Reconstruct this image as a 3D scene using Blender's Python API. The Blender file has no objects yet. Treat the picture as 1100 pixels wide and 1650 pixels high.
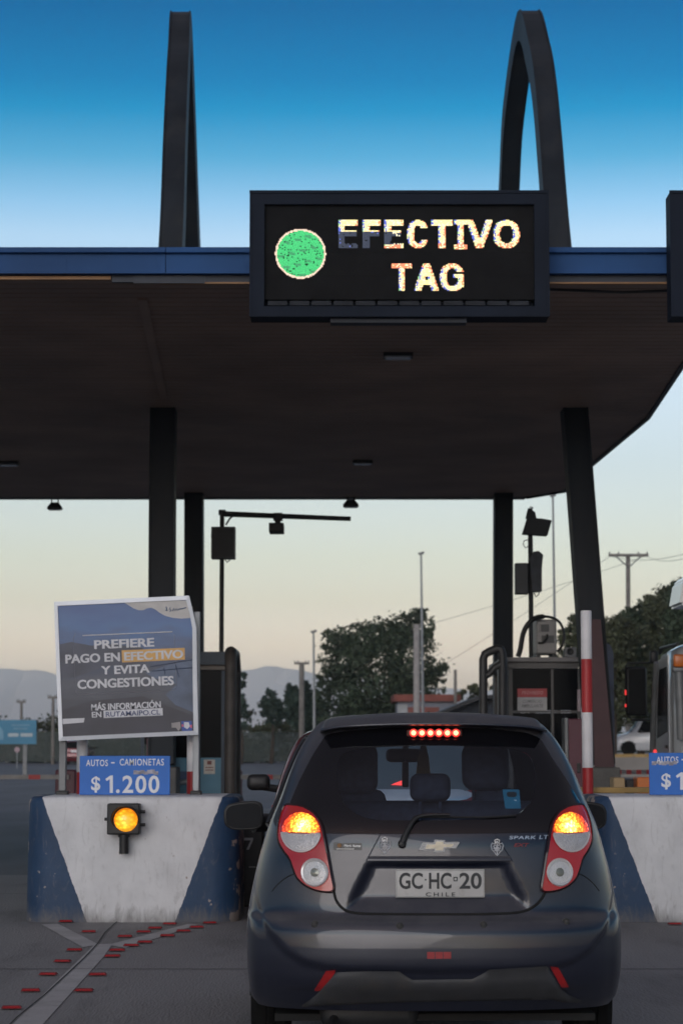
import bpy, bmesh, math, random
import numpy as np
from mathutils import Vector, Matrix
random.seed(7)
R = math.radians
scene = bpy.context.scene
COL = scene.collection

# ------------------------------------------------------------------ camera
F = 3690.0                      # focal length in photo pixels (1100 x 1650)
CZ = 1.38
PITCH = math.atan(370 / F)
cam_d = bpy.data.cameras.new('camera')
cam = bpy.data.objects.new('camera', cam_d); COL.objects.link(cam)
cam.location = (0, 0, CZ); cam.rotation_euler = (math.pi / 2 + PITCH, 0, 0)
cam_d.sensor_fit = 'VERTICAL'; cam_d.sensor_height = 36.0; cam_d.lens = F / 1650 * 36
cam_d.clip_start = 0.1; cam_d.clip_end = 60000
cam_d.dof.use_dof = True; cam_d.dof.focus_distance = 12.5; cam_d.dof.aperture_fstop = 5.4
scene.camera = cam

# ------------------------------------------------------------------ world
world = bpy.data.worlds.new('World'); scene.world = world; world.use_nodes = True
wn = world.node_tree.nodes; wl = world.node_tree.links
bg = wn['Background']
SUN_EL, SUN_AZ = 4.0, 195.0     # dusk glow behind the camera
sky = wn.new('ShaderNodeTexSky'); sky.sky_type = 'NISHITA'; sky.sun_disc = False
sky.sun_elevation = R(SUN_EL); sky.sun_rotation = R(SUN_AZ)
sky.air_density = 1.0; sky.dust_density = 1.0; sky.ozone_density = 1.0
tc = wn.new('ShaderNodeTexCoord'); sp = wn.new('ShaderNodeSeparateXYZ')
wl.new(tc.outputs['Generated'], sp.inputs[0])
mr = wn.new('ShaderNodeMapRange'); mr.inputs[1].default_value = -0.05; mr.inputs[2].default_value = 0.55
wl.new(sp.outputs['Z'], mr.inputs[0])
ramp = wn.new('ShaderNodeValToRGB'); wl.new(mr.outputs[0], ramp.inputs[0])
# colour of the dusk sky by height above the horizon, over the physical sky; unseen overhead stops are brightened to light the ground
SKYGRADE = [ (0.00, (0.29141, 0.33180, 1.00000)), (1.85, (0.28302, 0.31637, 0.83430)), (2.39, (0.27415, 0.28971, 0.66050)), (3.50, (0.22039, 0.22904, 0.41284)), (4.56, (0.21146, 0.21941, 0.34666)), (6.89, (0.20839, 0.21203, 0.31518)), (9.22, (0.24293, 0.24019, 0.33678)), (12.53, (0.22154, 0.24890, 0.34043)), (13.37, (0.14724, 0.21655, 0.32001)), (14.51, (0.04797, 0.15963, 0.26015)), (15.67, (0.00307, 0.11467, 0.21850)), (16.39, (0.00004, 0.08904, 0.18983)), (17.57, (0.00001, 0.07086, 0.16176)), (18.18, (0.00000, 0.06166, 0.14683)), (20.00, (0.00593, 0.06722, 0.13983)), (24.00, (0.03410, 0.08871, 0.14705)), (32.00, (0.33227, 0.21248, 0.19640)) ]
GRADE_GAIN = 11.075
SKY_STRENGTH = 0.1
if SKYGRADE:
    while len(ramp.color_ramp.elements) > 1: ramp.color_ramp.elements.remove(ramp.color_ramp.elements[0])
    for i, (el, c) in enumerate(SKYGRADE):
        pos = (math.sin(R(el)) + 0.05) / 0.60
        e = ramp.color_ramp.elements[0] if i == 0 else ramp.color_ramp.elements.new(pos)
        e.position = pos; e.color = (*c, 1)
    mul = wn.new('ShaderNodeMix'); mul.data_type = 'RGBA'; mul.blend_type = 'MULTIPLY'; mul.inputs[0].default_value = 1
    sc_ = wn.new('ShaderNodeMix'); sc_.data_type = 'RGBA'; sc_.blend_type = 'MULTIPLY'; sc_.inputs[0].default_value = 1
    wl.new(sky.outputs[0], mul.inputs[6]); wl.new(ramp.outputs[0], mul.inputs[7])
    sc_.inputs[7].default_value = (GRADE_GAIN, GRADE_GAIN, GRADE_GAIN, 1); sc_.clamp_result = False
    wl.new(mul.outputs[2], sc_.inputs[6]); mn = wn.new('ShaderNodeVectorMath'); mn.operation = 'MINIMUM'; mn.inputs[1].default_value = (19.0, 16.6, 15.2)   # caps the sunset glow behind the camera to cut its warm light
    wl.new(sc_.outputs[2], mn.inputs[0]); wl.new(mn.outputs[0], bg.inputs[0])
else:
    wl.new(sky.outputs[0], bg.inputs[0])
bg.inputs[1].default_value = SKY_STRENGTH

# ------------------------------------------------------------------ sun (low, soft, behind the camera)
sun_d = bpy.data.lights.new('sun', 'SUN'); sun_d.energy = 1.15; sun_d.angle = R(40); sun_d.color = (1.0, 0.95, 0.95)
sun = bpy.data.objects.new('sun', sun_d); COL.objects.link(sun)
_az, _el = R(SUN_AZ), R(SUN_EL + 6)
sdir = Vector((math.sin(_az) * math.cos(_el), math.cos(_az) * math.cos(_el), math.sin(_el)))
sun.rotation_euler = (-sdir).to_track_quat('-Z', 'Y').to_euler()

vs = scene.view_settings
vs.view_transform = 'Standard'; vs.look = 'None'; vs.exposure = 0.0; vs.gamma = 1.0; vs.use_curve_mapping = False
scene.cycles.use_denoising = True
scene.cycles.volume_bounces = 4; scene.cycles.max_bounces = 8; scene.cycles.transparent_max_bounces = 24
scene.cycles.sample_clamp_indirect = 6.0

# ------------------------------------------------------------------ helpers: photo measurements to world metres
def at(u, v, Y):
    """point at distance Y on the sight line of photo pixel (u, v)"""
    a = (u - 550) / F; b = -(v - 825) / F
    d = Vector((a, math.cos(PITCH) - b * math.sin(PITCH), math.sin(PITCH) + b * math.cos(PITCH)))
    d *= Y / d.y
    return Vector((d.x, Y, CZ + d.z))
def atz(u, v, z):
    a = at(u, v, 1.0); k = (z - CZ) / (a.z - CZ)
    return Vector((a.x * k, k, z))
def yz(v, z):
    return atz(550, v, z).y

# ------------------------------------------------------------------ helpers: objects
def tag(o, label=None, cat=None, group=None, kind=None):
    if label: o['label'] = label
    if cat: o['category'] = cat
    if group: o['group'] = group
    if kind: o['kind'] = kind
    return o
def thing(name, label, cat, loc=(0, 0, 0), group=None, rotz=0):
    o = bpy.data.objects.new(name, None); COL.objects.link(o)
    o.empty_display_size = 0.2
    o.location = loc; o.rotation_euler = (0, 0, rotz)
    return tag(o, label, cat, group)
def origin(o):
    p = Vector((0, 0, 0))
    while o is not None:
        p += o.location; o = o.parent
    return p
def obj(name, bm, mats, parent=None, smooth=False, world=False, recalc=True):
    """link a bmesh as ONE mesh object; world=True: vertices are in world metres"""
    if world and parent is not None:
        bmesh.ops.translate(bm, verts=bm.verts, vec=-origin(parent))
    if recalc: bmesh.ops.recalc_face_normals(bm, faces=bm.faces)
    me = bpy.data.meshes.new(name); bm.to_mesh(me); bm.free()
    for m in (mats if isinstance(mats, (list, tuple)) else [mats]): me.materials.append(m)
    if smooth:
        for p in me.polygons: p.use_smooth = True
        if smooth != 'all':
            try: me.set_sharp_from_angle(angle=R(38))
            except Exception: pass
    o = bpy.data.objects.new(name, me); COL.objects.link(o)
    if parent is not None: o.parent = parent
    return o
def single(name, bm, mats, label, cat, group=None, smooth=False):
    """a thing that is one mesh: origin moved to its base centre"""
    vs_ = [v.co for v in bm.verts]
    c = Vector(((min(v.x for v in vs_) + max(v.x for v in vs_)) / 2, (min(v.y for v in vs_) + max(v.y for v in vs_)) / 2, min(v.z for v in vs_)))
    bmesh.ops.translate(bm, verts=bm.verts, vec=-c)
    o = obj(name, bm, mats, None, smooth); o.location = c
    return tag(o, label, cat, group)
def struct(name, bm, mats, smooth=False):
    return tag(obj(name, bm, mats, None, smooth), kind='structure')
NB = bmesh.new
def box(bm, c, s, rot=None, bevel=0, seg=2, mi=0):
    r = bmesh.ops.create_cube(bm, size=1.0); vs_ = r['verts']
    for v in vs_: v.co = Vector((v.co.x * s[0], v.co.y * s[1], v.co.z * s[2]))
    fs = list({f for v in vs_ for f in v.link_faces})
    for f in fs: f.material_index = mi
    if bevel:
        es = list({e for v in vs_ for e in v.link_edges})
        rr = bmesh.ops.bevel(bm, geom=es, offset=min(bevel, min(s) * 0.49), segments=seg, profile=0.5, affect='EDGES')
        vs_ = list({v for f in rr['faces'] for v in f.verts} | {v for v in vs_ if v.is_valid})
        for f in {f for v in vs_ for f in v.link_faces}: f.material_index = mi
    M = Matrix.Translation(c) @ (rot.to_matrix().to_4x4() if rot else Matrix())
    for v in vs_: v.co = M @ v.co
    return vs_
def boxes(b0, b1):
    return [(a + b) / 2 for a, b in zip(b0, b1)], [abs(b - a) for a, b in zip(b0, b1)]
def bx(bm, x0, x1, y0, y1, z0, z1, bevel=0, seg=2, mi=0):
    return box(bm, Vector(((x0 + x1) / 2, (y0 + y1) / 2, (z0 + z1) / 2)), (x1 - x0, y1 - y0, z1 - z0), None, bevel, seg, mi)
def tube(bm, pts, rad, n=10, mi=0, cap=True):
    pts = [Vector(p) for p in pts]
    rads = rad if isinstance(rad, (list, tuple)) else [rad] * len(pts)
    rings = []; prev = None
    for i, p in enumerate(pts):
        t = (pts[min(i + 1, len(pts) - 1)] - pts[max(i - 1, 0)])
        t = t.normalized() if t.length > 1e-9 else Vector((0, 0, 1))
        if prev is None:
            a = t.cross(Vector((0, 0, 1)))
            if a.length < 1e-3: a = t.cross(Vector((1, 0, 0)))
        else:
            a = prev - t * prev.dot(t)
        a.normalize(); prev = a; b = t.cross(a)
        rings.append([bm.verts.new(p + (a * math.cos(2 * math.pi * k / n) + b * math.sin(2 * math.pi * k / n)) * rads[i]) for k in range(n)])
    for r0, r1 in zip(rings, rings[1:]):
        for k in range(n):
            f = bm.faces.new((r0[k], r0[(k + 1) % n], r1[(k + 1) % n], r1[k])); f.material_index = mi
    if cap:
        for r in (rings[0], rings[-1]):
            f = bm.faces.new(r); f.material_index = mi
def sweep(bm, pts, w, d, mi=0):
    """rectangular bar: w along x, d in the plane of the path (y-z)"""
    rings = []
    for i, p in enumerate(pts):
        t = pts[min(i + 1, len(pts) - 1)] - pts[max(i - 1, 0)]
        t = Vector((0, t.y, t.z)).normalized(); nrm = Vector((0, -t.z, t.y))
        ww = w[i] if isinstance(w, list) else w
        dd = d[i] if isinstance(d, list) else d
        rings.append([bm.verts.new(p + Vector((sx * ww / 2, 0, 0)) + nrm * sd * dd / 2) for sx, sd in ((-1, -1), (1, -1), (1, 1), (-1, 1))])
    for r0, r1 in zip(rings, rings[1:]):
        for k in range(4): bm.faces.new((r0[k], r0[(k + 1) % 4], r1[(k + 1) % 4], r1[k])).material_index = mi
    bm.faces.new(rings[0]); bm.faces.new(rings[-1])
def prism(bm, poly, y0, y1, mi=0):
    """poly of (x, z); a plate between y0 and y1"""
    a = [bm.verts.new((x, y0, z)) for x, z in poly]; b = [bm.verts.new((x, y1, z)) for x, z in poly]
    n = len(poly)
    fs = [bm.faces.new(a), bm.faces.new(b[::-1])] + [bm.faces.new((a[i], b[i], b[(i + 1) % n], a[(i + 1) % n])) for i in range(n)]
    for f in fs: f.material_index = mi
def hprism(bm, poly, z0, z1, mi=0):
    a = [bm.verts.new((x, y, z0)) for x, y in poly]; b = [bm.verts.new((x, y, z1)) for x, y in poly]
    n = len(poly)
    for f in [bm.faces.new(a[::-1]), bm.faces.new(b)] + [bm.faces.new((a[i], a[(i + 1) % n], b[(i + 1) % n], b[i])) for i in range(n)]: f.material_index = mi
def sheet(bm, poly3):
    return bm.faces.new([bm.verts.new(p) for p in poly3])
def lathe(bm, prof, c, axis='x', n=40, mi=0):
    """prof of (r, h) revolved about an axis through c"""
    rings = []
    for r, h in prof:
        ring = []
        for k in range(n):
            a = 2 * math.pi * k / n
            if axis == 'x': p = Vector((h, r * math.cos(a), r * math.sin(a)))
            elif axis == 'y': p = Vector((r * math.cos(a), h, r * math.sin(a)))
            else: p = Vector((r * math.cos(a), r * math.sin(a), h))
            ring.append(bm.verts.new(Vector(c) + p))
        rings.append(ring)
    for r0, r1 in zip(rings, rings[1:]):
        for k in range(n): bm.faces.new((r0[k], r0[(k + 1) % n], r1[(k + 1) % n], r1[k])).material_index = mi
    if prof[0][0] > 1e-5: bm.faces.new(rings[0]).material_index = mi
    if prof[-1][0] > 1e-5: bm.faces.new(rings[-1]).material_index = mi

# ------------------------------------------------------------------ helpers: lettering as mesh
def glyphs(s, bold=0.0, shear=0.0, spacing=1.0):
    cu = bpy.data.curves.new('lettering', 'FONT'); cu.body = s; cu.size = 1.0; cu.offset = bold; cu.shear = shear
    cu.space_character = spacing; cu.resolution_u = 4
    o = bpy.data.objects.new('lettering', cu); COL.objects.link(o)
    dg = bpy.context.evaluated_depsgraph_get()
    me = bpy.data.meshes.new_from_object(o.evaluated_get(dg))
    bm = NB(); bm.from_mesh(me)
    bpy.data.objects.remove(o); bpy.data.curves.remove(cu); bpy.data.meshes.remove(me)
    return bm
def bounds2(bm):
    xs = [v.co.x for v in bm.verts]; ys = [v.co.y for v in bm.verts]
    return min(xs), max(xs), min(ys), max(ys)
def add_text(bm, s, x0, x1, z0, z1, fn, bold=0.0, shear=0.0, spacing=1.0, thick=0.002, ang=0.0, mi=0):
    """fit string s in a box; fn(x, z) -> world point; raised by thick towards the viewer (-y)"""
    t = glyphs(s, bold, shear, spacing); a, b, c, d = bounds2(t)
    r = bmesh.ops.extrude_face_region(t, geom=t.faces[:])
    top = [g for g in r['geom'] if isinstance(g, bmesh.types.BMVert)]
    for v in top: v.co.z = 1.0
    cx, cz = (x0 + x1) / 2, (z0 + z1) / 2
    ca, sa = math.cos(ang), math.sin(ang)
    m = {}
    for v in t.verts:
        x = x0 + (v.co.x - a) / (b - a) * (x1 - x0) - cx; z = z0 + (v.co.y - c) / (d - c) * (z1 - z0) - cz
        p = fn(cx + x * ca - z * sa, cz + x * sa + z * ca)
        m[v.index] = (p, v.co.z)
    t.verts.index_update()
    new = []
    for v in t.verts:
        x = x0 + (v.co.x - a) / (b - a) * (x1 - x0) - cx; z = z0 + (v.co.y - c) / (d - c) * (z1 - z0) - cz
        p = fn(cx + x * ca - z * sa, cz + x * sa + z * ca)
        new.append(bm.verts.new(p + Vector((0, -thick if v.co.z > 0.5 else 0, 0))))
    for f in t.faces:
        try: bm.faces.new([new[v.index] for v in f.verts]).material_index = mi
        except ValueError: pass
    t.free()

# ------------------------------------------------------------------ materials
def mat(name, rgb, rough=0.6, metal=0.0, var=0.15, scale=5.0, bump=0.0, bscale=None, coat=0.0, emit=None, estr=0.0, stretch=None, dirt=None, spec=0.5):
    m = bpy.data.materials.new(name); m.use_nodes = True
    n = m.node_tree.nodes; l = m.node_tree.links; b = n['Principled BSDF']
    b.inputs['Roughness'].default_value = rough; b.inputs['Metallic'].default_value = metal
    b.inputs['Specular IOR Level'].default_value = spec
    if coat: b.inputs['Coat Weight'].default_value = coat; b.inputs['Coat Roughness'].default_value = 0.04
    tco = n.new('ShaderNodeTexCoord'); src = tco.outputs['Object']
    if stretch:
        mp = n.new('ShaderNodeMapping'); mp.inputs['Scale'].default_value = stretch; l.new(src, mp.inputs[0]); src = mp.outputs[0]
    no = n.new('ShaderNodeTexNoise'); no.inputs['Scale'].default_value = scale; no.inputs['Detail'].default_value = 6
    l.new(src, no.inputs['Vector'])
    rp = n.new('ShaderNodeValToRGB'); l.new(no.outputs[0], rp.inputs[0])
    rp.color_ramp.elements[0].position = 0.3; rp.color_ramp.elements[1].position = 0.7
    rp.color_ramp.elements[0].color = (*[c * (1 - var) for c in rgb], 1)
    rp.color_ramp.elements[1].color = (*[min(1, c * (1 + var)) for c in rgb], 1)
    col = rp.outputs[0]
    if dirt:
        no2 = n.new('ShaderNodeTexNoise'); no2.inputs['Scale'].default_value = dirt[1]; no2.inputs['Detail'].default_value = 8; no2.inputs['Roughness'].default_value = 0.65
        l.new(src, no2.inputs['Vector'])
        r2 = n.new('ShaderNodeValToRGB'); l.new(no2.outputs[0], r2.inputs[0])
        r2.color_ramp.elements[0].position = dirt[2]; r2.color_ramp.elements[1].position = dirt[2] + dirt[3]
        mx = n.new('ShaderNodeMix'); mx.data_type = 'RGBA'; l.new(r2.outputs[0], mx.inputs[0]); l.new(col, mx.inputs[6]); mx.inputs[7].default_value = (*dirt[0], 1)
        col = mx.outputs[2]
    l.new(col, b.inputs['Base Color'])
    if bump:
        nb = n.new('ShaderNodeTexNoise'); nb.inputs['Scale'].default_value = bscale or scale * 4; nb.inputs['Detail'].default_value = 8
        l.new(src, nb.inputs['Vector'])
        bp = n.new('ShaderNodeBump'); bp.inputs['Strength'].default_value = bump; bp.inputs['Distance'].default_value = 0.02
        l.new(nb.outputs[0], bp.inputs['Height']); l.new(bp.outputs[0], b.inputs['Normal'])
    if emit:
        b.inputs['Emission Color'].default_value = (*emit, 1); b.inputs['Emission Strength'].default_value = estr
    return m
def lin(r, g, b):
    f = lambda c: (c / 255 / 12.92) if c <= 10 else ((c / 255 + 0.055) / 1.055) ** 2.4
    return (f(r), f(g), f(b))
def glow(name, rgb, s):
    return mat(name, (0.05, 0.05, 0.05), 0.4, emit=rgb, estr=s, var=0)
def glass_mat(name, tint, rough=0.02, base=0.0, ior=1.5):
    """thin pane: clear with a tint, reflecting more at a slant"""
    m = bpy.data.materials.new(name); m.use_nodes = True
    n = m.node_tree.nodes; l = m.node_tree.links; n.remove(n['Principled BSDF'])
    out = n['Material Output']
    tr = n.new('ShaderNodeBsdfTransparent'); tr.inputs[0].default_value = (*tint, 1)
    gl = n.new('ShaderNodeBsdfGlossy'); gl.inputs['Roughness'].default_value = rough
    fr = n.new('ShaderNodeLayerWeight'); fr.inputs[0].default_value = 0.5
    pw = n.new('ShaderNodeMath'); pw.operation = 'POWER'; pw.inputs[1].default_value = 5; l.new(fr.outputs['Facing'], pw.inputs[0])
    ad = n.new('ShaderNodeMath'); ad.operation = 'MULTIPLY_ADD'; ad.inputs[1].default_value = 0.93; ad.inputs[2].default_value = 0.05 + base; l.new(pw.outputs[0], ad.inputs[0])
    mx = n.new('ShaderNodeMixShader'); l.new(ad.outputs[0], mx.inputs[0]); l.new(tr.outputs[0], mx.inputs[1]); l.new(gl.outputs[0], mx.inputs[2])
    l.new(mx.outputs[0], out.inputs[0])
    return m
def ramp_node(n, l, src, stops, interp='LINEAR'):
    r = n.new('ShaderNodeValToRGB'); r.color_ramp.interpolation = interp
    while len(r.color_ramp.elements) > 1: r.color_ramp.elements.remove(r.color_ramp.elements[0])
    for i, (p, c) in enumerate(stops):
        e = r.color_ramp.elements[0] if i == 0 else r.color_ramp.elements.new(p)
        e.position = p; e.color = (*c, 1)
    l.new(src, r.inputs[0]); return r

MAT = dict(
    dark_steel=mat('dark_steel', (0.019, 0.023, 0.029), 0.6, 0.0, 0.25, 1.2, dirt=((0.040, 0.040, 0.041), 1.6, 0.5, 0.3), stretch=(1.5, 1.5, 0.3), spec=0.25),
    black_metal=mat('black_metal', (0.018, 0.019, 0.021), 0.5, 0.0, 0.2, 4),
    grey_metal=mat('grey_metal', (0.16, 0.165, 0.17), 0.45, 0.2, 0.2, 5, dirt=((0.08, 0.07, 0.06), 4, 0.6, 0.2)),
    galv=mat('galvanised_steel', (0.30, 0.31, 0.32), 0.5, 0.4, 0.15, 3),
    blue_fascia=mat('blue_fascia_paint', (0.016, 0.070, 0.205), 0.6, 0, 0.2, 0.9, dirt=((0.04, 0.11, 0.25), 1.5, 0.58, 0.2), spec=0.25),
    navy=mat('navy_paint', (0.012, 0.018, 0.034), 0.55),
    soffit=mat('soffit_slats', (0.33, 0.225, 0.175), 0.6, 0, 0.25, 0.5, dirt=((0.24, 0.18, 0.15), 0.7, 0.5, 0.3)),
    fascia_under=mat('pale_soffit_trim', (0.20, 0.20, 0.20), 0.6),
    concrete=mat('concrete', (0.26, 0.255, 0.25), 0.85, 0, 0.2, 3, 0.4, 30),
    white_frame=mat('white_frame', (0.62, 0.64, 0.68), 0.4, 0.2, 0.06, 3),
    sign_blue=mat('price_sign_blue', lin(32, 104, 190), 0.5, 0, 0.06, 4),
    sign_white=mat('sign_white', (0.72, 0.73, 0.75), 0.5, 0, 0.06, 8),
    sign_red=mat('sign_red', (0.42, 0.035, 0.035), 0.5, 0, 0.08, 8),
    sign_black=mat('sign_black', (0.02, 0.02, 0.02), 0.5),
    pole_white=mat('pole_white', (0.62, 0.60, 0.60), 0.5, 0, 0.1, 6, dirt=((0.25, 0.15, 0.12), 9, 0.66, 0.08)),
    pole_red=mat('pole_red', (0.36, 0.018, 0.02), 0.45, 0, 0.12, 6, dirt=((0.55, 0.5, 0.48), 14, 0.70, 0.04)),
    maroon=mat('maroon_paint', (0.085, 0.012, 0.028), 0.45, 0, 0.15, 2),
    teal_panel=mat('light_blue_panel', (0.07, 0.20, 0.29), 0.5, 0, 0.12, 4),
    booth_blue=mat('booth_dark_blue', (0.018, 0.035, 0.060), 0.5, 0, 0.2, 3),
    dark_glass=mat('dark_glass', (0.004, 0.005, 0.007), 0.25, 0, 0.1, 3, spec=0.06),
    paper=mat('paper', (0.6, 0.55, 0.5), 0.8, 0, 0.1, 20),
    yellow=mat('ochre_paint', (0.36, 0.23, 0.07), 0.6, 0, 0.2, 5, dirt=((0.15, 0.13, 0.1), 4, 0.55, 0.2)),
    orange=mat('orange_lens', (0.55, 0.14, 0.02), 0.3),
    rubber=mat('tyre_rubber', (0.010, 0.010, 0.010), 0.9, 0, 0.2, 20, spec=0.1),
    rim=mat('wheel_rim', (0.3, 0.3, 0.31), 0.35, 0.7),
    trunk=mat('bark', (0.06, 0.045, 0.035), 0.9, 0, 0.3, 4),
    wood_pole=mat('weathered_pole', (0.20, 0.185, 0.17), 0.9, 0, 0.2, 4),
)

# ================================================================== SETTING
# ---- asphalt to the horizon
def ground_mat(name, rgb, var, spots):
    m = mat(name, rgb, 0.75, 0, var, 0.9, 0.5, 70, dirt=spots, stretch=(1.0, 0.22, 1.0))
    return m
GM = ground_mat('asphalt', (0.125, 0.128, 0.138), 0.2, ((0.075, 0.075, 0.08), 0.22, 0.5, 0.25))
AP = ground_mat('worn_concrete_slab', (0.215, 0.21, 0.208), 0.16, ((0.095, 0.092, 0.090), 1.6, 0.50, 0.28))
bm = NB()
def grid_sheet(bm, xs, ys, zf):
    g = [[bm.verts.new((x, y, zf(x, y))) for x in xs] for y in ys]
    for j in range(len(ys) - 1):
        for i in range(len(xs) - 1): bm.faces.new((g[j][i], g[j][i + 1], g[j + 1][i + 1], g[j + 1][i]))
def span(a, b, n): return [a + (b - a) * i / n for i in range(n + 1)]
grid_sheet(bm, [-5000, -300, -60, 60, 300, 5000], [-5000, -60, 0, 60, 200, 5400], lambda x, y: 0)
struct('road_ground', bm, GM)
bm = NB(); grid_sheet(bm, span(-14, 14, 4), span(-20, 24, 4), lambda x, y: 0.004)
struct('concrete_apron', bm, AP)
# joints cut in the apron and the worn fork marking in front of the island
bm = NB()
JM = mat('joint_filler', (0.03, 0.03, 0.03), 0.9)
def strip(bm, pts, w, z):
    for p, q in zip(pts, pts[1:]):
        d = (q - p); d.z = 0; n = Vector((-d.y, d.x, 0)).normalized() * w / 2
        sheet(bm, [Vector((c.x, c.y, z)) for c in (p - n, p + n, q + n, q - n)])
def zc(x, y): return 420 / 1100 * x, 1260 + 420 / 1100 * y      # close-up to photo pixels
def gz(x, y, z=0.0): return atz(*zc(x, y), z)
random.seed(3)
jp = [gz(0, 1075), gz(80, 1000), gz(190, 905), gz(300, 805), gz(360, 745), gz(410, 690), gz(450, 640), gz(500, 590)]
for p in jp[1:-1]: p.x += random.uniform(-0.01, 0.01)
strip(bm, jp, 0.009, 0.012)
tag(obj('pavement_joint', bm, JM), kind='structure')
bm = NB()
for poly in ([(-130, 1130), (20, 1055), (395, 690), (412, 684), (470, 690), (440, 735), (170, 1035), (0, 1150)],
             [(175, 600), (245, 598), (412, 683), (395, 690), (350, 697)],
             [(412, 684), (470, 683), (640, 640), (790, 600), (840, 600), (690, 650), (530, 700), (470, 690)]):
    sheet(bm, [gz(x, y, 0.008) for x, y in poly])
WM = mat('worn_road_paint', (0.42, 0.41, 0.405), 0.8, 0, 0.15, 2, 0.3, 40, dirt=((0.25, 0.245, 0.24), 5, 0.5, 0.35))
tag(obj('lane_marking', bm, WM), kind='structure')
bm = NB()
for yy in (7.2, 14.1, 21.0):
    strip(bm, [Vector((-14, yy, 0)), Vector((14, yy, 0))], 0.018, 0.009)
struct('slab_joint', bm, JM)
# far verge: dirt bank, scrub field
bm = NB()
def bank(x, y):
    t = max(0, min(1, (y - 158) / 10)); return 0.02 + t * (0.75 + 0.18 * math.sin(x * 0.21) + 0.12 * math.sin(x * 0.53 + 1)) - (0.05 if t <= 0 else 0)
grid_sheet(bm, span(-90, 90, 60), [158, 161, 164, 168, 175, 200], bank)
struct('dirt_bank', bm, mat('dry_earth', (0.135, 0.095, 0.070), 0.95, 0, 0.3, 0.3, dirt=((0.10, 0.10, 0.06), 0.25, 0.5, 0.2)), True)
# ---- mountains far behind
def ridge(x):
    return (86 + 20 * math.sin(x / 900 + 2.2) + 13 * math.sin(x / 260 + 0.5) + 7 * math.sin(x / 97 + 2) + 4.0 * math.sin(x / 43) + 2 * math.sin(x / 17))
MTN_Y = 4200.0
def mtn_profile(x):
    # ridge line read off the photograph at this distance (u -> v), repeated outside the frame
    u = 550 + x / MTN_Y * F
    pts = [(-400, 1060), (0, 1076), (25, 1076), (60, 1081), (90, 1087), (180, 1092), (300, 1086), (385, 1078), (430, 1074), (470, 1078), (520, 1086), (600, 1096), (690, 1108), (760, 1112), (900, 1105), (1100, 1090), (1500, 1070)]
    v = np.interp(u, [p[0] for p in pts], [p[1] for p in pts])
    return (1195 - v) / F * MTN_Y + 2.2 * math.sin(x / 23) + 1.6 * math.sin(x / 11 + 1)
bm = NB()
xs = span(-3200, 3200, 320); g = []
rs = random.Random(5)
prof = [(0.0, 0.0), (0.25, 0.22), (0.5, 0.50), (0.72, 0.74), (0.88, 0.90), (1.0, 1.0)]
for t, h in prof:
    g.append([bm.verts.new((x, MTN_Y - 330 + 330 * t + (rs.uniform(-22, 22) if 0 < t < 1 else 0), max(-0.5, h * mtn_profile(x) * (1 + (rs.uniform(-0.10, 0.10) if 0 < t < 1 else 0)) - (0.5 if t == 0 else 0)))) for x in xs])
back = [bm.verts.new((x, MTN_Y + 900, -0.5)) for x in xs]; g.append(back)
for r0, r1 in zip(g, g[1:]):
    for i in range(len(xs) - 1): bm.faces.new((r0[i], r0[i + 1], r1[i + 1], r1[i]))
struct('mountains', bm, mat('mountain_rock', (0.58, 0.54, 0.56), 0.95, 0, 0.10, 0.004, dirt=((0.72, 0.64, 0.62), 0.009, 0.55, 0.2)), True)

# ================================================================== TOLL CANOPY
YF_, ZS = 20.6, None
MAT['dark_concrete'] = mat('dark_concrete', (0.11, 0.105, 0.10), 0.85, 0, 0.2, 3, 0.4, 30)
ZS = at(0, 447, YF_).z                      # soffit height
ZT = at(0, 397, YF_ - 0.1).z                # top of the front fascia
YR = yz(801, ZS)                            # rear edge
canopy = thing('toll_canopy', 'wide dark toll canopy roof with blue steel front edge and slatted underside', 'canopy', (0, (YF_ + YR) / 2, ZS))
edge = [atz(1100, 580, ZS), atz(1040, 672, ZS), atz(948, 750, ZS), atz(906, 791, ZS), atz(846, 801, ZS)]
epts = [(7.4, YF_), (6.2, YF_ + 1.6), (4.3, YF_ + 3.4)] + [(p.x, p.y) for p in edge]
epts[-1] = (epts[-1][0], YR)
def xr(y): return float(np.interp(y, [p[1] for p in epts], [p[0] for p in epts]))
bm = NB()
y = YF_ + 0.10; pw = 0.22
while y < YR - 0.02:
    y1 = min(y + pw, YR)
    x0 = -15
    # each slat: flat face and a groove 12 mm deep
    ga = y1 - 0.034
    a = [(y, ZS), (ga, ZS), (ga, ZS + 0.032), (y1, ZS + 0.032)]
    for (ya, za), (yb, zb) in zip(a, a[1:]):
        sheet(bm, [(x0, ya, za), (xr(ya), ya, za), (xr(yb), yb, zb), (x0, yb, zb)])
    sheet(bm, [(x0, y1, ZS + 0.032), (xr(y1), y1, ZS + 0.032), (xr(y1), y1, ZS), (x0, y1, ZS)])
    y = y1
obj('slatted_soffit', bm, MAT['soffit'], canopy, world=True)
bm = NB()
hprism(bm, [(-15, YF_ + 0.12)] + [(x, y + (0.12 if i == 0 else 0)) for i, (x, y) in enumerate(epts)] + [(-15, YR)], ZS + 0.035, ZT - 0.05)
obj('roof_deck', bm, MAT['navy'], canopy, world=True)
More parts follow.
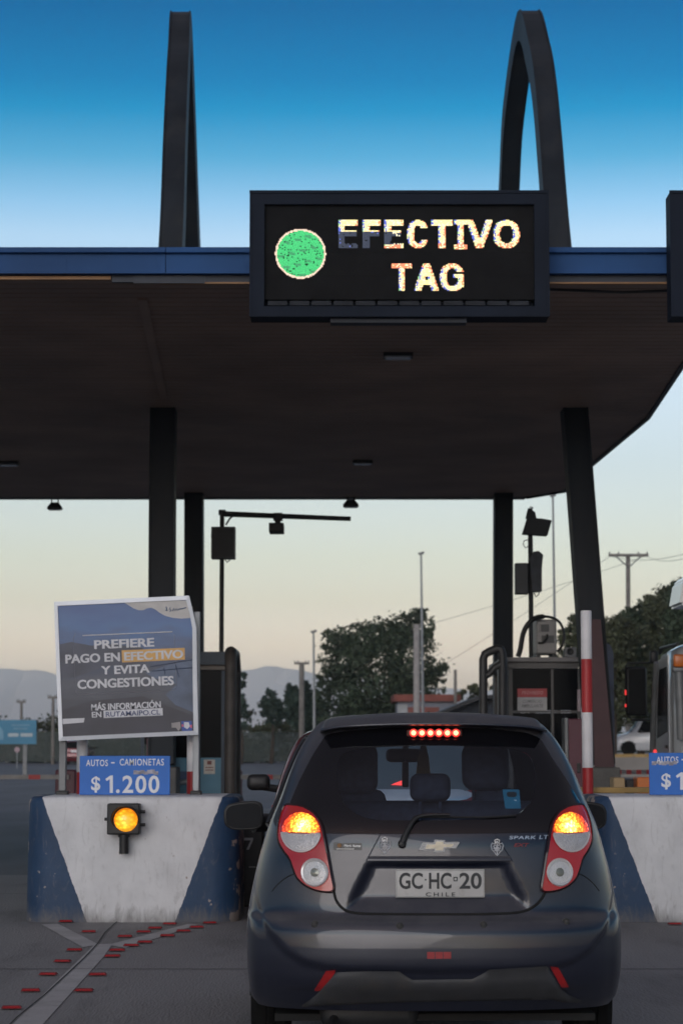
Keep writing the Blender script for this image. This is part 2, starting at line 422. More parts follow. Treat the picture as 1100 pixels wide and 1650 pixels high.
# front fascia: channel beam with a cap lip, butt joints
fz0 = at(0, 440, YF_).z
bm = NB()
xj = [-15, -8.5, at(268, 420, YF_).x, 3.1, 7.4]
for i, (xa, xb) in enumerate(zip(xj, xj[1:])):
    bx(bm, xa, xb - 0.006, YF_ - 0.02, YF_ + 0.03, fz0, ZT - 0.05)
    bx(bm, xa, xb - 0.004, YF_ - 0.075, YF_ + 0.11, ZT - 0.05, ZT, bevel=0.006)
    bx(bm, xa, xb - 0.004, YF_ - 0.05, YF_ + 0.028, fz0 - 0.012, fz0)
for i in range(26):
    xx = -14 + i * 0.82
    bx(bm, xx, xx + 0.012, YF_ - 0.024, YF_ - 0.02, fz0 + 0.02, ZT - 0.06)
obj('front_fascia', bm, MAT['blue_fascia'], canopy, world=True)
bm = NB()
xs0 = at(180, 440, YF_).x
bx(bm, xs0, 7.2, YF_ + 0.035, YF_ + 0.09, ZS - 0.035, ZS + 0.13)
bx(bm, at(215, 440, YF_).x, at(330, 440, YF_).x, YF_ + 0.02, YF_ + 0.034, ZS - 0.05, ZS + 0.02)
obj('edge_beam', bm, MAT['navy'], canopy, world=True)
bm = NB()
bx(bm, -15, xs0 - 0.01, YF_ + 0.03, YF_ + 0.09, ZS - 0.012, ZS + 0.018)
bx(bm, at(415, 440, YF_).x * 1.0 - 0.9, at(420, 440, YF_).x, YF_ + 0.035, YF_ + 0.092, ZS - 0.05, ZS - 0.036)
bx(bm, at(884, 440, YF_).x, 7.1, YF_ + 0.035, YF_ + 0.092, ZS - 0.05, ZS - 0.036)
obj('timber_edge_strip', bm, mat('varnished_timber', (0.30, 0.14, 0.045), 0.5, 0, 0.2, 6), canopy, world=True)
bm = NB(); bx(bm, -15, xr(YR) , YR, YR + 0.25, ZS - 0.02, ZT - 0.1)
obj('rear_fascia', bm, MAT['fascia_under'], canopy, world=True)
bm = NB()
for (xa, ya), (xb, yb) in zip(epts, epts[1:]):
    d = Vector((xb - xa, yb - ya, 0)).normalized(); n = Vector((d.y, -d.x, 0)) * (-1)
    n = Vector((abs(n.x) if True else 0, n.y, 0)) if n.x > 0 else -n
    hprism(bm, [(xa, ya), (xb, yb), (xb + n.x * 0.05, yb + n.y * 0.05), (xa + n.x * 0.05, ya + n.y * 0.05)], ZS - 0.03, ZT - 0.06)
obj('side_fascia', bm, MAT['navy'], canopy, world=True)
# soffit panel junction beam
bm = NB()
p0, p1 = atz(222, 480, ZS), atz(258, 640, ZS)
hprism(bm, [(p0.x, p0.y), (p0.x + 0.09, p0.y), (p1.x + 0.09, p1.y), (p1.x, p1.y)], ZS - 0.02, ZS + 0.02)
obj('junction_strip', bm, MAT['soffit'], canopy, world=True)
bm = NB()
tube(bm, [(at(886, 447, YF_).x, YF_ + 0.3, ZS - 0.05), (2.6, YF_ + 0.32, ZS - 0.075), (3.4, YF_ + 0.3, ZS - 0.05), (5, YF_ + 0.3, ZS - 0.04)], 0.014, 6)
obj('cable_conduit', bm, MAT['black_metal'], canopy, world=True, smooth=True)

# ---- lamps on and below the canopy
def canopy_lamp(u, v, w, hang, label, Y=None):
    p = atz(u, v, ZS) if Y is None else at(u, v, Y)
    L = thing('canopy_lamp', label, 'lamp', p, 'lamps under the toll canopy')
    b = NB()
    # tapered housing, wider at the bottom
    for (za, wa), (zb, wb) in (((0.0, w), (0.035, w)), ((0.035, w), (0.10, w * 0.62))):
        q = [[b.verts.new((sx * ww / 2, sy * ww * 0.35, zz)) for sx, sy in ((-1, -1), (1, -1), (1, 1), (-1, 1))] for zz, ww in ((za, wa), (zb, wb))]
        for k in range(4): b.faces.new((q[0][k], q[0][(k + 1) % 4], q[1][(k + 1) % 4], q[1][k]))
        b.faces.new(q[0]); b.faces.new(q[1])
    bmesh.ops.translate(b, verts=b.verts, vec=(0, 0, -hang - 0.02))
    obj('housing', b, MAT['black_metal'], L)
    b = NB(); bx(b, -w * 0.42, w * 0.42, -w * 0.36, w * 0.3, -hang - 0.034, -hang - 0.021)
    obj('lens', b, mat('lamp_lens', (0.35, 0.36, 0.38), 0.15), L)
    b = NB()
    for s in (-1, 1): tube(b, [(s * w * 0.22, 0, -hang + 0.07), (s * w * 0.22, 0, 0.02)], 0.012, 6)
    bx(b, -w * 0.28, w * 0.28, -0.04, 0.04, -hang + 0.075, -hang + 0.1)
    obj('bracket', b, MAT['black_metal'], L)
    return L
canopy_lamp(641, 570, 0.32, 0.02, 'dark floodlight fixed flat on the soffit below the lit message sign')
canopy_lamp(584, 742, 0.30, 0.03, 'small dark floodlight on the soffit, near the canopy rear edge')
canopy_lamp(15, 744, 0.30, 0.03, 'dark floodlight on the soffit at the far left of the photo')
canopy_lamp(565, 802, 0.27, 0.14, 'lamp hanging below the rear canopy edge right of the camera arm', YR + 0.0)
canopy_lamp(89, 806, 0.25, 0.14, 'lamp hanging below the rear canopy edge over the tilted poster', YR + 0.0)

# ---- steel arches that pass through the canopy
def arch(pts, label, w):
    A = thing('steel_arch', label, 'arch', (pts[0].x, pts[0].y, 0), 'steel arches through the canopy')
    P = [pts[0]]
    # smooth the path
    for i in range(len(pts) - 1):
        a, b, c, d = pts[max(i - 1, 0)], pts[i], pts[i + 1], pts[min(i + 2, len(pts) - 1)]
        for k in range(1, 7):
            t = k / 6
            q = 0.5 * ((2 * b) + (c - a) * t + (2 * a - 5 * b + 4 * c - d) * t * t + (3 * b - a - 3 * c + d) * t ** 3)
            P.append(q)
    n = len(P)
    bm = NB(); sweep(bm, P, [w * (1.12 - 0.22 * math.sin(math.pi * i / (n - 1)) ** 2) for i in range(n)], 0.42)
    obj('arch_rib', bm, MAT['dark_steel'], A, world=True)
    # edge plates: thin flanges standing proud of the web
    for s in (-1, 1):
        Q = [p + Vector((s * w * 0.5, 0, 0)) for p in P]
        bm = NB(); sweep(bm, Q, 0.022, 0.46)
        obj('flange', bm, MAT['dark_steel'], A, world=True)
    for p in (pts[0], pts[-1]):
        bm = NB(); bx(bm, p.x - w * 0.72, p.x + w * 0.72, p.y - 0.34, p.y + 0.34, 0.0, p.z - 0.03, bevel=0.02)
        obj('plinth', bm, MAT['dark_concrete'], A, world=True)
    return A
def apath(nb, ns, n1, n2, n3, n4, top, xs_far):
    n_ = [at(*nb, 28.7), at(*ns, 29.0), at(*n1, 29.6), at(*n2, 30.5), at(*n3, 31.6), at(*n4, 32.6), at(*top, 34.0)]
    f_ = []
    for (yy, src), x in zip(((35.4, n_[5]), (36.4, n_[4]), (37.5, n_[3]), (38.4, n_[2]), (39.0, n_[1]), (39.1, n_[0])), xs_far):
        f_.append(Vector((x, yy, src.z)))
    return n_ + f_
rp_ = apath((967, 1232), (924, 660), (896, 382), (886, 254), (877, 153), (867, 92), (849, 43), (2.72, 2.72, 2.74, 2.76, at(810, 795, 39).x, at(809, 1150, 39.1).x))
arch(rp_, 'steel arch with open legs right of the message sign, right leg leaning out', 0.285)
lp_ = apath((261, 1232), (264, 660), (278, 382), (282, 254), (286, 153), (289, 92), (292, 45), (-2.47, -2.49, -2.50, -2.51, at(313, 795, 39).x, at(313, 1150, 39.1).x))
arch(lp_, 'steel arch seen edge on as a tapering tower left of the sign', 0.285)

# ---- toll islands and their painted concrete noses
def nose_mat(name):
    m = bpy.data.materials.new(name); m.use_nodes = True
    n = m.node_tree.nodes; l = m.node_tree.links; b = n['Principled BSDF']; b.inputs['Roughness'].default_value = 0.6
    tcn = n.new('ShaderNodeTexCoord'); s = n.new('ShaderNodeSeparateXYZ'); l.new(tcn.outputs['Object'], s.inputs[0])
    ab = n.new('ShaderNodeMath'); ab.operation = 'ABSOLUTE'; l.new(s.outputs[0], ab.inputs[0])
    # white trapezium: half width = 0.33 at the foot to 0.70 at the top
    hw = n.new('ShaderNodeMath'); hw.operation = 'MULTIPLY_ADD'; l.new(s.outputs[2], hw.inputs[0]); hw.inputs[1].default_value = 0.375; hw.inputs[2].default_value = 0.325
    nw = n.new('ShaderNodeTexNoise'); nw.inputs['Scale'].default_value = 22; l.new(tcn.outputs['Object'], nw.inputs['Vector'])
    nw2 = n.new('ShaderNodeMath'); nw2.operation = 'MULTIPLY_ADD'; nw2.inputs[1].default_value = 0.02; l.new(nw.outputs[0], nw2.inputs[0]); l.new(hw.outputs[0], nw2.inputs[2])
    lt = n.new('ShaderNodeMath'); lt.operation = 'LESS_THAN'; l.new(ab.outputs[0], lt.inputs[0]); l.new(nw2.outputs[0], lt.inputs[1])
    no = n.new('ShaderNodeTexNoise'); no.inputs['Scale'].default_value = 3.5; no.inputs['Detail'].default_value = 9; no.inputs['Roughness'].default_value = 0.6
    l.new(tcn.outputs['Object'], no.inputs['Vector'])
    wr = ramp_node(n, l, no.outputs[0], [(0.3, (0.56, 0.56, 0.57)), (0.55, (0.66, 0.66, 0.67)), (0.75, (0.72, 0.72, 0.73))])
    br = ramp_node(n, l, no.outputs[0], [(0.3, (0.010, 0.036, 0.088)), (0.7, (0.018, 0.055, 0.125))])
    mx = n.new('ShaderNodeMix'); mx.data_type = 'RGBA'; l.new(lt.outputs[0], mx.inputs[0]); l.new(br.outputs[0], mx.inputs[6]); l.new(wr.outputs[0], mx.inputs[7])
    # chips to bare concrete: few on the face, many at the left and right corners
    ch = n.new('ShaderNodeTexNoise'); ch.inputs['Scale'].default_value = 7.0; ch.inputs['Detail'].default_value = 6; l.new(tcn.outputs['Object'], ch.inputs['Vector'])
    eg = n.new('ShaderNodeMapRange'); eg.inputs[1].default_value = 0.66; eg.inputs[2].default_value = 0.83; eg.inputs[3].default_value = 0.0; eg.inputs[4].default_value = 0.185; l.new(ab.outputs[0], eg.inputs[0])
    ad = n.new('ShaderNodeMath'); l.new(ch.outputs[0], ad.inputs[0]); l.new(eg.outputs[0], ad.inputs[1])
    cr = n.new('ShaderNodeMapRange'); cr.inputs[1].default_value = 0.70; cr.inputs[2].default_value = 0.725; l.new(ad.outputs[0], cr.inputs[0])
    m2 = n.new('ShaderNodeMix'); m2.data_type = 'RGBA'; l.new(cr.outputs[0], m2.inputs[0]); l.new(mx.outputs[2], m2.inputs[6]); m2.inputs[7].default_value = (0.33, 0.28, 0.25, 1)
    # scuffs: thin dark scratches and grime
    sc = n.new('ShaderNodeTexNoise'); sc.inputs['Scale'].default_value = 9; sc.inputs['Detail'].default_value = 10; sc.inputs['Roughness'].default_value = 0.7; sc.inputs['Distortion'].default_value = 1.5
    mp = n.new('ShaderNodeMapping'); mp.inputs['Scale'].default_value = (1.4, 1, 0.45); mp.inputs['Location'].default_value = (3, 1, 7); l.new(tcn.outputs['Object'], mp.inputs[0]); l.new(mp.outputs[0], sc.inputs['Vector'])
    sr = n.new('ShaderNodeMapRange'); sr.inputs[1].default_value = 0.54; sr.inputs[2].default_value = 0.86; sr.inputs[4].default_value = 0.6; l.new(sc.outputs[0], sr.inputs[0])
    m3 = n.new('ShaderNodeMix'); m3.data_type = 'RGBA'; l.new(sr.outputs[0], m3.inputs[0]); l.new(m2.outputs[2], m3.inputs[6]); m3.inputs[7].default_value = (0.20, 0.18, 0.17, 1)
    # splash grime along the foot
    ft = n.new('ShaderNodeMapRange'); ft.inputs[1].default_value = 0.0; ft.inputs[2].default_value = 0.20; ft.inputs[3].default_value = 0.62; ft.inputs[4].default_value = 0.0; l.new(s.outputs[2], ft.inputs[0])
    fg = n.new('ShaderNodeMath'); l.new(ft.outputs[0], fg.inputs[0]); l.new(sc.outputs[0], fg.inputs[1])
    fr_ = n.new('ShaderNodeMapRange'); fr_.inputs[1].default_value = 0.72; fr_.inputs[2].default_value = 1.1; fr_.inputs[4].default_value = 0.7; l.new(fg.outputs[0], fr_.inputs[0])
    m4 = n.new('ShaderNodeMix'); m4.data_type = 'RGBA'; l.new(fr_.outputs[0], m4.inputs[0]); l.new(m3.outputs[2], m4.inputs[6]); m4.inputs[7].default_value = (0.13, 0.12, 0.115, 1)
    l.new(m4.outputs[2], b.inputs['Base Color'])
    bp = n.new('ShaderNodeBump'); bp.inputs['Strength'].default_value = 0.35; bp.inputs['Distance'].default_value = 0.02; l.new(ad.outputs[0], bp.inputs['Height']); l.new(bp.outputs[0], b.inputs['Normal'])
    return m
NM = nose_mat('painted_concrete')
YN = 17.75
def nose(xc, label):
    bm = NB(); W, D, H, rr = 0.825, 0.62, at(200, 1284, YN).z, 0.22
    prof = []
    for cx, cy, a0 in ((W - rr, -D + rr, -90), (W - rr, D - rr, 0), (-W + rr, D - rr, 90), (-W + rr, -D + rr, 180)):
        for k in range(9): a = R(a0 + 90 * k / 8); prof.append((cx, cy, math.cos(a) * rr, math.sin(a) * rr))
    levels = [(0, 0.0), (0.10, 0.0), (0.4, 0.004), (0.75, 0.008), (H - 0.05, 0.012), (H - 0.025, 0.018), (H - 0.008, 0.032), (H, 0.055)]
    rings = []
    rs = random.Random(int(xc * 100))
    for z, ins in levels:
        k = 1 - ins
        rings.append([bm.verts.new(((cx + dx) * k + rs.uniform(-.003, .003), (cy + dy) * k + rs.uniform(-.003, .003), z)) for cx, cy, dx, dy in prof])
    n = len(prof)
    for r0, r1 in zip(rings, rings[1:]):
        for i in range(n): bm.faces.new((r0[i], r0[(i + 1) % n], r1[(i + 1) % n], r1[i]))
    bm.faces.new(rings[-1]); bm.faces.new(rings[0][::-1])
    o = obj('concrete_barrier', bm, NM, None, 'all'); 
    o.data.set_sharp_from_angle(angle=R(50))
    o.location = (xc, YN + D, 0)
    return tag(o, label, 'barrier', 'painted island noses')
XL = at(212, 1380, YN).x; XRI = at(1128, 1380, YN).x
noseL = nose(XL, 'blue and white concrete barrier carrying the amber beacon')
noseR = nose(XRI, 'blue and white concrete barrier cut by the right photo edge')
NTOP = at(200, 1284, YN).z
for xc, lab in ((XL, 'long low concrete toll island behind the barrier with the beacon'), (XRI, 'long low concrete toll island behind the right barrier')):
    bm = NB(); bx(bm, xc - 0.8, xc + 0.8, YN + 1.3, 42, 0, 0.17, bevel=0.03)
    single('toll_island', bm, MAT['concrete'], lab, 'traffic island')

# ================================================================== CARS
def pchip(pts):
    X = [p[0] for p in pts]; Y = [p[1] for p in pts]; n = len(X)
    h = [X[i + 1] - X[i] for i in range(n - 1)]; d = [(Y[i + 1] - Y[i]) / h[i] for i in range(n - 1)]
    m = [d[0]] + [0 if d[i - 1] * d[i] <= 0 else (h[i - 1] + h[i]) * 3 / ((2 * h[i] + h[i - 1]) / d[i - 1] + (h[i] + 2 * h[i - 1]) / d[i]) for i in range(1, n - 1)] + [d[-1]]
    def f(x):
        if x <= X[0]: return Y[0]
        if x >= X[-1]: return Y[-1]
        i = 0
        while x > X[i + 1]: i += 1
        t = (x - X[i]) / h[i]
        return (Y[i] * (2 * t ** 3 - 3 * t * t + 1) + h[i] * m[i] * (t ** 3 - 2 * t * t + t) + Y[i + 1] * (3 * t * t - 2 * t ** 3) + h[i] * m[i + 1] * (t ** 3 - t * t))
    return f
def sstep(a, b, x):
    t = max(0.0, min(1.0, (x - a) / (b - a))); return t * t * (3 - 2 * t)
def inpoly(x, y, poly):
    c = False; j = len(poly) - 1
    for i in range(len(poly)):
        if (poly[i][1] > y) != (poly[j][1] > y) and x < (poly[j][0] - poly[i][0]) * (y - poly[i][1]) / (poly[j][1] - poly[i][1]) + poly[i][0]: c = not c
        j = i
    return c
class Shell:
    """car body: plan outlines stacked by height, y forward from the rearmost point"""
    def __init__(s, hw, yc, yf, rr, rf=0.5, n=2.6, nf=2.6, dent=None):
        s.hw = pchip(hw); s.yc = pchip(yc); s.yf = pchip(yf); s.rr = pchip(rr); s.rf = rf; s.n = n; s.nf = nf; s.dent = dent
        s.z0, s.z1 = hw[0][0], hw[-1][0]
    def yr(s, x, z):
        w = s.hw(z); t = min(abs(x) / w, 0.998)
        y = s.yc(z) + s.rr(z) * (1 - (1 - t ** s.n) ** (1 / s.n))
        return y + (s.dent(x, z) if s.dent else 0)
    def yfr(s, x, z):
        w = s.hw(z); t = min(abs(x) / w, 0.998)
        return s.yf(z) - s.rf * (1 - (1 - t ** s.nf) ** (1 / s.nf))
    def body(s, nz=90, nr=90, nside=40, nfr=30, hole=None):
        bm = NB(); rows = []
        for j in range(nz + 1):
            z = s.z0 + (s.z1 - s.z0) * j / nz; w = s.hw(z); ring = []
            for i in range(nr + 1):
                th = math.pi / 2 * (-1 + 2 * i / nr); x = w * math.copysign(abs(math.sin(th)) ** (2 / s.n), math.sin(th)) if abs(math.sin(th)) > 1e-9 else 0
                if s.dent: x = w * (0.75 * math.sin(th) + 0.25 * x / w)
                ring.append((x, s.yr(x, z) if abs(x) < w * 0.998 else s.yc(z) + s.rr(z)))
            ya, yb = s.yc(z) + s.rr(z), s.yf(z) - s.rf
            for i in range(1, nside): ring.append((w, ya + (yb - ya) * i / nside))
            for i in range(nfr + 1):
                th = math.pi / 2 * (1 - 2 * i / nfr); sn = math.sin(th)
                x = w * math.copysign(abs(sn) ** (2 / s.nf), sn) if abs(sn) > 1e-9 else 0
                ring.append((x, s.yf(z) - s.rf * (1 - abs(math.cos(th)) ** (2 / s.nf))))
            for i in range(1, nside): ring.append((-w, yb + (ya - yb) * i / nside))
            rows.append([bm.verts.new((x, y, z)) for x, y in ring])
        n = len(rows[0])
        for r0, r1 in zip(rows, rows[1:]):
            for i in range(n):
                q = (r0[i], r0[(i + 1) % n], r1[(i + 1) % n], r1[i])
                if hole:
                    c = (q[0].co + q[1].co + q[2].co + q[3].co) / 4
                    if hole(c): continue
                bm.faces.new(q)
        bm.faces.new(rows[-1])
        return bm
def polar(poly, c, N):
    out = []
    for k in range(N):
        a = 2 * math.pi * k / N; dx, dy = math.cos(a), math.sin(a); best = 0
        for i in range(len(poly)):
            (x1, y1), (x2, y2) = poly[i], poly[(i + 1) % len(poly)]
            ex, ey = x2 - x1, y2 - y1; den = dx * ey - dy * ex
            if abs(den) < 1e-12: continue
            t = ((x1 - c[0]) * ey - (y1 - c[1]) * ex) / den; u = ((x1 - c[0]) * dy - (y1 - c[1]) * dx) / den
            if t > 0 and -1e-6 <= u <= 1 + 1e-6: best = max(best, t)
        out.append((c[0] + dx * best, c[1] + dy * best))
    return out
def round_poly(poly, it=2):
    for _ in range(it):
        q = []
        for i in range(len(poly)):
            a, b = poly[i], poly[(i + 1) % len(poly)]
            q += [(a[0] * .8 + b[0] * .2, a[1] * .8 + b[1] * .2), (a[0] * .2 + b[0] * .8, a[1] * .2 + b[1] * .8)]
        poly = q
    return poly
def patch(bm, fy, outer, off, inner=None, c=None, N=96, rings=8, thick=0.012, dome=0.0, mi=0):
    """a skin over the surface y = fy(x, z): outline of (x, z), raised by off towards -y, with a rim of real depth"""
    if c is None: c = (sum(p[0] for p in outer) / len(outer), sum(p[1] for p in outer) / len(outer))
    O = polar(outer, c, N); I = polar(inner, c, N) if inner else [c] * N
    prev = None
    def ring(t, o2, extra=0):
        return [bm.verts.new((i_[0] + (o_[0] - i_[0]) * t, fy(i_[0] + (o_[0] - i_[0]) * t, i_[1] + (o_[1] - i_[1]) * t) - o2 + extra, i_[1] + (o_[1] - i_[1]) * t)) for o_, i_ in zip(O, I)]
    seq = []
    if inner: seq.append(ring(0, off, thick))
    for r in range(0 if inner else 1, rings + 1):
        t = r / rings; seq.append(ring(t, off + dome * (1 - t * t)))
    seq.append(ring(1, off, thick))
    if not inner:
        cv = bm.verts.new((c[0], fy(*c) - off - dome, c[1]))
        for k in range(N): bm.faces.new((cv, seq[0][k], seq[0][(k + 1) % N])).material_index = mi
    for r0, r1 in zip(seq, seq[1:]):
        for k in range(N): bm.faces.new((r0[k], r0[(k + 1) % N], r1[(k + 1) % N], r1[k])).material_index = mi
def side_patch(bm, sh, poly, sgn, off, rings=6, N=72, thick=0.012):
    """poly of (y, z) on the flank"""
    c = (sum(p[0] for p in poly) / len(poly), sum(p[1] for p in poly) / len(poly)); O = polar(poly, c, N)
    P = lambda y, z, o: bm.verts.new((sgn * (sh.hw(z) + o), y, z))
    seq = [[P(c[0] + (a - c[0]) * r / rings, c[1] + (b - c[1]) * r / rings, off) for a, b in O] for r in range(1, rings + 1)]
    seq.append([P(a, b, off - thick) for a, b in O]); cv = P(*c, off)
    for k in range(N): bm.faces.new((cv, seq[0][k], seq[0][(k + 1) % N]))
    for r0, r1 in zip(seq, seq[1:]):
        for k in range(N): bm.faces.new((r0[k], r0[(k + 1) % N], r1[(k + 1) % N], r1[k]))
def wheel(parent, c, rad, wid, sgn):
    w = obj('wheel', (lambda b: (lathe(b, [(rad * .55, -wid * .5), (rad * .72, -wid * .52), (rad * .93, -wid * .5), (rad, -wid * .36), (rad, -wid * .12), (rad * .985, -wid * .10), (rad, -wid * .08), (rad, wid * .08), (rad * .985, wid * .10), (rad, wid * .12), (rad, wid * .36), (rad * .93, wid * .5), (rad * .72, wid * .52), (rad * .55, wid * .5)], c, 'x', 48), b)[1])(NB()), MAT['rubber'], parent, True)
    b = NB(); h = sgn * wid * 0.5
    lathe(b, [(rad * .02, h * .75), (rad * .12, h * .8), (rad * .16, h * .6), (rad * .5, h * .5), (rad * .6, h * .95), (rad * .63, h * 1.03), (rad * .64, h * .5)], c, 'x', 40)
    for k in range(5):
        a = 2 * math.pi * k / 5
        box(b, Vector((c[0] + h * .72, c[1] + rad * .34 * math.cos(a), c[2] + rad * .34 * math.sin(a))), (abs(h) * .35, rad * .5, rad * .13), Matrix.Rotation(a, 3, 'X').to_euler(), 0.01)
    obj('rim', b, MAT['rim'], w, True)
    return w
def paint(name, rgb, rough=0.32, metal=0.45, dust=None):
    m = mat(name, rgb, rough, metal, 0.05, 3, coat=1.0)
    n = m.node_tree.nodes; l = m.node_tree.links; b = n['Principled BSDF']
    t = n.new('ShaderNodeTexCoord')
    fl = n.new('ShaderNodeTexNoise'); fl.inputs['Scale'].default_value = 5; fl.inputs['Detail'].default_value = 8; l.new(t.outputs['Object'], fl.inputs['Vector'])
    rr = n.new('ShaderNodeMapRange'); rr.inputs[1].default_value = 0.35; rr.inputs[2].default_value = 0.75; rr.inputs[3].default_value = 0.012; rr.inputs[4].default_value = 0.05
    l.new(fl.outputs[0], rr.inputs[0]); l.new(rr.outputs[0], b.inputs['Coat Roughness'])
    if dust:
        # road dust that sits on the lower bodywork
        s = n.new('ShaderNodeSeparateXYZ'); l.new(t.outputs['Object'], s.inputs[0])
        hgt = n.new('ShaderNodeMapRange'); hgt.inputs[1].default_value = 0.18; hgt.inputs[2].default_value = 0.75; hgt.inputs[3].default_value = 0.16; hgt.inputs[4].default_value = 0.02; l.new(s.outputs[2], hgt.inputs[0])
        dn = n.new('ShaderNodeTexNoise'); dn.inputs['Scale'].default_value = 9; dn.inputs['Detail'].default_value = 9; dn.inputs['Roughness'].default_value = 0.7; l.new(t.outputs['Object'], dn.inputs['Vector'])
        ml = n.new('ShaderNodeMath'); ml.operation = 'MULTIPLY'; l.new(hgt.outputs[0], ml.inputs[0]); l.new(dn.outputs[0], ml.inputs[1])
        # settled dust on faces that look up, raised to paint the spoiler band lighter
        ge = n.new('ShaderNodeNewGeometry'); sn = n.new('ShaderNodeSeparateXYZ'); l.new(ge.outputs['Normal'], sn.inputs[0])
        up = n.new('ShaderNodeMapRange'); up.inputs[1].default_value = 0.25; up.inputs[2].default_value = 0.75; up.inputs[4].default_value = 1.1; l.new(sn.outputs[2], up.inputs[0])
        um = n.new('ShaderNodeMath'); um.operation = 'MULTIPLY'; l.new(up.outputs[0], um.inputs[0]); l.new(dn.outputs[0], um.inputs[1])
        ma_ = n.new('ShaderNodeMath'); ma_.operation = 'ADD'; l.new(ml.outputs[0], ma_.inputs[0]); l.new(um.outputs[0], ma_.inputs[1]); ml = ma_
        old = b.inputs['Base Color'].links[0].from_socket
        mx = n.new('ShaderNodeMix'); mx.data_type = 'RGBA'; l.new(ml.outputs[0], mx.inputs[0]); l.new(old, mx.inputs[6]); mx.inputs[7].default_value = (*dust, 1); l.new(mx.outputs[2], b.inputs['Base Color'])
        r2 = n.new('ShaderNodeMath'); r2.operation = 'MULTIPLY_ADD'; r2.inputs[1].default_value = 0.5; r2.inputs[2].default_value = rough; l.new(ml.outputs[0], r2.inputs[0]); l.new(r2.outputs[0], b.inputs['Roughness'])
        inv = n.new('ShaderNodeMath'); inv.operation = 'SUBTRACT'; inv.inputs[0].default_value = 0.70; l.new(ml.outputs[0], inv.inputs[1]); l.new(inv.outputs[0], b.inputs['Coat Weight'])
    return m

# ------------------------------------------------------------------ the grey hatchback in front of the camera
CY = 9.55                               # distance of its rear bumper
CX = at(707.5, 1480, CY).x
def recess(x, z):
    """number plate recess pressed into the tailgate"""
    zt, zb = 0.872, 0.70
    half = 0.285 + (zt - z) / (zt - zb) * 0.085
    a = sstep(half + 0.012, half - 0.028, abs(x)); b = sstep(zt + 0.006, zt - 0.006, z) * sstep(zb - 0.045, zb + 0.045, z)
    d = 0.034 * a * b
    # step between bumper top and tailgate, only across the tailgate width
    d += 0.022 * sstep(0.668, 0.655, z) * sstep(0.618, 0.655, z) * sstep(0.50, 0.44, abs(x)) * 0.0
    # pressed crease: the bumper tucks in below a line that rises towards the corners
    zc = float(np.interp(abs(x), [0, .46, .56, .64, .70, .745, .78], [.452, .462, .485, .53, .60, .69, .80]))
    d += 0.020 * sstep(zc, zc - 0.030, z) * sstep(0.79, 0.72, abs(x))
    # fog reflector corner and diffuser tuck
    d += 0.015 * sstep(0.372, 0.34, z) * sstep(0.70, 0.55, abs(x))
    return d
hatch = Shell(
    hw=[(0.262, .762), (0.30, .785), (0.345, .793), (0.45, .801), (.558, .803), (.66, .796), (.76, .779), (.88, .752), (1.003, .716), (1.132, .664), (1.25, .620), (1.358, .570), (1.43, .520), (1.469, .478), (1.490, .425), (1.500, .36)],
    yc=[(0.20, .17), (.262, .125), (.31, .082), (.36, .045), (.42, .014), (.50, 0), (.58, .004), (.635, .022), (.66, .062), (.70, .072), (.85, .085), (.96, .098), (1.0, .108), (1.2, .215), (1.40, .335), (1.452, .37), (1.476, .42), (1.490, .52), (1.500, .70)],
    yf=[(0.20, 3.42), (.35, 3.52), (.55, 3.55), (.75, 3.52), (.90, 3.40), (.95, 3.25), (1.0, 2.98), (1.2, 2.62), (1.40, 2.28), (1.46, 2.1), (1.490, 1.8), (1.500, 1.5)],
    rr=[(0.20, .42), (.6, .47), (.9, .46), (1.1, .36), (1.3, .30), (1.45, .30), (1.5, .3)], rf=0.5, n=2.7, dent=recess)
def cp(u, v, fy=hatch.yr):
    """photo pixel -> (x, z) on the car's rear surface"""
    Y = CY + 0.1
    for _ in range(6):
        p = at(u, v, Y); x, z = p.x - CX, p.z; Y = CY + fy(x, z)
    return (x, z)
CPL = lambda pts: [cp(u, v) for u, v in pts]
mir = lambda pts: [(-x, z) for x, z in pts]
PAINT = paint('grey_metallic_paint', (0.009, 0.012, 0.027), 0.42, 0.15, (0.105, 0.102, 0.108))
BLK = mat('black_plastic', (0.012, 0.012, 0.013), 0.5, 0, 0.1, 10)
FRIT = mat('black_glass_border', (0.006, 0.006, 0.008), 0.06, 0, 0.0, 3)
SEAM = mat('panel_gap', (0.004, 0.004, 0.004), 0.8)
glass_o = [(528, 1183), (560, 1178), (620, 1173), (706, 1171.5), (790, 1174), (848, 1180), (872, 1189), (893, 1224), (915, 1257), (938, 1296), (925, 1310), (905, 1330), (889, 1341), (706, 1343), (521, 1342.5), (505, 1330), (488, 1310), (468, 1296), (484, 1258), (506, 1216)]
glass_i = [(548, 1214), (600, 1204), (706, 1201), (810, 1204), (856, 1214), (866, 1250), (860, 1288), (835, 1315), (760, 1321), (660, 1322), (592, 1321), (556, 1300), (543, 1260)]
GO, GI = CPL(glass_o), round_poly(CPL(glass_i), 2)
GM_ = [((a[0] + b[0]) / 2, (a[1] + b[1]) / 2) for a, b in zip(polar(GO, (0, 1.17), 64), polar(GI, (0, 1.17), 64))]
SW1 = [(0.62, 1.02), (1.52, 1.0), (1.55, 1.39), (0.98, 1.38), (0.72, 1.2)]          # rear side window (y, z)
SW2 = [(1.60, 1.0), (2.52, 0.985), (2.30, 1.2), (2.02, 1.40), (1.63, 1.395)]
WS = [(-0.60, 1.03), (0.60, 1.03), (0.46, 1.42), (-0.46, 1.42)]
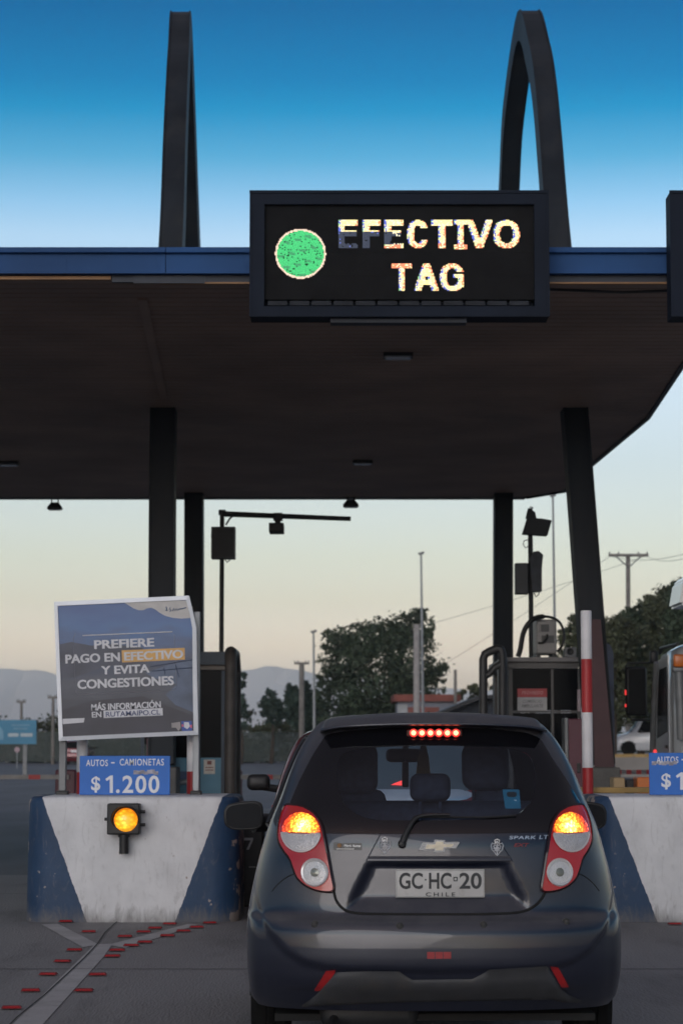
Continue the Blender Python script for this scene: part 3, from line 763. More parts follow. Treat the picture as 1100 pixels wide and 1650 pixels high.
def hatch_hole(c):
    if c.y < 0.75 and inpoly(c.x, c.z, GM_) and abs(c.x) < hatch.hw(c.z) * 0.97: return True
    if c.y > 1.9 and inpoly(c.x, c.z, WS): return True
    if abs(c.x) > hatch.hw(c.z) * 0.985 and (inpoly(c.y, c.z, SW1) or inpoly(c.y, c.z, SW2)): return True
    for wy in (0.84, 2.99):
        if abs(c.x) > 0.55 and (c.y - wy) ** 2 + (c.z - 0.29) ** 2 < 0.335 ** 2: return True
    return False
car = thing('hatchback_car', 'dark grey hatchback braking in the lane ahead, plate GC HC 20', 'car', (CX, CY, 0), None, R(0.9))
C = lambda name, bm, m, parent=car, smooth=True: obj(name, bm, m, parent, smooth)
body = C('body', hatch.body(120, 130, 46, 34, hatch_hole), PAINT, car, 'all')
bm = NB()
patch(bm, hatch.yr, GO, 0.004, GI, (0, 1.17), 160, 10, 0.02)
C('glass_border', bm, FRIT)
CLEAR = glass_mat('rear_window_glass', (0.64, 0.71, 0.84), 0.015, 0.012)
bm = NB(); patch(bm, hatch.yr, polar(GI, (0, 1.17), 96), 0.0035, None, (0, 1.17), 96, 8, 0.0)
C('rear_window', bm, CLEAR)
SIDEG = glass_mat('side_glass', (0.45, 0.48, 0.52), 0.02, 0.03)
for s in (-1, 1):
    for P in (SW1, SW2):
        bm = NB(); side_patch(bm, hatch, [(y + (0.03 if y > 1.5 else -0.03) * 0, z) for y, z in P], s, 0.001, thick=0.0); C('side_window', bm, SIDEG)
    # black surround of the side windows
    bm = NB()
    for P in (SW1, SW2):
        pp = P + [P[0]]
        tube(bm, [(s * (hatch.hw(z) + 0.001), y, z) for y, z in [(a[0] + (b[0] - a[0]) * t / 6, a[1] + (b[1] - a[1]) * t / 6) for a, b in zip(pp, pp[1:]) for t in range(7)]], 0.016, 6)
    C('window_trim', bm, BLK)
    for wy in (0.84, 2.99): wheel(car, (s * 0.70, wy, 0.29), 0.29, 0.17, s)
    # door handle and rubbing strip
    bm = NB(); tube(bm, [(s * (hatch.hw(.62) + 0.003), y, .60) for y in (0.98, 1.3, 2.0, 2.6)], 0.012, 6); C('side_trim', bm, BLK)
bm = NB()
fy2 = lambda x, z: hatch.yfr(x, z)
q = []
for j in range(9):
    z = 1.02 + (1.43 - 1.02) * j / 8; w = np.interp(z, [1.02, 1.43], [0.62, 0.47])
    q.append([bm.verts.new((w * (-1 + 2 * i / 12), hatch.yfr(w * (-1 + 2 * i / 12), z) + 0.002, z)) for i in range(13)])
for r0, r1 in zip(q, q[1:]):
    for i in range(12): bm.faces.new((r0[i], r0[i + 1], r1[i + 1], r1[i]))
C('windscreen', bm, glass_mat('windscreen_glass', (0.86, 0.92, 0.94), 0.02, 0.0))
# roof spoiler: a lip over the rear window
sp_lo = lambda x: 1.4445 - 0.16 * abs(x) ** 2.6 * 0.9
bm = NB(); Q = []
for i in range(61):
    x = -0.488 + 0.976 * i / 60; t = abs(x) / 0.488
    zt = 1.5035 - 0.028 * t ** 2.2 - 0.045 * max(0, (t - 0.9) / 0.1) ** 2
    zl = 1.4475 - 0.020 * t ** 2.4 - 0.008 * max(0, (t - 0.85) / 0.15)
    yb = 0.262 + 0.10 * t ** 3
    prof = [(yb + 0.16, zl + 0.005), (yb + 0.03, zl), (yb + 0.006, zl + 0.004), (yb, zl + 0.006), (yb + 0.018, zl + 0.018), (yb + 0.055, zt - 0.014), (yb + 0.085, zt - 0.004), (yb + 0.13, zt + 0.0005), (yb + 0.25, zt + 0.004), (yb + 0.45, zt - 0.004 - 0.01 * t)]
    Q.append([bm.verts.new((x, y, z)) for y, z in prof])
for r0, r1 in zip(Q, Q[1:]):
    for k in range(len(r0) - 1): bm.faces.new((r0[k], r0[k + 1], r1[k + 1], r1[k]))
bm.faces.new(Q[0]); bm.faces.new(Q[-1])
C('roof_spoiler', bm, PAINT, car, 'all')
# high brake light: six lamps in a dark strip under the spoiler
bm = NB(); a, b = cp(660, 1181), cp(742, 1181)
bz = cp(700, 1181)[1]
bl = obj('brake_light', (lambda q: (box(q, Vector(((a[0] + b[0]) / 2, hatch.yr(0, bz) - 0.012, bz)), (b[0] - a[0] + 0.02, 0.024, 0.034), None, 0.006), q)[1])(bm), mat('smoked_red_lens', (0.05, 0.002, 0.002), 0.15), car)
LEDM = glow('brake_led', (1.0, 0.16, 0.07), 9.0)
LEDH = glow('brake_led_rim', (1.0, 0.02, 0.01), 1.3)
for i in range(6):
    u = 667.5 + i * 13.6
    x, z = cp(u, 1181)
    bm = NB(); lathe(bm, [(0.0, -0.008), (0.007, -0.006), (0.0125, 0.002)], (x, hatch.yr(x, z) - 0.026, z), 'y', 16)
    led = obj('lamp', bm, LEDM, bl, True)
    bm = NB(); lathe(bm, [(0.0135, -0.001), (0.0175, 0.0), (0.018, 0.004), (0.0135, 0.004)], (x, hatch.yr(x, z) - 0.026, z), 'y', 16)
    obj('lamp_rim', bm, LEDH, bl, True)
# ---- tail lights
def z1(x, y): return (380 + x / 3.0556, 1120 + y / 3.0556)
LT = [(250, 535), (330, 545), (385, 575), (420, 625), (433, 675), (445, 740), (458, 810), (472, 890), (487, 965), (440, 967), (390, 957), (345, 936), (308, 902), (290, 860), (272, 805), (240, 765), (218, 725), (212, 690), (216, 630), (232, 570)]
LTP = round_poly(CPL([z1(*p) for p in LT]), 1)
c1 = cp(*z1(323, 672)); r1 = 0.0805
c2 = cp(*z1(390, 871)); r2 = 0.0520
zs = cp(*z1(323, 677))[1]
def lens_mat(name, colours, strength, bulb, cell=90):
    """moulded prism lens with a bulb behind: brighter near the bulb, facets from a cell pattern"""
    m = bpy.data.materials.new(name); m.use_nodes = True; n = m.node_tree.nodes; l = m.node_tree.links; b = n['Principled BSDF']
    b.inputs['Roughness'].default_value = 0.12; b.inputs['Base Color'].default_value = (*[c * 0.4 for c in colours[1]], 1); b.inputs['Coat Weight'].default_value = 0.6
    t = n.new('ShaderNodeTexCoord'); vo = n.new('ShaderNodeTexVoronoi'); vo.inputs['Scale'].default_value = cell; l.new(t.outputs['Object'], vo.inputs['Vector'])
    dist = n.new('ShaderNodeVectorMath'); dist.operation = 'DISTANCE'; l.new(t.outputs['Object'], dist.inputs[0]); dist.inputs[1].default_value = bulb
    rp = ramp_node(n, l, dist.outputs['Value'], [(0.0, (1.0, 0.90, 0.55)), (0.014, (1.0, 0.74, 0.20)), (0.045, (1.0, 0.46, 0.04)), (0.072, (0.95, 0.20, 0.012)), (0.095, (0.7, 0.035, 0.006))])
    inv = n.new('ShaderNodeMapRange'); inv.inputs[1].default_value = 0.10; inv.inputs[2].default_value = 0.62; inv.inputs[3].default_value = 1.7; inv.inputs[4].default_value = 0.28; l.new(vo.outputs['Distance'], inv.inputs[0])
    fall = n.new('ShaderNodeMapRange'); fall.inputs[1].default_value = 0.0; fall.inputs[2].default_value = 0.09; fall.inputs[3].default_value = strength * 2.2; fall.inputs[4].default_value = strength * 0.75; l.new(dist.outputs['Value'], fall.inputs[0])
    ml = n.new('ShaderNodeMath'); ml.operation = 'MULTIPLY'; l.new(inv.outputs[0], ml.inputs[0]); l.new(fall.outputs[0], ml.inputs[1])
    l.new(rp.outputs[0], b.inputs['Emission Color']); l.new(ml.outputs[0], b.inputs['Emission Strength'])
    bp = n.new('ShaderNodeBump'); bp.inputs['Strength'].default_value = 0.5; bp.inputs['Distance'].default_value = 0.004; l.new(vo.outputs['Distance'], bp.inputs['Height']); l.new(bp.outputs[0], b.inputs['Normal'])
    return m
def facet_mat(name, rgb, rough, cell, metal=0.6):
    m = mat(name, rgb, rough, metal, 0.1, 20, coat=0.8); n = m.node_tree.nodes; l = m.node_tree.links; b = n['Principled BSDF']
    t = n.new('ShaderNodeTexCoord'); vo = n.new('ShaderNodeTexVoronoi'); vo.inputs['Scale'].default_value = cell; l.new(t.outputs['Object'], vo.inputs['Vector'])
    bp = n.new('ShaderNodeBump'); bp.inputs['Strength'].default_value = 0.6; bp.inputs['Distance'].default_value = 0.006; l.new(vo.outputs['Distance'], bp.inputs['Height']); l.new(bp.outputs[0], b.inputs['Normal'])
    return m
REDL = mat('red_lens', (0.13, 0.003, 0.005), 0.2, 0, 0.08, 30, coat=0.5, emit=(1.0, 0.02, 0.02), estr=0.15)
SILV = facet_mat('clear_lens_over_silver', (0.58, 0.56, 0.57), 0.4, 130, 0.3)
RING = mat('lens_ring', (0.62, 0.60, 0.60), 0.3, 0.3, 0.05, 10, coat=0.5)
TRIM = mat('light_housing_edge', (0.02, 0.006, 0.008), 0.25)
def half_disc(c, r, top, zsplit, N=40):
    a0 = math.asin(max(-1, min(1, (zsplit - c[1]) / r)))
    if top: angs = [a0 + (math.pi - 2 * a0) * k / N for k in range(N + 1)]
    else: angs = [math.pi - a0 + (math.pi + 2 * a0) * k / N for k in range(N + 1)]
    return [(c[0] + r * math.cos(a), c[1] + r * math.sin(a)) for a in angs]
for s in (-1, 1):
    M_ = (lambda P: P) if s < 0 else mir
    mc = lambda c: c if s < 0 else (-c[0], c[1])
    bm = NB(); patch(bm, hatch.yr, M_([(c1[0] * 0 + (x - LTP[0][0]) * 1.0 + LTP[0][0], z) for x, z in LTP]), 0.016, None, mc(cp(*z1(352, 775))), 140, 10, 0.035)
    tl = C('tail_light', bm, REDL)
    # dark edge round the lamp
    bm = NB(); ol = M_(polar(LTP, cp(*z1(352, 775)), 100)); ol = ol + [ol[0]]
    tube(bm, [(x, hatch.yr(x, z) - 0.010, z) for x, z in ol], 0.007, 6); obj('housing_edge', bm, TRIM, tl, True)
    bulb = Vector((mc(c1)[0], hatch.yr(*mc(c1)) - 0.03, zs + 0.030))
    bm = NB(); hd = M_(half_disc(c1, r1, True, zs + 0.002)); patch(bm, hatch.yr, hd, 0.020, None, (mc(c1)[0], zs + 0.035), 90, 10, 0.012, 0.004)
    obj('brake_lens', bm, lens_mat('lit_amber_red_lens', [(1, .7, .1), (0.6, 0.12, 0.02)], 3.0, bulb), tl, True)
    bm = NB(); hd = M_(half_disc(c1, r1, False, zs - 0.003)); patch(bm, hatch.yr, hd, 0.020, None, (mc(c1)[0], zs - 0.035), 90, 10, 0.012, 0.003)
    obj('clear_lens', bm, SILV, tl, True)
    # bright moulding round the two halves, red above and white below
    bm = NB(); hd = M_(half_disc(c1, r1 + 0.001, False, zs - 0.002)); hd = hd + [hd[0]]
    tube(bm, [(x, hatch.yr(x, z) - 0.022, z) for x, z in hd], 0.0042, 6); obj('lens_moulding', bm, RING, tl, True)
    d2 = [(mc(c2)[0] + r2 * math.cos(2 * math.pi * k / 60), c2[1] + r2 * math.sin(2 * math.pi * k / 60)) for k in range(60)]
    bm = NB(); patch(bm, hatch.yr, d2, 0.020, None, mc(c2), 60, 8, 0.012, 0.002)
    rl = obj('reversing_lens', bm, facet_mat('reversing_lens_glass', (0.66, 0.66, 0.67), 0.4, 160, 0.2), tl, True)
    bm = NB(); tube(bm, [(x, hatch.yr(x, z) - 0.021, z) for x, z in d2 + [d2[0]]], 0.0065, 6); obj('lens_ring', bm, RING, tl, True)
    bm = NB(); d3 = [(mc(c2)[0] + 0.018 * math.cos(2 * math.pi * k / 30), c2[1] + 0.018 * math.sin(2 * math.pi * k / 30)) for k in range(30)]
    patch(bm, hatch.yr, d3, 0.0235, None, mc(c2), 30, 3, 0.004, 0.003); obj('bulb', bm, mat('lamp_bulb', (0.24, 0.25, 0.22), 0.2, 0.3), tl, True)
def on_tail(pts, off=0.001): return [(x, hatch.yr(x, z) - off, z) for x, z in pts]
def dense(pts, n=8):
    return [(a[0] + (b[0] - a[0]) * t / n, a[1] + (b[1] - a[1]) * t / n) for a, b in zip(pts, pts[1:]) for t in range(n)] + [pts[-1]]
def smoothline(pts, n=8):
    P = [Vector((p[0], p[1], 0)) for p in pts]; out = []
    for i in range(len(P) - 1):
        a, b, c, d = P[max(i - 1, 0)], P[i], P[i + 1], P[min(i + 2, len(P) - 1)]
        for k in range(n):
            t = k / n; q = 0.5 * ((2 * b) + (c - a) * t + (2 * a - 5 * b + 4 * c - d) * t * t + (3 * b - a - 3 * c + d) * t ** 3); out.append((q.x, q.y))
    return out + [(P[-1].x, P[-1].y)]
# tailgate gap: from each lamp down and across
seam = smoothline(CPL([(538, 1434), (543, 1452), (556, 1466), (576, 1471.5), (620, 1473), (706, 1473.5), (790, 1473), (838, 1470), (860, 1461), (873, 1448), (880, 1434)]), 12)
bm = NB(); tube(bm, on_tail(seam, -0.001), 0.0062, 8); C('tailgate_gap', bm, SEAM)
# bumper crease from the lamp out to the flank
for s in (-1, 1):
    cr = smoothline(CPL([(478, 1407), (464, 1413), (450, 1424), (440, 1436)]), 8)
    if s > 0: cr = mir(cr)
    bm = NB(); tube(bm, on_tail(cr, -0.001), 0.0026, 6); C('bumper_gap', bm, SEAM)
# lower edge of glass and tailgate handle lip above the plate
lip = dense(CPL([(594, 1386.5), (650, 1386.5), (706, 1386.5), (770, 1386.5), (823, 1386.5)]), 10)
bm = NB(); Q = []
for x, z in lip:
    y = hatch.yr(x, z + 0.012)
    Q.append([bm.verts.new((x, y - dy, z + dz)) for dy, dz in ((0.0, 0.018), (0.007, 0.012), (0.011, 0.003), (0.010, -0.003), (-0.03, -0.004))])
for r0, r1 in zip(Q, Q[1:]):
    for k in range(4): bm.faces.new((r0[k], r0[k + 1], r1[k + 1], r1[k]))
C('tailgate_lip', bm, PAINT)
# faint pressed line from lip end up to the glass
for pa, pb in (((590, 1388), (614, 1343)), ((826, 1388), (797, 1343))):
    ln = dense(CPL([pa, pb]), 10); bm = NB(); tube(bm, on_tail(ln, -0.0015), 0.0032, 6); C('pressed_line', bm, PAINT)
# number plate
pl0, pl1 = cp(637.5, 1446), cp(780, 1400)
PYc = hatch.yr(0, 0.79) - 0.016
bm = NB(); box(bm, Vector(((pl0[0] + pl1[0]) / 2, PYc, (pl0[1] + pl1[1]) / 2)), (pl1[0] - pl0[0], 0.006, pl1[1] - pl0[1]), None, 0.004, 2)
plate = C('number_plate', bm, mat('plate_white', (0.50, 0.49, 0.475), 0.45, 0, 0.10, 9, dirt=((0.36, 0.34, 0.32), 18, 0.55, 0.2)))
plate['label'] = 'dusty white number plate reading GC HC 20 CHILE'
PF = lambda x, z: Vector((x, PYc - 0.003, z))
def pc(u, v): return cp(u, v)
KL = mat('plate_black', (0.022, 0.024, 0.028), 0.5)
bm = NB()
def on_plate(s, u0, u1, v0, v1, bold=0.02, sp_=1.0, fn=PF, th=0.0025):
    a, b = cp(u0, v1), cp(u1, v0); add_text(bm, s, a[0], b[0], a[1], b[1], fn, bold, 0, sp_, th)
on_plate('GC', 643, 681, 1405.5, 1432, 0.022); on_plate('HC', 691, 727, 1405.5, 1432, 0.022); on_plate('20', 740, 775.5, 1405.5, 1432, 0.022)
on_plate('CHILE', 686, 733, 1437.5, 1444, 0.012, 1.5)
a = cp(685.5, 1417); lathe(bm, [(0.0, -0.002), (0.0036, -0.002), (0.0038, 0.001)], (a[0], PYc - 0.003, a[1]), 'y', 12)
a = cp(733.5, 1416)
for dx, dz, w, h in ((0, 0.007, 0.017, 0.004), (0, -0.007, 0.017, 0.004), (-0.007, 0, 0.004, 0.010), (0.007, 0, 0.004, 0.010)): box(bm, Vector((a[0] + dx, PYc - 0.0038, a[1] + dz)), (w, 0.002, h))
obj('lettering', bm, KL, plate)
bm = NB(); fr = [(pl0[0] + .004, pl0[1] + .004), (pl1[0] - .004, pl0[1] + .004), (pl1[0] - .004, pl1[1] - .004), (pl0[0] + .004, pl1[1] - .004)]; tube(bm, [(x, PYc - 0.003, z) for x, z in fr + [fr[0]]], 0.002, 6); obj('plate_rim', bm, mat('plate_edge', (0.4, 0.4, 0.39), 0.5), plate)
# emblem: chrome edged cross bar badge
BY = lambda x, z: hatch.yr(x, z)
def z3(x, y): return (500 + x * 430 / 1100, 1330 + y * 430 / 1100)
emb = [(447, 103), (462, 70), (508, 70), (512, 58), (556, 60), (553, 68), (616, 68), (600, 94), (556, 95), (552, 111), (508, 110), (512, 98)]
E = CPL([z3(*p) for p in emb])
def plate_shape(bm, pts, off, th, shrink=0.0, mi=0):
    cx_ = sum(p[0] for p in pts) / len(pts); cz_ = sum(p[1] for p in pts) / len(pts)
    y = hatch.yr(cx_, cz_) - off
    prism(bm, [(x + (cx_ - x) * shrink, z + (cz_ - z) * shrink) for x, z in pts], y - th, y + 0.004, mi)
bm = NB(); plate_shape(bm, E, 0.002, 0.006)
bmesh.ops.bevel(bm, geom=[e for e in bm.edges if all(v.co.y < hatch.yr(0, E[0][1]) - 0.006 for v in e.verts)], offset=0.0025, segments=2, affect='EDGES')
em = C('emblem', bm, mat('chrome', (0.75, 0.77, 0.80), 0.12, 1.0, 0.02, 5))
bm = NB(); ins = CPL([z3(*p) for p in [(474, 96), (480, 78), (515, 78), (518, 66), (549, 67), (546, 77), (590, 77), (582, 89), (549, 89), (546, 103), (515, 102), (518, 95)]]); plate_shape(bm, ins, 0.0085, 0.002)
obj('emblem_face', bm, mat('pale_gold', (0.55, 0.50, 0.40), 0.3, 0.3, 0.15, 60), em)
# two silver scrollwork stickers on the tailgate
ORN = mat('silver_sticker', (0.62, 0.62, 0.64), 0.3, 0.5, 0.2, 60)
for u, v in ((620, 1362.5), (801, 1365.5)):
    c = cp(u, v); bm = NB()
    y = hatch.yr(*c) - 0.003
    def q(pts, r=0.0026): tube(bm, [(c[0] + x * 0.001, y - 0.001, c[1] + z * 0.001) for x, z in pts], r, 5)
    q([(-25, 8), (-21, 18), (-10, 14), (0, 22), (10, 14), (21, 18), (25, 8), (22, -8), (10, -22), (0, -34), (-10, -22), (-22, -8), (-25, 8)])
    q([(-15, 6), (-9, -8), (0, -20), (9, -8), (15, 6), (6, 10), (0, 4), (-6, 10), (-15, 6)])
    q([(-8, 18), (-10, 30), (0, 34), (10, 30), (8, 18), (0, 26), (-8, 18)])
    q([(-16, -4), (0, -2), (16, -4)]); q([(-12, -14), (0, -10), (12, -14)]); q([(0, 22), (0, -30)]); q([(-6, 2), (6, -8)]); q([(6, 2), (-6, -8)])
    C('tailgate_sticker', bm, ORN)
# model lettering, red lettering, dealer tag
SURF = lambda x, z: Vector((x, hatch.yr(x, z) - 0.001, z))
def on_tailgate(name, s, u0, u1, v0, v1, m, bold, shear=0, sp_=1.0):
    global bm
    bm = NB(); a, b = cp(u0, v1), cp(u1, v0); add_text(bm, s, a[0], b[0], a[1], b[1], SURF, bold, shear, sp_, 0.003); return C(name, bm, m, car, False)
CHR = mat('bright_badge', (0.62, 0.66, 0.72), 0.25, 0.6, 0.02, 5)
on_tailgate('model_lettering', 'SPARK', 820.5, 864, 1346.5, 1352.5, CHR, 0.02, 0.15, 1.1)
on_tailgate('trim_lettering', 'LT', 869, 884, 1345.5, 1352, CHR, 0.02, 0.15, 1.2)
on_tailgate('red_lettering', 'EXT', 828, 853, 1358.5, 1364.5, mat('red_badge', (0.22, 0.02, 0.02), 0.35), 0.02, 0.3)
a, b = cp(538, 1369), cp(583, 1357)
bm = NB(); y = hatch.yr((a[0] + b[0]) / 2, (a[1] + b[1]) / 2)
Q = [bm.verts.new((x, hatch.yr(x, z) - 0.003, z)) for x, z in ((a[0], a[1]), (b[0], a[1]), (b[0], b[1] - .004), (a[0] + .02, b[1] - .004), (a[0] + .012, b[1]), (a[0], b[1] - 0.004))]; bm.faces.new(Q)
r = bmesh.ops.extrude_face_region(bm, geom=bm.faces[:]); bmesh.ops.translate(bm, verts=[g for g in r['geom'] if isinstance(g, bmesh.types.BMVert)], vec=(0, 0.004, 0))
dt = C('dealer_tag', bm, mat('dealer_tag_black', (0.02, 0.018, 0.018), 0.35))
bm = NB(); add_text(bm, 'Mark Autos', a[0] + 0.045, b[0] - 0.004, a[1] + 0.012, b[1] - 0.009, lambda x, z: Vector((x, hatch.yr(x, z) - 0.0045, z)), 0.0, 0.1, 1.0, 0.001)
bx(bm, a[0] + 0.012, b[0] - 0.003, hatch.yr(a[0] + .06, a[1]) - 0.006, hatch.yr(a[0] + .06, a[1]) - 0.0042, a[1] + 0.002, a[1] + 0.006)
obj('lettering', bm, mat('tag_silver', (0.5, 0.5, 0.5), 0.3, 0.4), dt)
bm = NB(); lathe(bm, [(0.0, -0.002), (0.009, -0.002), (0.0095, 0.001)], (a[0] + 0.024, hatch.yr(a[0] + .024, a[1]) - 0.005, a[1] + 0.018), 'y', 10)
obj('tag_ornament', bm, mat('bronze', (0.20, 0.11, 0.05), 0.4, 0.5), dt)
# rear wiper: pivot, arm, blade
bm = NB()
wp = smoothline([(648, 1358), (653, 1345), (660, 1331), (668, 1320), (679, 1314.5), (700, 1312.5), (725, 1312.5)], 6); wp = [cp(u, v) for u, v in wp]
tube(bm, on_tail(wp, 0.022), [0.0155 - 0.010 * (i / (len(wp) - 1)) ** 0.8 for i in range(len(wp))], 10)
lathe(bm, [(0.0, -0.03), (0.012, -0.028), (0.017, -0.018), (0.018, 0.012)], (wp[0][0], hatch.yr(*wp[0]) - 0.004, wp[0][1] - .004), 'y', 16)
wi = C('rear_wiper', bm, BLK)
bm = NB(); bp_ = [cp(u, v) for u, v in smoothline([(668, 1316), (720, 1316.5), (780, 1317), (832, 1314)], 8)]
tube(bm, on_tail(bp_, 0.010), 0.0055, 6); obj('wiper_blade', bm, BLK, wi, True)
# bumper fittings
def z8(x, y): return (380 + x * .6182, 1460 + y * .6182)
for x, y in ((207, 48), (427, 53), (645, 50), (861, 42)):
    c = cp(*z8(x, y)); bm = NB(); lathe(bm, [(0.0, -0.004), (0.010, -0.0035), (0.0125, 0.002), (0.0165, 0.0025), (0.017, 0.006)], (c[0], hatch.yr(*c) - 0.003, c[1]), 'y', 20); C('parking_sensor', bm, BLK)
RETRO = mat('red_reflector', (0.34, 0.01, 0.012), 0.2, 0, 0.1, 40, coat=1.0)
for P in ([(203, 221), (236, 168), (262, 166), (232, 220)], [(818, 157), (840, 160), (869, 212), (849, 213)]):
    bm = NB(); patch(bm, hatch.yr, CPL([z8(*p) for p in P]), 0.007, None, None, 60, 5, 0.012); C('bumper_reflector', bm, RETRO)
bm = NB(); tp = CPL([z8(498, 137), z8(562, 137), z8(562, 119.5), z8(498, 119.5)])
for i in range(3):
    f0, f1 = i / 3, (i + 1) / 3 - 0.03
    x0_, x1_ = tp[0][0] + (tp[1][0] - tp[0][0]) * f0, tp[0][0] + (tp[1][0] - tp[0][0]) * f1
    prism(bm, [(x0_, tp[0][1]), (x1_, tp[0][1]), (x1_, tp[2][1]), (x0_, tp[2][1])], hatch.yr(0, tp[0][1]) - 0.005, hatch.yr(0, tp[0][1]) + 0.004)
C('reflective_tape', bm, mat('red_reflective_tape', (0.30, 0.02, 0.025), 0.5, 0, 0.15, 60), car, False)
# unpainted lower bumper panel
low = CPL([z8(*p) for p in [(175, 262), (196, 243), (215, 226), (262, 172), (350, 169), (425, 170), (442, 182), (460, 192), (615, 190), (640, 178), (660, 166), (760, 160), (812, 157), (846, 214), (868, 232), (900, 250), (858, 250), (820, 240), (640, 243), (450, 246), (240, 256)]])
bm = NB()
ut = [(175, 258), (196, 243), (215, 226), (262, 172), (350, 169), (425, 170), (442, 182), (460, 192), (615, 190), (640, 178), (660, 166), (760, 160), (812, 157), (846, 214), (868, 232), (900, 246)]
ub = [(175, 262), (240, 258), (450, 250), (640, 247), (820, 244), (858, 252), (900, 252)]
Q = []
for k in range(146):
    X = 175 + (900 - 175) * k / 145
    a, b = cp(*z8(X, np.interp(X, *zip(*ut)))), cp(*z8(X, np.interp(X, *zip(*ub))))
    col = [(b[0], hatch.yr(*b) + 0.03, b[1])] + [(a[0] + (b[0] - a[0]) * t, hatch.yr(a[0] + (b[0] - a[0]) * t, a[1] + (b[1] - a[1]) * t) - 0.007 - 0.016 * (1 - abs(1 - 2 * (t))) ** 0.5 * sstep(0, 20, X - 190) * sstep(0, 20, 880 - X), a[1] + (b[1] - a[1]) * t) for t in (1, 0.9, 0.75, 0.5, 0.3, 0.15, 0.06, 0)] + [(a[0], hatch.yr(*a) + 0.012, a[1])]
    Q.append([bm.verts.new(p) for p in col])
for r0, r1 in zip(Q, Q[1:]):
    for k in range(len(r0) - 1): bm.faces.new((r0[k], r0[k + 1], r1[k + 1], r1[k]))
C('lower_bumper', bm, mat('grey_plastic', (0.038, 0.039, 0.043), 0.6, 0, 0.2, 8, dirt=((0.07, 0.06, 0.05), 5, 0.5, 0.3)))
# underside, axle, silencer, towing eye
bm = NB(); bx(bm, -0.68, 0.68, 0.35, 3.3, 0.20, 0.23); C('floor_pan', bm, SEAM, car, False)
bm = NB(); tube(bm, [(-0.62, 0.84, 0.27), (0.62, 0.84, 0.27)], 0.04, 10); C('rear_axle', bm, MAT['black_metal'])
bm = NB(); box(bm, Vector((-0.28, 0.42, 0.235)), (0.42, 0.22, 0.13), None, 0.05, 3); tube(bm, [(-0.42, 0.42, 0.22), (-0.44, 0.2, 0.20), (-0.44, 0.12, 0.195)], 0.02, 10); C('exhaust', bm, MAT['black_metal'])
for s in (-1, 1):
    bm = NB(); 
    Q = []
    for k in range(25):
        t = math.pi * k / 24; Q.append([bm.verts.new((s * x, 0.84 + 0.335 * math.cos(t), 0.29 + 0.335 * math.sin(t))) for x in (0.55, 0.79)])
    for r0, r1 in zip(Q, Q[1:]): bm.faces.new((r0[0], r0[1], r1[1], r1[0]))
    C('wheel_arch_liner', bm, SEAM)
# door mirrors
MIRG = mat('mirror_glass', (0.012, 0.013, 0.015), 0.04, 0, 0.0, 3)
for s in (-1, 1):
    bm = NB()
    prof = [(-0.085, -0.035), (-0.088, 0.03), (-0.07, 0.062), (0.0, 0.075), (0.06, 0.078), (0.088, 0.06), (0.09, -0.02), (0.075, -0.055), (0.0, -0.062), (-0.055, -0.058)]
    prof = round_poly([(x * 1.12, z * 1.05) for x, z in prof], 2)
    mcx, mcz, mcy = s * 0.862, 1.003, 2.06
    rings = []
    for dy, k in ((-0.035, 0.93), (-0.03, 1.0), (0.0, 1.0), (0.06, 0.86), (0.10, 0.6), (0.115, 0.25)):
        rings.append([bm.verts.new((mcx - s * x * k, mcy + dy, mcz + z * k)) for x, z in prof])
    n = len(prof)
    for r0, r1 in zip(rings, rings[1:]):
        for k in range(n): bm.faces.new((r0[k], r0[(k + 1) % n], r1[(k + 1) % n], r1[k]))
    bm.faces.new(rings[0]); bm.faces.new(rings[-1])
    tube(bm, [(mcx - s * 0.05, mcy + 0.05, mcz - 0.03), (s * 0.70, mcy + 0.12, mcz - 0.03)], [0.05, 0.045], 10)
    dm = C('door_mirror', bm, BLK)
    bm = NB(); Q = [bm.verts.new((mcx - s * x * 0.88, mcy - 0.037, mcz + z * 0.86)) for x, z in prof]; bm.faces.new(Q); obj('mirror_glass', bm, MIRG, dm)
# ---- inside: rear seats, head restraints, dashboard, mirror
SEAT = mat('seat_fabric', (0.040, 0.048, 0.068), 0.85, 0, 0.2, 30)
bm = NB(); box(bm, Vector((0, 0.95, 0.71)), (1.18, 0.22, 0.80), Matrix.Rotation(R(-12), 3, 'X').to_euler(), 0.06, 3); C('rear_seat', bm, SEAT)
def inside(u, v, y): p = at(u, v, CY + y); return p.x - CX, p.z
def headrest(u0, u1, v0, v1, y, tilt=0):
    x0, z1_ = inside(u0, v0, y); x1, z0 = inside(u1, v1, y)
    bm = NB(); box(bm, Vector(((x0 + x1) / 2, y, (z0 + z1_) / 2)), (x1 - x0, 0.11, z1_ - z0), Matrix.Rotation(R(-8), 3, 'X').to_euler(), min(0.055, (z1_ - z0) * 0.30), 4)
    for k in (0.25, 0.75): tube(bm, [(x0 + (x1 - x0) * k, y, z0 + 0.02), (x0 + (x1 - x0) * k, y, z0 - 0.09)], 0.008, 8)
    return C('headrest', bm, SEAT)
headrest(665, 730, 1247, 1291, 0.86)
# front seats seen over the rear bench
for u0, u1, hv0, hv1, s0, s1, sv in ((540, 614, 1196, 1280, 528, 628, 1272), (749, 825, 1196, 1274, 768, 845, 1270)):
    y = 1.02
    headrest(u0, u1, hv0, hv1, y)
    x0, zt = inside(s0, sv, y); x1, _ = inside(s1, sv, y)
    bm = NB(); box(bm, Vector(((x0 + x1) / 2, y + 0.02, zt - 0.3)), (x1 - x0, 0.16, 0.6), Matrix.Rotation(R(-10), 3, 'X').to_euler(), 0.05, 3); C('seat_back', bm, SEAT)
bm = NB(); box(bm, Vector((0, 2.75, 0.86)), (1.25, 0.6, 0.26), None, 0.07, 3); C('dashboard', bm, BLK)
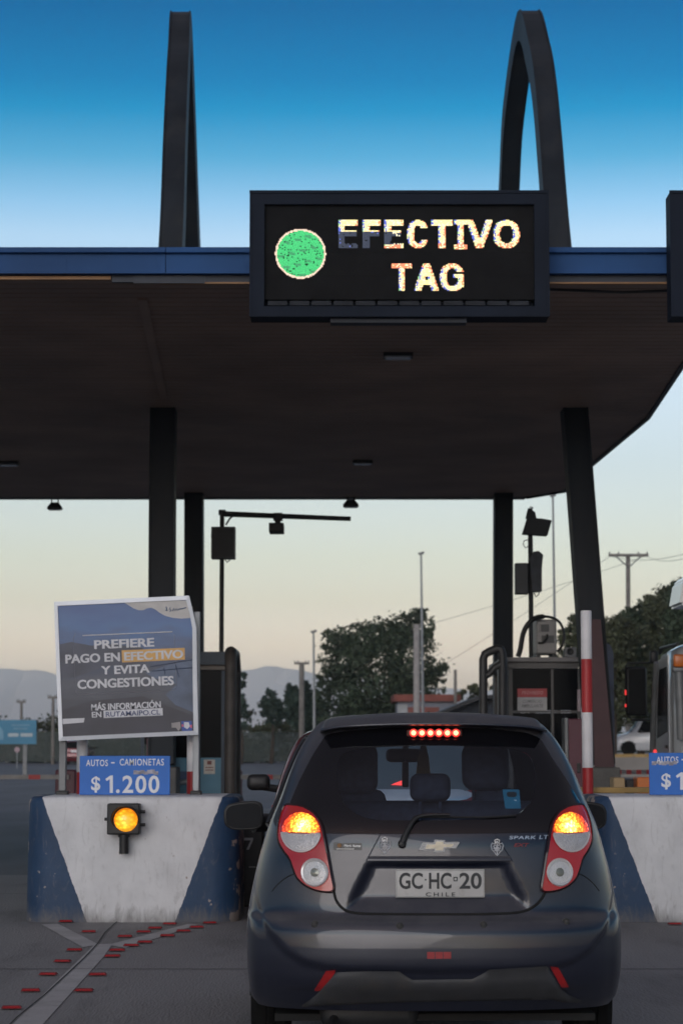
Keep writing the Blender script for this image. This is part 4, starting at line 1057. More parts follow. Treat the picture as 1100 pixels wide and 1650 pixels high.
# parcel shelf; crumpled silver strips paint in reflections on the lower glass
bm = NB(); bx(bm, -0.56, 0.56, 0.36, 0.84, 0.965, 0.985); C('parcel_shelf', bm, mat('shelf_fabric', (0.045, 0.05, 0.065), 0.9))
for ua, ub in ((601, 662), (796, 818)):
    bm = NB(); rs = random.Random(ua); n = 14; Q = []
    for i in range(n + 1):
        u = ua + (ub - ua) * i / n; x, z = inside(u, 1316.5 + rs.uniform(-1, 1) - (3 if ua > 780 else 0), 0.30); Q.append([bm.verts.new((x, 0.40 + rs.uniform(0, .02) + dy, 1.005 + rs.uniform(-.004, .004) + dz)) for dy, dz in ((0, 0), (0.012, rs.uniform(0.008, 0.022)), (0.05, 0.0))])
    for r0, r1 in zip(Q, Q[1:]):
        for k in range(2): bm.faces.new((r0[k], r0[k + 1], r1[k + 1], r1[k]))
    C('glass_reflection', bm, mat('reflection_silver', (0.7, 0.75, 0.8), 0.3, 0.7), car, False)
x, z = inside(661, 1217, 2.25); bm = NB(); box(bm, Vector((x, 2.2, z)), (0.185, 0.05, 0.07), None, 0.03, 3); tube(bm, [(x + 0.01, 2.22, z + 0.03), (x + 0.01, 2.24, 1.43)], 0.018, 8)
rvm = C('rear_view_mirror', bm, BLK)
x, z = inside(692, 1205, 2.15); bm = NB()
for k in range(16):
    dx = (k - 7.5) * 0.0042; tube(bm, [(x + dx * 0.35, 2.12 + 0.004 * (k % 3), z + 0.01), (x + dx * 0.8, 2.12 + 0.006 * (k % 2), z - 0.05), (x + dx * 1.1, 2.12, z - 0.13 - 0.008 * (k % 4))], 0.003, 5)
C('hanging_tassel', bm, mat('straw_tassel', (0.30, 0.22, 0.10), 0.8), car)
x, z = inside(664, 1232, 2.1); bm = NB(); tube(bm, [(x, 2.16, z + 0.04), (x, 2.16, z)], 0.003, 5); box(bm, Vector((x, 2.16, z - 0.05)), (0.035, 0.02, 0.13), None, 0.009, 2); C('hanging_ornament', bm, BLK)
# blue permit sticker inside the rear window
a, b = cp(813, 1303), cp(838, 1272)
bm = NB(); cx_, cz_ = (a[0] + b[0]) / 2, (a[1] + b[1]) / 2; patch(bm, hatch.yr, [(a[0] + .004, a[1]), (b[0], a[1]), (b[0] - .002, b[1]), (a[0] - .004, b[1])], 0.0045, None, None, 60, 3, 0.0006)
st = C('window_sticker', bm, mat('sticker_blue', (0.015, 0.10, 0.19), 0.4, 0, 0.1, 20), car, False); st['label'] = 'light blue sticker with a dark emblem inside the rear window'
bm = NB(); patch(bm, hatch.yr, round_poly([(cx_ - .02, cz_ + .008), (cx_ + .02, cz_ + .008), (cx_ + .022, cz_ + .03), (cx_ - .022, cz_ + .03)], 1), 0.0056, None, None, 40, 2, 0.0003); obj('sticker_emblem', bm, mat('sticker_dark', (0.012, 0.02, 0.03), 0.5), st)
bm = NB()
for k in range(3): bx(bm, cx_ - .02, cx_ + .018 - .01 * (k == 2), hatch.yr(cx_, cz_) - .0062, hatch.yr(cx_, cz_) - .0055, cz_ - .008 - .011 * k, cz_ - .004 - .011 * k)
obj('sticker_lines', bm, mat('sticker_pale', (0.3, 0.4, 0.5), 0.5), st)
# roof aerial stub
bm = NB(); tube(bm, [(0.0, 0.85, 1.50), (0.0, 0.78, 1.51)], 0.006, 6); C('aerial', bm, BLK)

# ================================================================== OTHER VEHICLES
def small_car(name, label, loc, rot, colour, hw, length, height, belt, glass, details):
    """a plain hatchback: body with glazing, wheels, lamps, bumpers, mirrors; y forward"""
    L, H = length, height; hd = details.get('bonnet', 1.0)
    sh = Shell(hw=[(0.22, hw * .92), (.32, hw * .98), (.55, hw), (.80, hw * .98), (belt, hw * .93), (belt + .2, hw * .86), (H - .10, hw * .74), (H - .04, hw * .64), (H, hw * .40)],
               yc=[(0.22, .10), (.35, .02), (.50, 0), (.68, .02), (.72, .06), (belt, .12), (belt + .2, .24), (H - .10, .46), (H - .04, .60), (H, 1.0)],
               yf=[(0.22, L - .1), (.35, L - .02), (.55, L), (.78, L - .08), (belt - .07, L - .45 * hd), (belt, L - .95 * hd), (belt + .2, L - 1.35 * hd), (H - .10, L - 1.75 * hd), (H - .04, L - 1.95 * hd), (H, L - 2.3 * hd)],
               rr=[(0.22, .35), (.8, .36), (1.1, .26), (H, .25)], rf=.5, n=2.8)
    wy = (L * .19, L * .81); rw = .30
    zt = H - .11
    SWS = [[(L * .17, belt + .05), (L * .40, belt + .02), (L * .40, zt), (L * .22, zt - .01)], [(L * .42, belt + .02), (L * .71, belt + .01), (L * (.63 + .12 * (1 - hd)), belt + .22), (L * (.53 + .28 * (1 - hd)), zt), (L * .42, zt)]]
    def hole(c):
        for y in wy:
            if abs(c.x) > hw * .7 and (c.y - y) ** 2 + (c.z - rw) ** 2 < (rw + .045) ** 2: return True
        return False
    t = thing(name, label, 'car', loc, None, rot)
    obj('body', sh.body(56, 50, 40, 26, hole), colour, t, 'all')
    for s in (-1, 1):
        for P in SWS:
            b = NB(); side_patch(b, sh, P, s, 0.004); obj('side_window', b, MAT['dark_glass'], t, True)
        for y in wy: wheel(t, (s * (hw - .10), y, rw), rw, .19, s)
        b = NB(); mcx = s * (hw + .10); my = L * .66
        box(b, Vector((mcx, my, belt + .07)), (.19, .12, .13), None, .045, 3); tube(b, [(mcx, my, belt + .04), (s * hw * .9, my + .03, belt + .01)], .03, 8)
        obj('door_mirror', b, BLK, t, True)
        b = NB(); P = [(-s * 0 + s * hw * .90, belt - .02), (s * hw * .68, belt - .02), (s * hw * .70, belt - .30), (s * hw * .93, belt - .28)]
        patch(b, sh.yr, round_poly(P, 1), .010, None, None, 48, 5, .02); obj('tail_light', b, details.get('tail', REDL), t, True)
        b = NB(); P = [(s * hw * .90, .80), (s * hw * .55, .76), (s * hw * .60, .62), (s * hw * .93, .66)]
        O = polar(P, (sum(p[0] for p in P) / 4, sum(p[1] for p in P) / 4), 40)
        f = [b.verts.new((x, sh.yfr(x, z) + .008, z)) for x, z in O]; b.faces.new(f); r = bmesh.ops.extrude_face_region(b, geom=b.faces[:]); bmesh.ops.translate(b, verts=[g for g in r['geom'] if isinstance(g, bmesh.types.BMVert)], vec=(0, -.03, 0))
        obj('headlight', b, SILV, t)
        b = NB(); tube(b, [(s * (sh.hw(belt - .1) + .004), L * k, belt - .10) for k in (.42, .47)], .012, 6); obj('door_handle', b, colour, t, True)
    gw = details.get('glass_width', (.74, .62)); P = [(-hw * gw[0], belt + .03), (hw * gw[0], belt + .03), (hw * gw[1], H - .10), (-hw * gw[1], H - .10)]
    b = NB(); patch(b, sh.yr, round_poly(P, 1), .006, None, None, 80, 8, .015); obj('rear_window', b, glass, t, True)
    b = NB(); q = []
    for j in range(7):
        z = belt + .03 + (H - .13 - belt - .03) * j / 6; w = hw * np.interp(z, [belt, H - .1], [.82, .66])
        q.append([b.verts.new((w * (-1 + i / 5), sh.yfr(w * (-1 + i / 5), z) + .005, z)) for i in range(11)])
    for r0, r1 in zip(q, q[1:]):
        for i in range(10): b.faces.new((r0[i], r0[i + 1], r1[i + 1], r1[i]))
    obj('windscreen', b, MAT['dark_glass'], t, True)
    b = NB(); tube(b, [(x, sh.yr(x, .42) - .004, .42) for x in span(-hw * .9, hw * .9, 30)], .03, 6); obj('bumper_strip', b, details.get('bumper', BLK), t, True)
    b = NB(); box(b, Vector((0, sh.yr(0, .80) - .012, .80)), (.36, .012, .13), None, .004, 1); obj('number_plate', b, MAT['sign_white'], t)
    return t, sh
# the maroon car being served in the lane ahead
MAROON = paint('maroon_car_paint', (0.13, 0.010, 0.016), 0.3, 0.3)
REFG = mat('reflecting_glass', (0.012, 0.014, 0.016), 0.03, 0.0, 0.0, 3, coat=1.0)
pm = at(628, 1300, 16.2)
mc_, msh = small_car('maroon_car', 'dark red car stopped ahead of the grey hatchback, one brake lamp lit', (pm.x, 16.2, 0), R(1.0), MAROON, .87, 4.0, 1.50, .98, mat('sky_painted_glass', (0.085, 0.125, 0.14), 0.25, 0.3, 0.05, 3, coat=1.0), {'bumper': mat('pale_bumper', (0.30, 0.32, 0.33), 0.4), 'glass_width': (.885, .74)})  # rear glass: reflected sky painted in as a pale base colour
# lit brake lamp and pale tailgate trim seen through the hatchback
b = NB(); 
for_x = at(644, 1262, 16.3).x - pm.x; for_z = at(644, 1262, 16.3).z
patch(b, msh.yr, [(for_x - .065, for_z - .012), (for_x + .03, for_z - .016), (for_x + .066, for_z - .006), (for_x + .06, for_z + .018), (for_x + .02, for_z + .018)], .014, None, None, 40, 4, .02)
obj('brake_lamp', b, glow('lit_brake_lamp', (1.0, 0.05, 0.04), 2.2), mc_, True)
b = NB()
za, zb = at(0, 1290, 16.3).z, at(0, 1272, 16.3).z
patch(b, msh.yr, [(-.76, za), (.76, za), (.76, zb), (-.76, zb)], .012, None, None, 80, 4, .02)
obj('tailgate_trim', b, mat('bright_tailgate_trim', (0.45, 0.52, 0.56), 0.25, 0.5, 0.1, 5, coat=0.6), mc_, True)
# small white car turning far off on the right
WCOL = paint('white_car_paint', (0.62, 0.63, 0.66), 0.4, 0.0)
p = atz(1000, 1217, 0.0); sc_y = 100.0
pw_ = at(1020, 1200, sc_y)
small_car('white_car', 'small white hatchback seen side on between column and truck', (at(1124, 1200, sc_y).x, sc_y, at(1020, 1217.5, sc_y).z), R(82), WCOL, .82, 3.7, 1.62, .98, MAT['dark_glass'], {'bonnet': .62})
# distant maroon car behind the poster posts
pr = at(119, 1215, 138)
small_car('red_car', 'distant dark red car between the grey post and the striped bollard', (pr.x, 138, 0), 0, paint('red_car_paint', (0.16, 0.012, 0.02), 0.35, 0.2), .84, 4.1, 1.48, .95, MAT['dark_glass'], {})

# ---- lorry in the next lane
TX, TY = 3.93, 29.2            # left side, front of the cab
truck = thing('cargo_truck', 'white truck cab with hanging mirror passing right of the toll booth', 'truck', (TX + 1.15, TY - 1.2, 0))
TW = paint('white_truck_paint', (0.50, 0.51, 0.52), 0.35, 0.15)
def tz(v, Y): return at(1050, v, Y).z
zr = at(1080, 1028, 27.4).z
bm = NB()
# cab: side profile (y, z) lofted across, roof edges rounded
prof = [(-0.05, .62), (0.0, 1.05), (-0.10, 1.30), (-0.32, 1.95), (-0.50, 2.32), (-0.72, zr - .10), (-1.0, zr - .02), (-1.4, zr), (-2.35, zr - .02), (-2.45, zr - .10), (-2.48, .62)]
NX = 18; rows = []
for i in range(NX + 1):
    t = -1 + 2 * i / NX; k = (1 - abs(t) ** 5) 
    x = TX + 1.15 + 1.15 * t
    rows.append([bm.verts.new((x, TY + (y if y > -2 else y) * 1.0 - 0.10 * (1 - k) * (1 if y > -1 else 0) , z - (0.16 * (1 - k) if z > 2.2 else 0))) for y, z in prof])
for r0, r1 in zip(rows, rows[1:]):
    for k in range(len(prof)): bm.faces.new((r0[k], r0[(k + 1) % len(prof)], r1[(k + 1) % len(prof)], r1[k]))
bm.faces.new(rows[0]); bm.faces.new(rows[-1])
obj('cab', bm, TW, truck, 'all', world=True)
def tside(name, poly, m, off=.012, par=truck):
    b = NB(); a = [b.verts.new((TX - off, TY + y, z)) for y, z in poly]; b.faces.new(a); r = bmesh.ops.extrude_face_region(b, geom=b.faces[:])
    bmesh.ops.translate(b, verts=[g for g in r['geom'] if isinstance(g, bmesh.types.BMVert)], vec=(off + .004, 0, 0)); return obj(name, b, m, par, world=True)
door = tside('door', [(-.50, 1.0), (-.44, 1.32), (-.60, 1.9), (-.80, 2.38), (-1.62, 2.42), (-1.62, .75), (-1.3, .75)], TW, .010)
tside('side_window', [(-.60, 1.42), (-.70, 1.85), (-.88, 2.26), (-1.5, 2.28), (-1.5, 1.50)], MAT['dark_glass'], .016, door)
b = NB(); bx(b, TX - .03, TX - .011, TY - 1.5, TY - 1.36, 1.30, 1.34, .008); obj('handle', b, BLK, door, world=True)
b = NB(); bx(b, TX - .022, TX - .010, TY - 2.0, TY - 1.93, .8, 2.35); obj('grey_pillar_panel', b, MAT['grey_metal'], truck, world=True)
b = NB(); tube(b, [(TX + .02, TY - .72, zr - .14), (TX - .005, TY - 1.0, zr - .09), (TX - .005, TY - 2.4, zr - .10)], .022, 8); obj('roof_gutter', b, BLK, truck, True, world=True)
b = NB(); prism(b, [(TX + .1, 1.32), (TX + 2.2, 1.32), (TX + 2.1, 2.3), (TX + .2, 2.3)], TY - .28, TY - .24)
for v in b.verts: v.co.y -= (v.co.z - 1.32) * .22
obj('windscreen', b, MAT['dark_glass'], truck, world=True)
b = NB(); tube(b, [(TX - .004, TY - .12, 1.1), (TX - .006, TY - .22, 1.45), (TX - .006, TY - .50, 2.08), (TX - .002, TY - .62, 2.36)], .045, 8); obj('windscreen_pillar', b, MAT['grey_metal'], truck, True, world=True)
MAT['mirror_dark'] = mat('mirror_dark', (0.008, 0.009, 0.010), 0.5, spec=0.1)
# mirror on its long arms
m0, m1 = at(1006, 1068, TY - .1), at(1052, 1160, TY - .1)
mir_ = thing  # (mirror is part of the truck)
b = NB(); box(b, (m0 + m1) / 2 + Vector((-.04, 0, 0)), (.27, .09, m0.z - m1.z - .10), None, .04, 3)
dm = obj('mirror', b, BLK, truck, True, world=True)
b = NB(); ym = TY - .1
tube(b, [(TX + .06, TY - .45, m0.z + .0), (TX - .05, ym, m0.z), (m0.x + .04, ym, m0.z - .005), (m0.x + .01, ym, m0.z - .05), (m0.x + .01, ym, (m0.z + m1.z) / 2), (m0.x + .02, ym, m1.z + .07), (m0.x + .08, ym, m1.z), (TX + .02, TY - .25, m1.z - .01)], .013, 8)
obj('mirror_arm', b, MAT['black_metal'], dm, True, world=True)
b = NB(); box(b, Vector((TX - .0, TY - .30, at(1060, 1060, TY).z)), (.10, .13, .16), None, .03, 3); obj('arm_bracket', b, BLK, dm, True, world=True)
b = NB(); bx(b, (m0.x + m1.x) / 2 - .14, (m0.x + m1.x) / 2 + .07, ym - .052, ym - .046, m1.z + .08, m0.z - .08); obj('mirror_glass', b, MAT['mirror_dark'], dm, world=True)
b = NB()
for v in (1116, 1137):
    q = at(1006, v, ym); box(b, q + Vector((0.005, -.03, 0)), (.02, .02, .065 if v == 1116 else .04), None, .006)
obj('brake_reflection', b, glow('brake_reflection_red', (1.0, 0.03, 0.03), 0.9), dm, world=True);  # glowing red spots stand in for brake lights reflected in the mirror
# orange marker lamp on a bracket behind the door
q = at(1093, 1066, 26.6)
b = NB(); box(b, q + Vector((0, 0, .01)), (.13, .12, .15), None, .025, 3); ml = obj('marker_lamp', b, MAT['orange'], truck, True, world=True)
b = NB(); box(b, q + Vector((0, 0, -.095)), (.15, .13, .055), None, .012, 2); tube(b, [q + Vector((0, 0, -.1)), q + Vector((.02, .02, -.9))], .055, 10); obj('lamp_post', b, MAT['grey_metal'], ml, True, world=True)
# raised air deflector
q0, q1 = at(1090, 976, 26.2), at(1096, 925, 26.2)
b = NB(); pr_ = [(q0.x, q0.z), (q0.x + .05, q1.z - .08), (q0.x + .14, q1.z), (q0.x + 1.8, q1.z + .02), (q0.x + 1.95, q1.z - .1), (q0.x + 1.95, q0.z)]
prism(b, pr_, 26.0, 26.9)
bmesh.ops.bevel(b, geom=b.edges[:], offset=.03, segments=2, affect='EDGES')
df = obj('air_deflector', b, TW, truck, True, world=True)
b = NB(); 
for dx in (.3, 1.6): tube(b, [(q0.x + dx, 26.4, q0.z), (q0.x + dx, 26.9, zr - .03)], .03, 8)
obj('deflector_strut', b, BLK, df, True, world=True)
# wheel, mudguard with a red lamp, chassis, cargo body behind the frame edge
wc = at(1026, 1226, TY - .55)
WY = 28.0
for sx in (.18, 2.12): wheel(truck, (TX - truck.location.x + sx, WY - truck.location.y, .48), .48, .30, -1 if sx < 1 else 1)
b = NB(); Q = []
for k in range(17):
    t = R(8 + 170 * k / 16); Q.append([b.verts.new((x, WY + .58 * math.cos(t), .48 + .60 * math.sin(t))) for x in (TX - .12, TX - .04, TX + .4)])
for r0, r1 in zip(Q, Q[1:]):
    for k in range(2): b.faces.new((r0[k], r0[k + 1], r1[k + 1], r1[k]))
mg = obj('mudguard', b, TW, truck, True, world=True)
b = NB(); bx(b, TX - .13, TX - .121, WY - .70, WY - .30, .35, .95); bx(b, TX - .10, TX + .05, WY - .72, WY - .56, .30, 1.0, .02); obj('guard_panel', b, MAT['grey_metal'], truck, world=True)
q = at(1021, 1211, WY); b = NB(); box(b, Vector((TX - .13, WY - .05, q.z)), (.04, .05, .05), None, .015, 3); obj('guard_lamp', b, glow('red_guard_lamp', (1.0, .05, .05), 1.0), mg, True, world=True)
b = NB(); bx(b, TX + .6, TX + 1.0, 19.5, TY - .3, .5, .72); bx(b, TX + 1.4, TX + 1.8, 19.5, TY - .3, .5, .72); bx(b, TX + .6, TX + 1.8, TY - .31, TY - .1, .5, .75); obj('chassis', b, MAT['black_metal'], truck, world=True)
b = NB(); bx(b, TX + .55, TX + 2.3, 20.0, 26.3, 1.0, 3.1, .03); obj('cargo_body', b, TW, truck, world=True)

# ================================================================== SIGNS AND GEAR ON THE ISLAND NOSES
# ---- amber warning beacon on the left nose
YB = YN - .02
bp0 = at(201, 1375, YB)
beacon = thing('warning_beacon', 'black signal box with lit amber lens on the white barrier', 'signal light', (bp0.x, YB, bp0.z))
q0, q1 = at(175, 1344, YB), at(228, 1294, YB)
b = NB(); bx(b, q0.x, q1.x, YB - .13, YB, q0.z, q1.z, .012); hb = obj('signal_box', b, BLK, beacon, world=True)
for (u, v) in ((230, 1308), (230, 1329), (173, 1320)):
    q = at(u, v, YB - .06); b = NB(); tube(b, [q + Vector((-.02, 0, 0)), q + Vector((.02, 0, 0))], .013, 10); obj('knob', b, BLK, hb, True, world=True)
c = at(203, 1321, YB - .14); rl_ = 22.5 / F * (YB - .14)
b = NB(); lathe(b, [(rl_ * .84, 0), (rl_ * .8, -.012), (rl_ * .6, -.032), (rl_ * .3, -.045), (0.0, -.048)], c, 'y', 36)
LM = bpy.data.materials.new('lit_amber_lens'); LM.use_nodes = True
n = LM.node_tree.nodes; l = LM.node_tree.links; bs = n['Principled BSDF']; bs.inputs['Base Color'].default_value = (.5, .2, .02, 1); bs.inputs['Roughness'].default_value = .15
t = n.new('ShaderNodeTexCoord'); dist = n.new('ShaderNodeVectorMath'); dist.operation = 'DISTANCE'; l.new(t.outputs['Object'], dist.inputs[0]); dist.inputs[1].default_value = tuple(c - Vector(beacon.location) + Vector((0, -.045, -.012)))
mp = n.new('ShaderNodeMapping'); mp.inputs['Scale'].default_value = (1, 1, 1.7); wv = n.new('ShaderNodeTexVoronoi'); wv.inputs['Scale'].default_value = 26; l.new(t.outputs['Object'], mp.inputs[0]); l.new(mp.outputs[0], wv.inputs['Vector'])
rp = ramp_node(n, l, dist.outputs['Value'], [(0.0, (1, .78, .12)), (.05, (1, .60, .03)), (.085, (1, .36, .01)), (.12, (.9, .16, .01))]); l.new(rp.outputs[0], bs.inputs['Emission Color'])
mrn = n.new('ShaderNodeMapRange'); mrn.inputs[1].default_value = .0; mrn.inputs[2].default_value = .6; mrn.inputs[3].default_value = 1.9; mrn.inputs[4].default_value = .75; l.new(wv.outputs['Distance'], mrn.inputs[0]); l.new(mrn.outputs[0], bs.inputs['Emission Strength'])
obj('amber_lens', b, LM, beacon, True, world=True)
b = NB(); Q = []
for k in range(29):
    a = R(-25 + 230 * k / 28); dep = .12 * max(0.25, math.sin((a + R(25)) / R(230) * math.pi))
    Q.append([b.verts.new(c + Vector((math.cos(a) * rl_ * r_, y_, math.sin(a) * rl_ * r_))) for r_, y_ in ((1.0, 0.01), (1.03, -dep), (.97, -dep), (.94, .01))])
for r0, r1 in zip(Q, Q[1:]):
    for k in range(3): b.faces.new((r0[k], r0[k + 1], r1[k + 1], r1[k]))
obj('visor', b, BLK, beacon, True, world=True)
b = NB(); tube(b, [(bp0.x, YB - .06, bp0.z), (bp0.x, YB - .06, q0.z + .01)], .036, 16); tube(b, [(bp0.x, YB - .06, q0.z - .02), (bp0.x, YB - .06, q0.z)], .045, 16); tube(b, [(bp0.x, YB - .06, bp0.z + .03), (bp0.x, YB + .04, bp0.z + .03)], .03, 12); obj('mounting_post', b, BLK, beacon, True, world=True)

# ---- striped bollards that stand behind the noses
def bollard(u, v0, Y, bands, w, label, top=True):
    p = at(u, 1280, Y)
    B = thing('striped_bollard', label, 'bollard', (p.x, Y, NTOP - .02 if Y < YN + 1.2 else .17), 'red and white posts on the islands')
    zz = [at(u, v, Y).z for v in bands[1:]]; r = w / F * Y / 2
    cols = bands[0]
    lo = B.location.z
    zz = [z for z in zz] + [lo]
    for i, cidx in enumerate(cols):
        b = NB(); h = zz[i]; l2 = zz[i + 1]
        prof = [(r, l2), (r, h)] if i else [(r, l2), (r, h - .008), (r * .9, h), (r * .86, h - .004), (r * .80, h - .05)]
        lathe(b, prof, (p.x, Y, 0), 'z', 24)
        obj('white_band' if cidx == 'w' else 'red_band', b, MAT['pole_white'] if cidx == 'w' else MAT['pole_red'], B, True, world=True)
    return B
bollard(132, 1180, 18.75, ('wr', 1170, 1244), 17, 'white and red post behind the left end of the price sign')
bollard(309.5, 1180, 18.75, ('wr', 1170, 1243), 17, 'white and red post behind the right end of the poster')
bollard(946.5, 985, 18.9, ('wrwr', 984, 1062, 1148, 1237), 17.5, 'tall red and white striped post on the right island')

# ---- tilted poster on grey posts
YP = 18.45
poster = thing('poster_sign', 'white framed poster PREFIERE PAGO EN EFECTIVO tilted above the barrier', 'sign', (at(205, 1280, YP).x, YP, NTOP))
def P3(u, v, dy=0): q = at(u, v, YP); return Vector((q.x, YP + dy, q.z))
outl = [(88, 970), (305, 960), (311, 985), (317, 1011), (318, 1090), (320, 1184), (202, 1189), (96, 1194)]
inl = [(94, 976.5), (300, 967), (306.5, 990), (310.5, 1013), (311, 1090), (312.5, 1177.5), (202, 1182.5), (102.5, 1187)]
b = NB()
Ai = [P3(*p, -.03) for p in outl]; Bi = [P3(*p, -.035) for p in inl]; Ao = [P3(*p, .02) for p in outl]; Bo = [P3(*p, .0) for p in inl]
V = [[b.verts.new(q) for q in s_] for s_ in (Bo, Bi, Ai, Ao)]
for r0, r1 in zip(V, V[1:]):
    for k in range(8): b.faces.new((r0[k], r0[(k + 1) % 8], r1[(k + 1) % 8], r1[k]))
obj('frame', b, MAT['white_frame'], poster, world=True)
PM = bpy.data.materials.new('printed_poster'); PM.use_nodes = True
n = PM.node_tree.nodes; l = PM.node_tree.links; bs = n['Principled BSDF']; bs.inputs['Roughness'].default_value = .35
t = n.new('ShaderNodeTexCoord'); s_ = n.new('ShaderNodeSeparateXYZ'); l.new(t.outputs['Object'], s_.inputs[0])
nz = n.new('ShaderNodeTexNoise'); nz.inputs['Scale'].default_value = 3.2; nz.inputs['Detail'].default_value = 7; mp = n.new('ShaderNodeMapping'); mp.inputs['Scale'].default_value = (.8, 1, 2.4); l.new(t.outputs['Object'], mp.inputs[0]); l.new(mp.outputs[0], nz.inputs['Vector'])
ma = n.new('ShaderNodeMath'); ma.operation = 'MULTIPLY_ADD'; ma.inputs[1].default_value = .50; l.new(nz.outputs[0], ma.inputs[0]); l.new(s_.outputs[2], ma.inputs[2])
mr2 = n.new('ShaderNodeMapRange'); mr2.inputs[1].default_value = .42 + .25; mr2.inputs[2].default_value = 1.56 + .25; l.new(ma.outputs[0], mr2.inputs[0])
rp = ramp_node(n, l, mr2.outputs[0], [(0, lin(40, 40, 58)), (.12, lin(52, 50, 62)), (.27, lin(64, 62, 68)), (.42, lin(84, 82, 86)), (.55, lin(70, 74, 88)), (.68, lin(84, 98, 122)), (.80, lin(84, 116, 152)), (1, lin(76, 100, 140))]); 
gn = n.new('ShaderNodeMix'); gn.data_type = 'RGBA'; gn.blend_type = 'MULTIPLY'; gn.inputs[0].default_value = 1; l.new(rp.outputs[0], gn.inputs[6]); gn.inputs[7].default_value = (0.66, 0.80, 1.02, 1); l.new(gn.outputs[2], bs.inputs['Base Color'])
b = NB(); prism(b, [(P3(*p).x, P3(*p).z) for p in inl], YP - .022, YP + .012); obj('printed_sheet', b, PM, poster, world=True)
FP = lambda x, z: Vector((x, YP - .024, z))
ANG = R(2.5)
PWH = mat('poster_white', (0.60, 0.60, 0.63), .5, 0, .08, 12)
def ptext(s, u0, u1, v0, v1, m, bold=.022, name='lettering', sp_=1.0):
    b = NB(); a_, b_ = P3(u0, v1), P3(u1, v0)
    d_ = .0012 * (a_.z - b_.z) / .09 * -1
    for k_ in ((0,) if s.startswith('RUTA') else (-1, 0, 1)): add_text(b, s, a_.x + k_ * d_ * 1.6, b_.x + k_ * d_ * 1.6, a_.z, b_.z, lambda x, z, k_=k_: FP(x, z) + Vector((0, .0003 * k_, 0)), bold, 0, sp_, .003, ANG)
    return obj(name, b, m, poster, world=True)
def pquad(name, pts, m, off=.001, th=.0015):
    b = NB(); prism(b, [(P3(*p).x, P3(*p).z) for p in pts], YP - .022 - off - th, YP - .022 - off + .0005); return obj(name, b, m, poster, world=True)
Z4 = lambda x, y: (80 + x * 260 / 1100, 940 + y * 260 / 1100)
pquad('printed_road', [Z4(62, 870), Z4(300, 800), Z4(640, 770), Z4(984, 905), Z4(986, 1010), Z4(500, 1030), Z4(76, 1044)], mat('poster_road', lin(44, 44, 58), .4, 0, .25, 5), -.0008, .0010)
pquad('printed_bridge', [Z4(655, 610), Z4(800, 560), Z4(984, 510), Z4(986, 700), Z4(984, 880), Z4(860, 830), Z4(790, 760), Z4(870, 690), Z4(700, 640)], mat('poster_bridge', lin(74, 88, 112), .4, 0, .35, 6), -.0008, .0010)
b = NB()
for st_ in ([(700, 600), (980, 575)], [(690, 570), (980, 520)], [(860, 555), (885, 640)], [(780, 575), (790, 620)]): tube(b, [P3(*Z4(*p)) + Vector((0, -.0235, 0)) for p in st_], .003, 4)
obj('printed_railing', b, mat('poster_railing', lin(50, 62, 88), .4), poster, world=True)
pquad('printed_hill', [Z4(58, 420), Z4(150, 400), Z4(290, 425), Z4(420, 415), Z4(640, 440), Z4(660, 600), Z4(400, 560), Z4(180, 640), Z4(66, 650)], mat('poster_hill', lin(62, 66, 82), .4, 0, .35, 6), -.0007, .0011)
pquad('highlight_box', [Z4(494, 457), Z4(922, 440), Z4(924, 520), Z4(497, 540)], mat('poster_ochre', lin(205, 160, 92), .5), .0)
ptext('PREFIERE', *[Z4(308, 0)[0], Z4(715, 0)[0]], Z4(0, 381)[1], Z4(0, 440)[1], PWH)
ptext('PAGO EN', Z4(112, 0)[0], Z4(482, 0)[0], Z4(0, 479)[1], Z4(0, 540)[1], PWH)
ptext('EFECTIVO', Z4(512, 0)[0], Z4(912, 0)[0], Z4(0, 461)[1], Z4(0, 520)[1], PWH)
ptext('Y EVITA', Z4(355, 0)[0], Z4(684, 0)[0], Z4(0, 558)[1], Z4(0, 616)[1], PWH)
ptext('CONGESTIONES', Z4(194, 0)[0], Z4(848, 0)[0], Z4(0, 645)[1], Z4(0, 708)[1], PWH)
ptext('MÁS INFORMACIÓN', Z4(288, 0)[0], Z4(760, 0)[0], Z4(0, 803)[1], Z4(0, 858)[1], PWH, .015)
ptext('EN', Z4(292, 0)[0], Z4(356, 0)[0], Z4(0, 876)[1], Z4(0, 914)[1], PWH, .015)
pquad('address_box', [Z4(370, 868), Z4(772, 850), Z4(774, 900), Z4(372, 918)], PWH, .0)
ptext('RUTAMAIPO.CL', Z4(386, 0)[0], Z4(756, 0)[0], Z4(0, 868)[1], Z4(0, 903)[1], mat('poster_navy', lin(70, 80, 115), .5), .015)
CREAM = mat('poster_cream', (0.50, 0.48, 0.46), .5, 0, .08, 14)
wave = [(505, 128), (540, 150), (575, 172), (610, 184), (640, 184), (665, 172), (695, 167), (722, 178), (750, 200), (790, 222), (840, 236), (900, 241), (972, 236), (976, 160), (940, 118), (760, 120), (640, 124)]
pquad('cream_wave', [Z4(*p) for p in wave], CREAM, .0, .001)
SIGI = mat('poster_ink', lin(90, 110, 140), .5)
b = NB()
for st_ in ([(795, 160), (800, 172), (796, 188), (806, 184)], [(825, 165), (818, 178), (830, 182), (822, 194)], [(840, 190), (850, 170), (856, 188), (868, 172), (872, 186), (885, 176), (905, 174), (932, 166)]):
    tube(b, [P3(*Z4(*p)) + Vector((0, -.0245, 0)) for p in st_], .0045, 5)
obj('signature', b, SIGI, poster, True, world=True)
b = NB(); tube(b, [P3(*Z4(228, 357)) + Vector((0, -.0235, 0)), P3(*Z4(838, 331)) + Vector((0, -.0235, 0))], .0045, 5); obj('rule_line', b, PWH, poster, world=True)
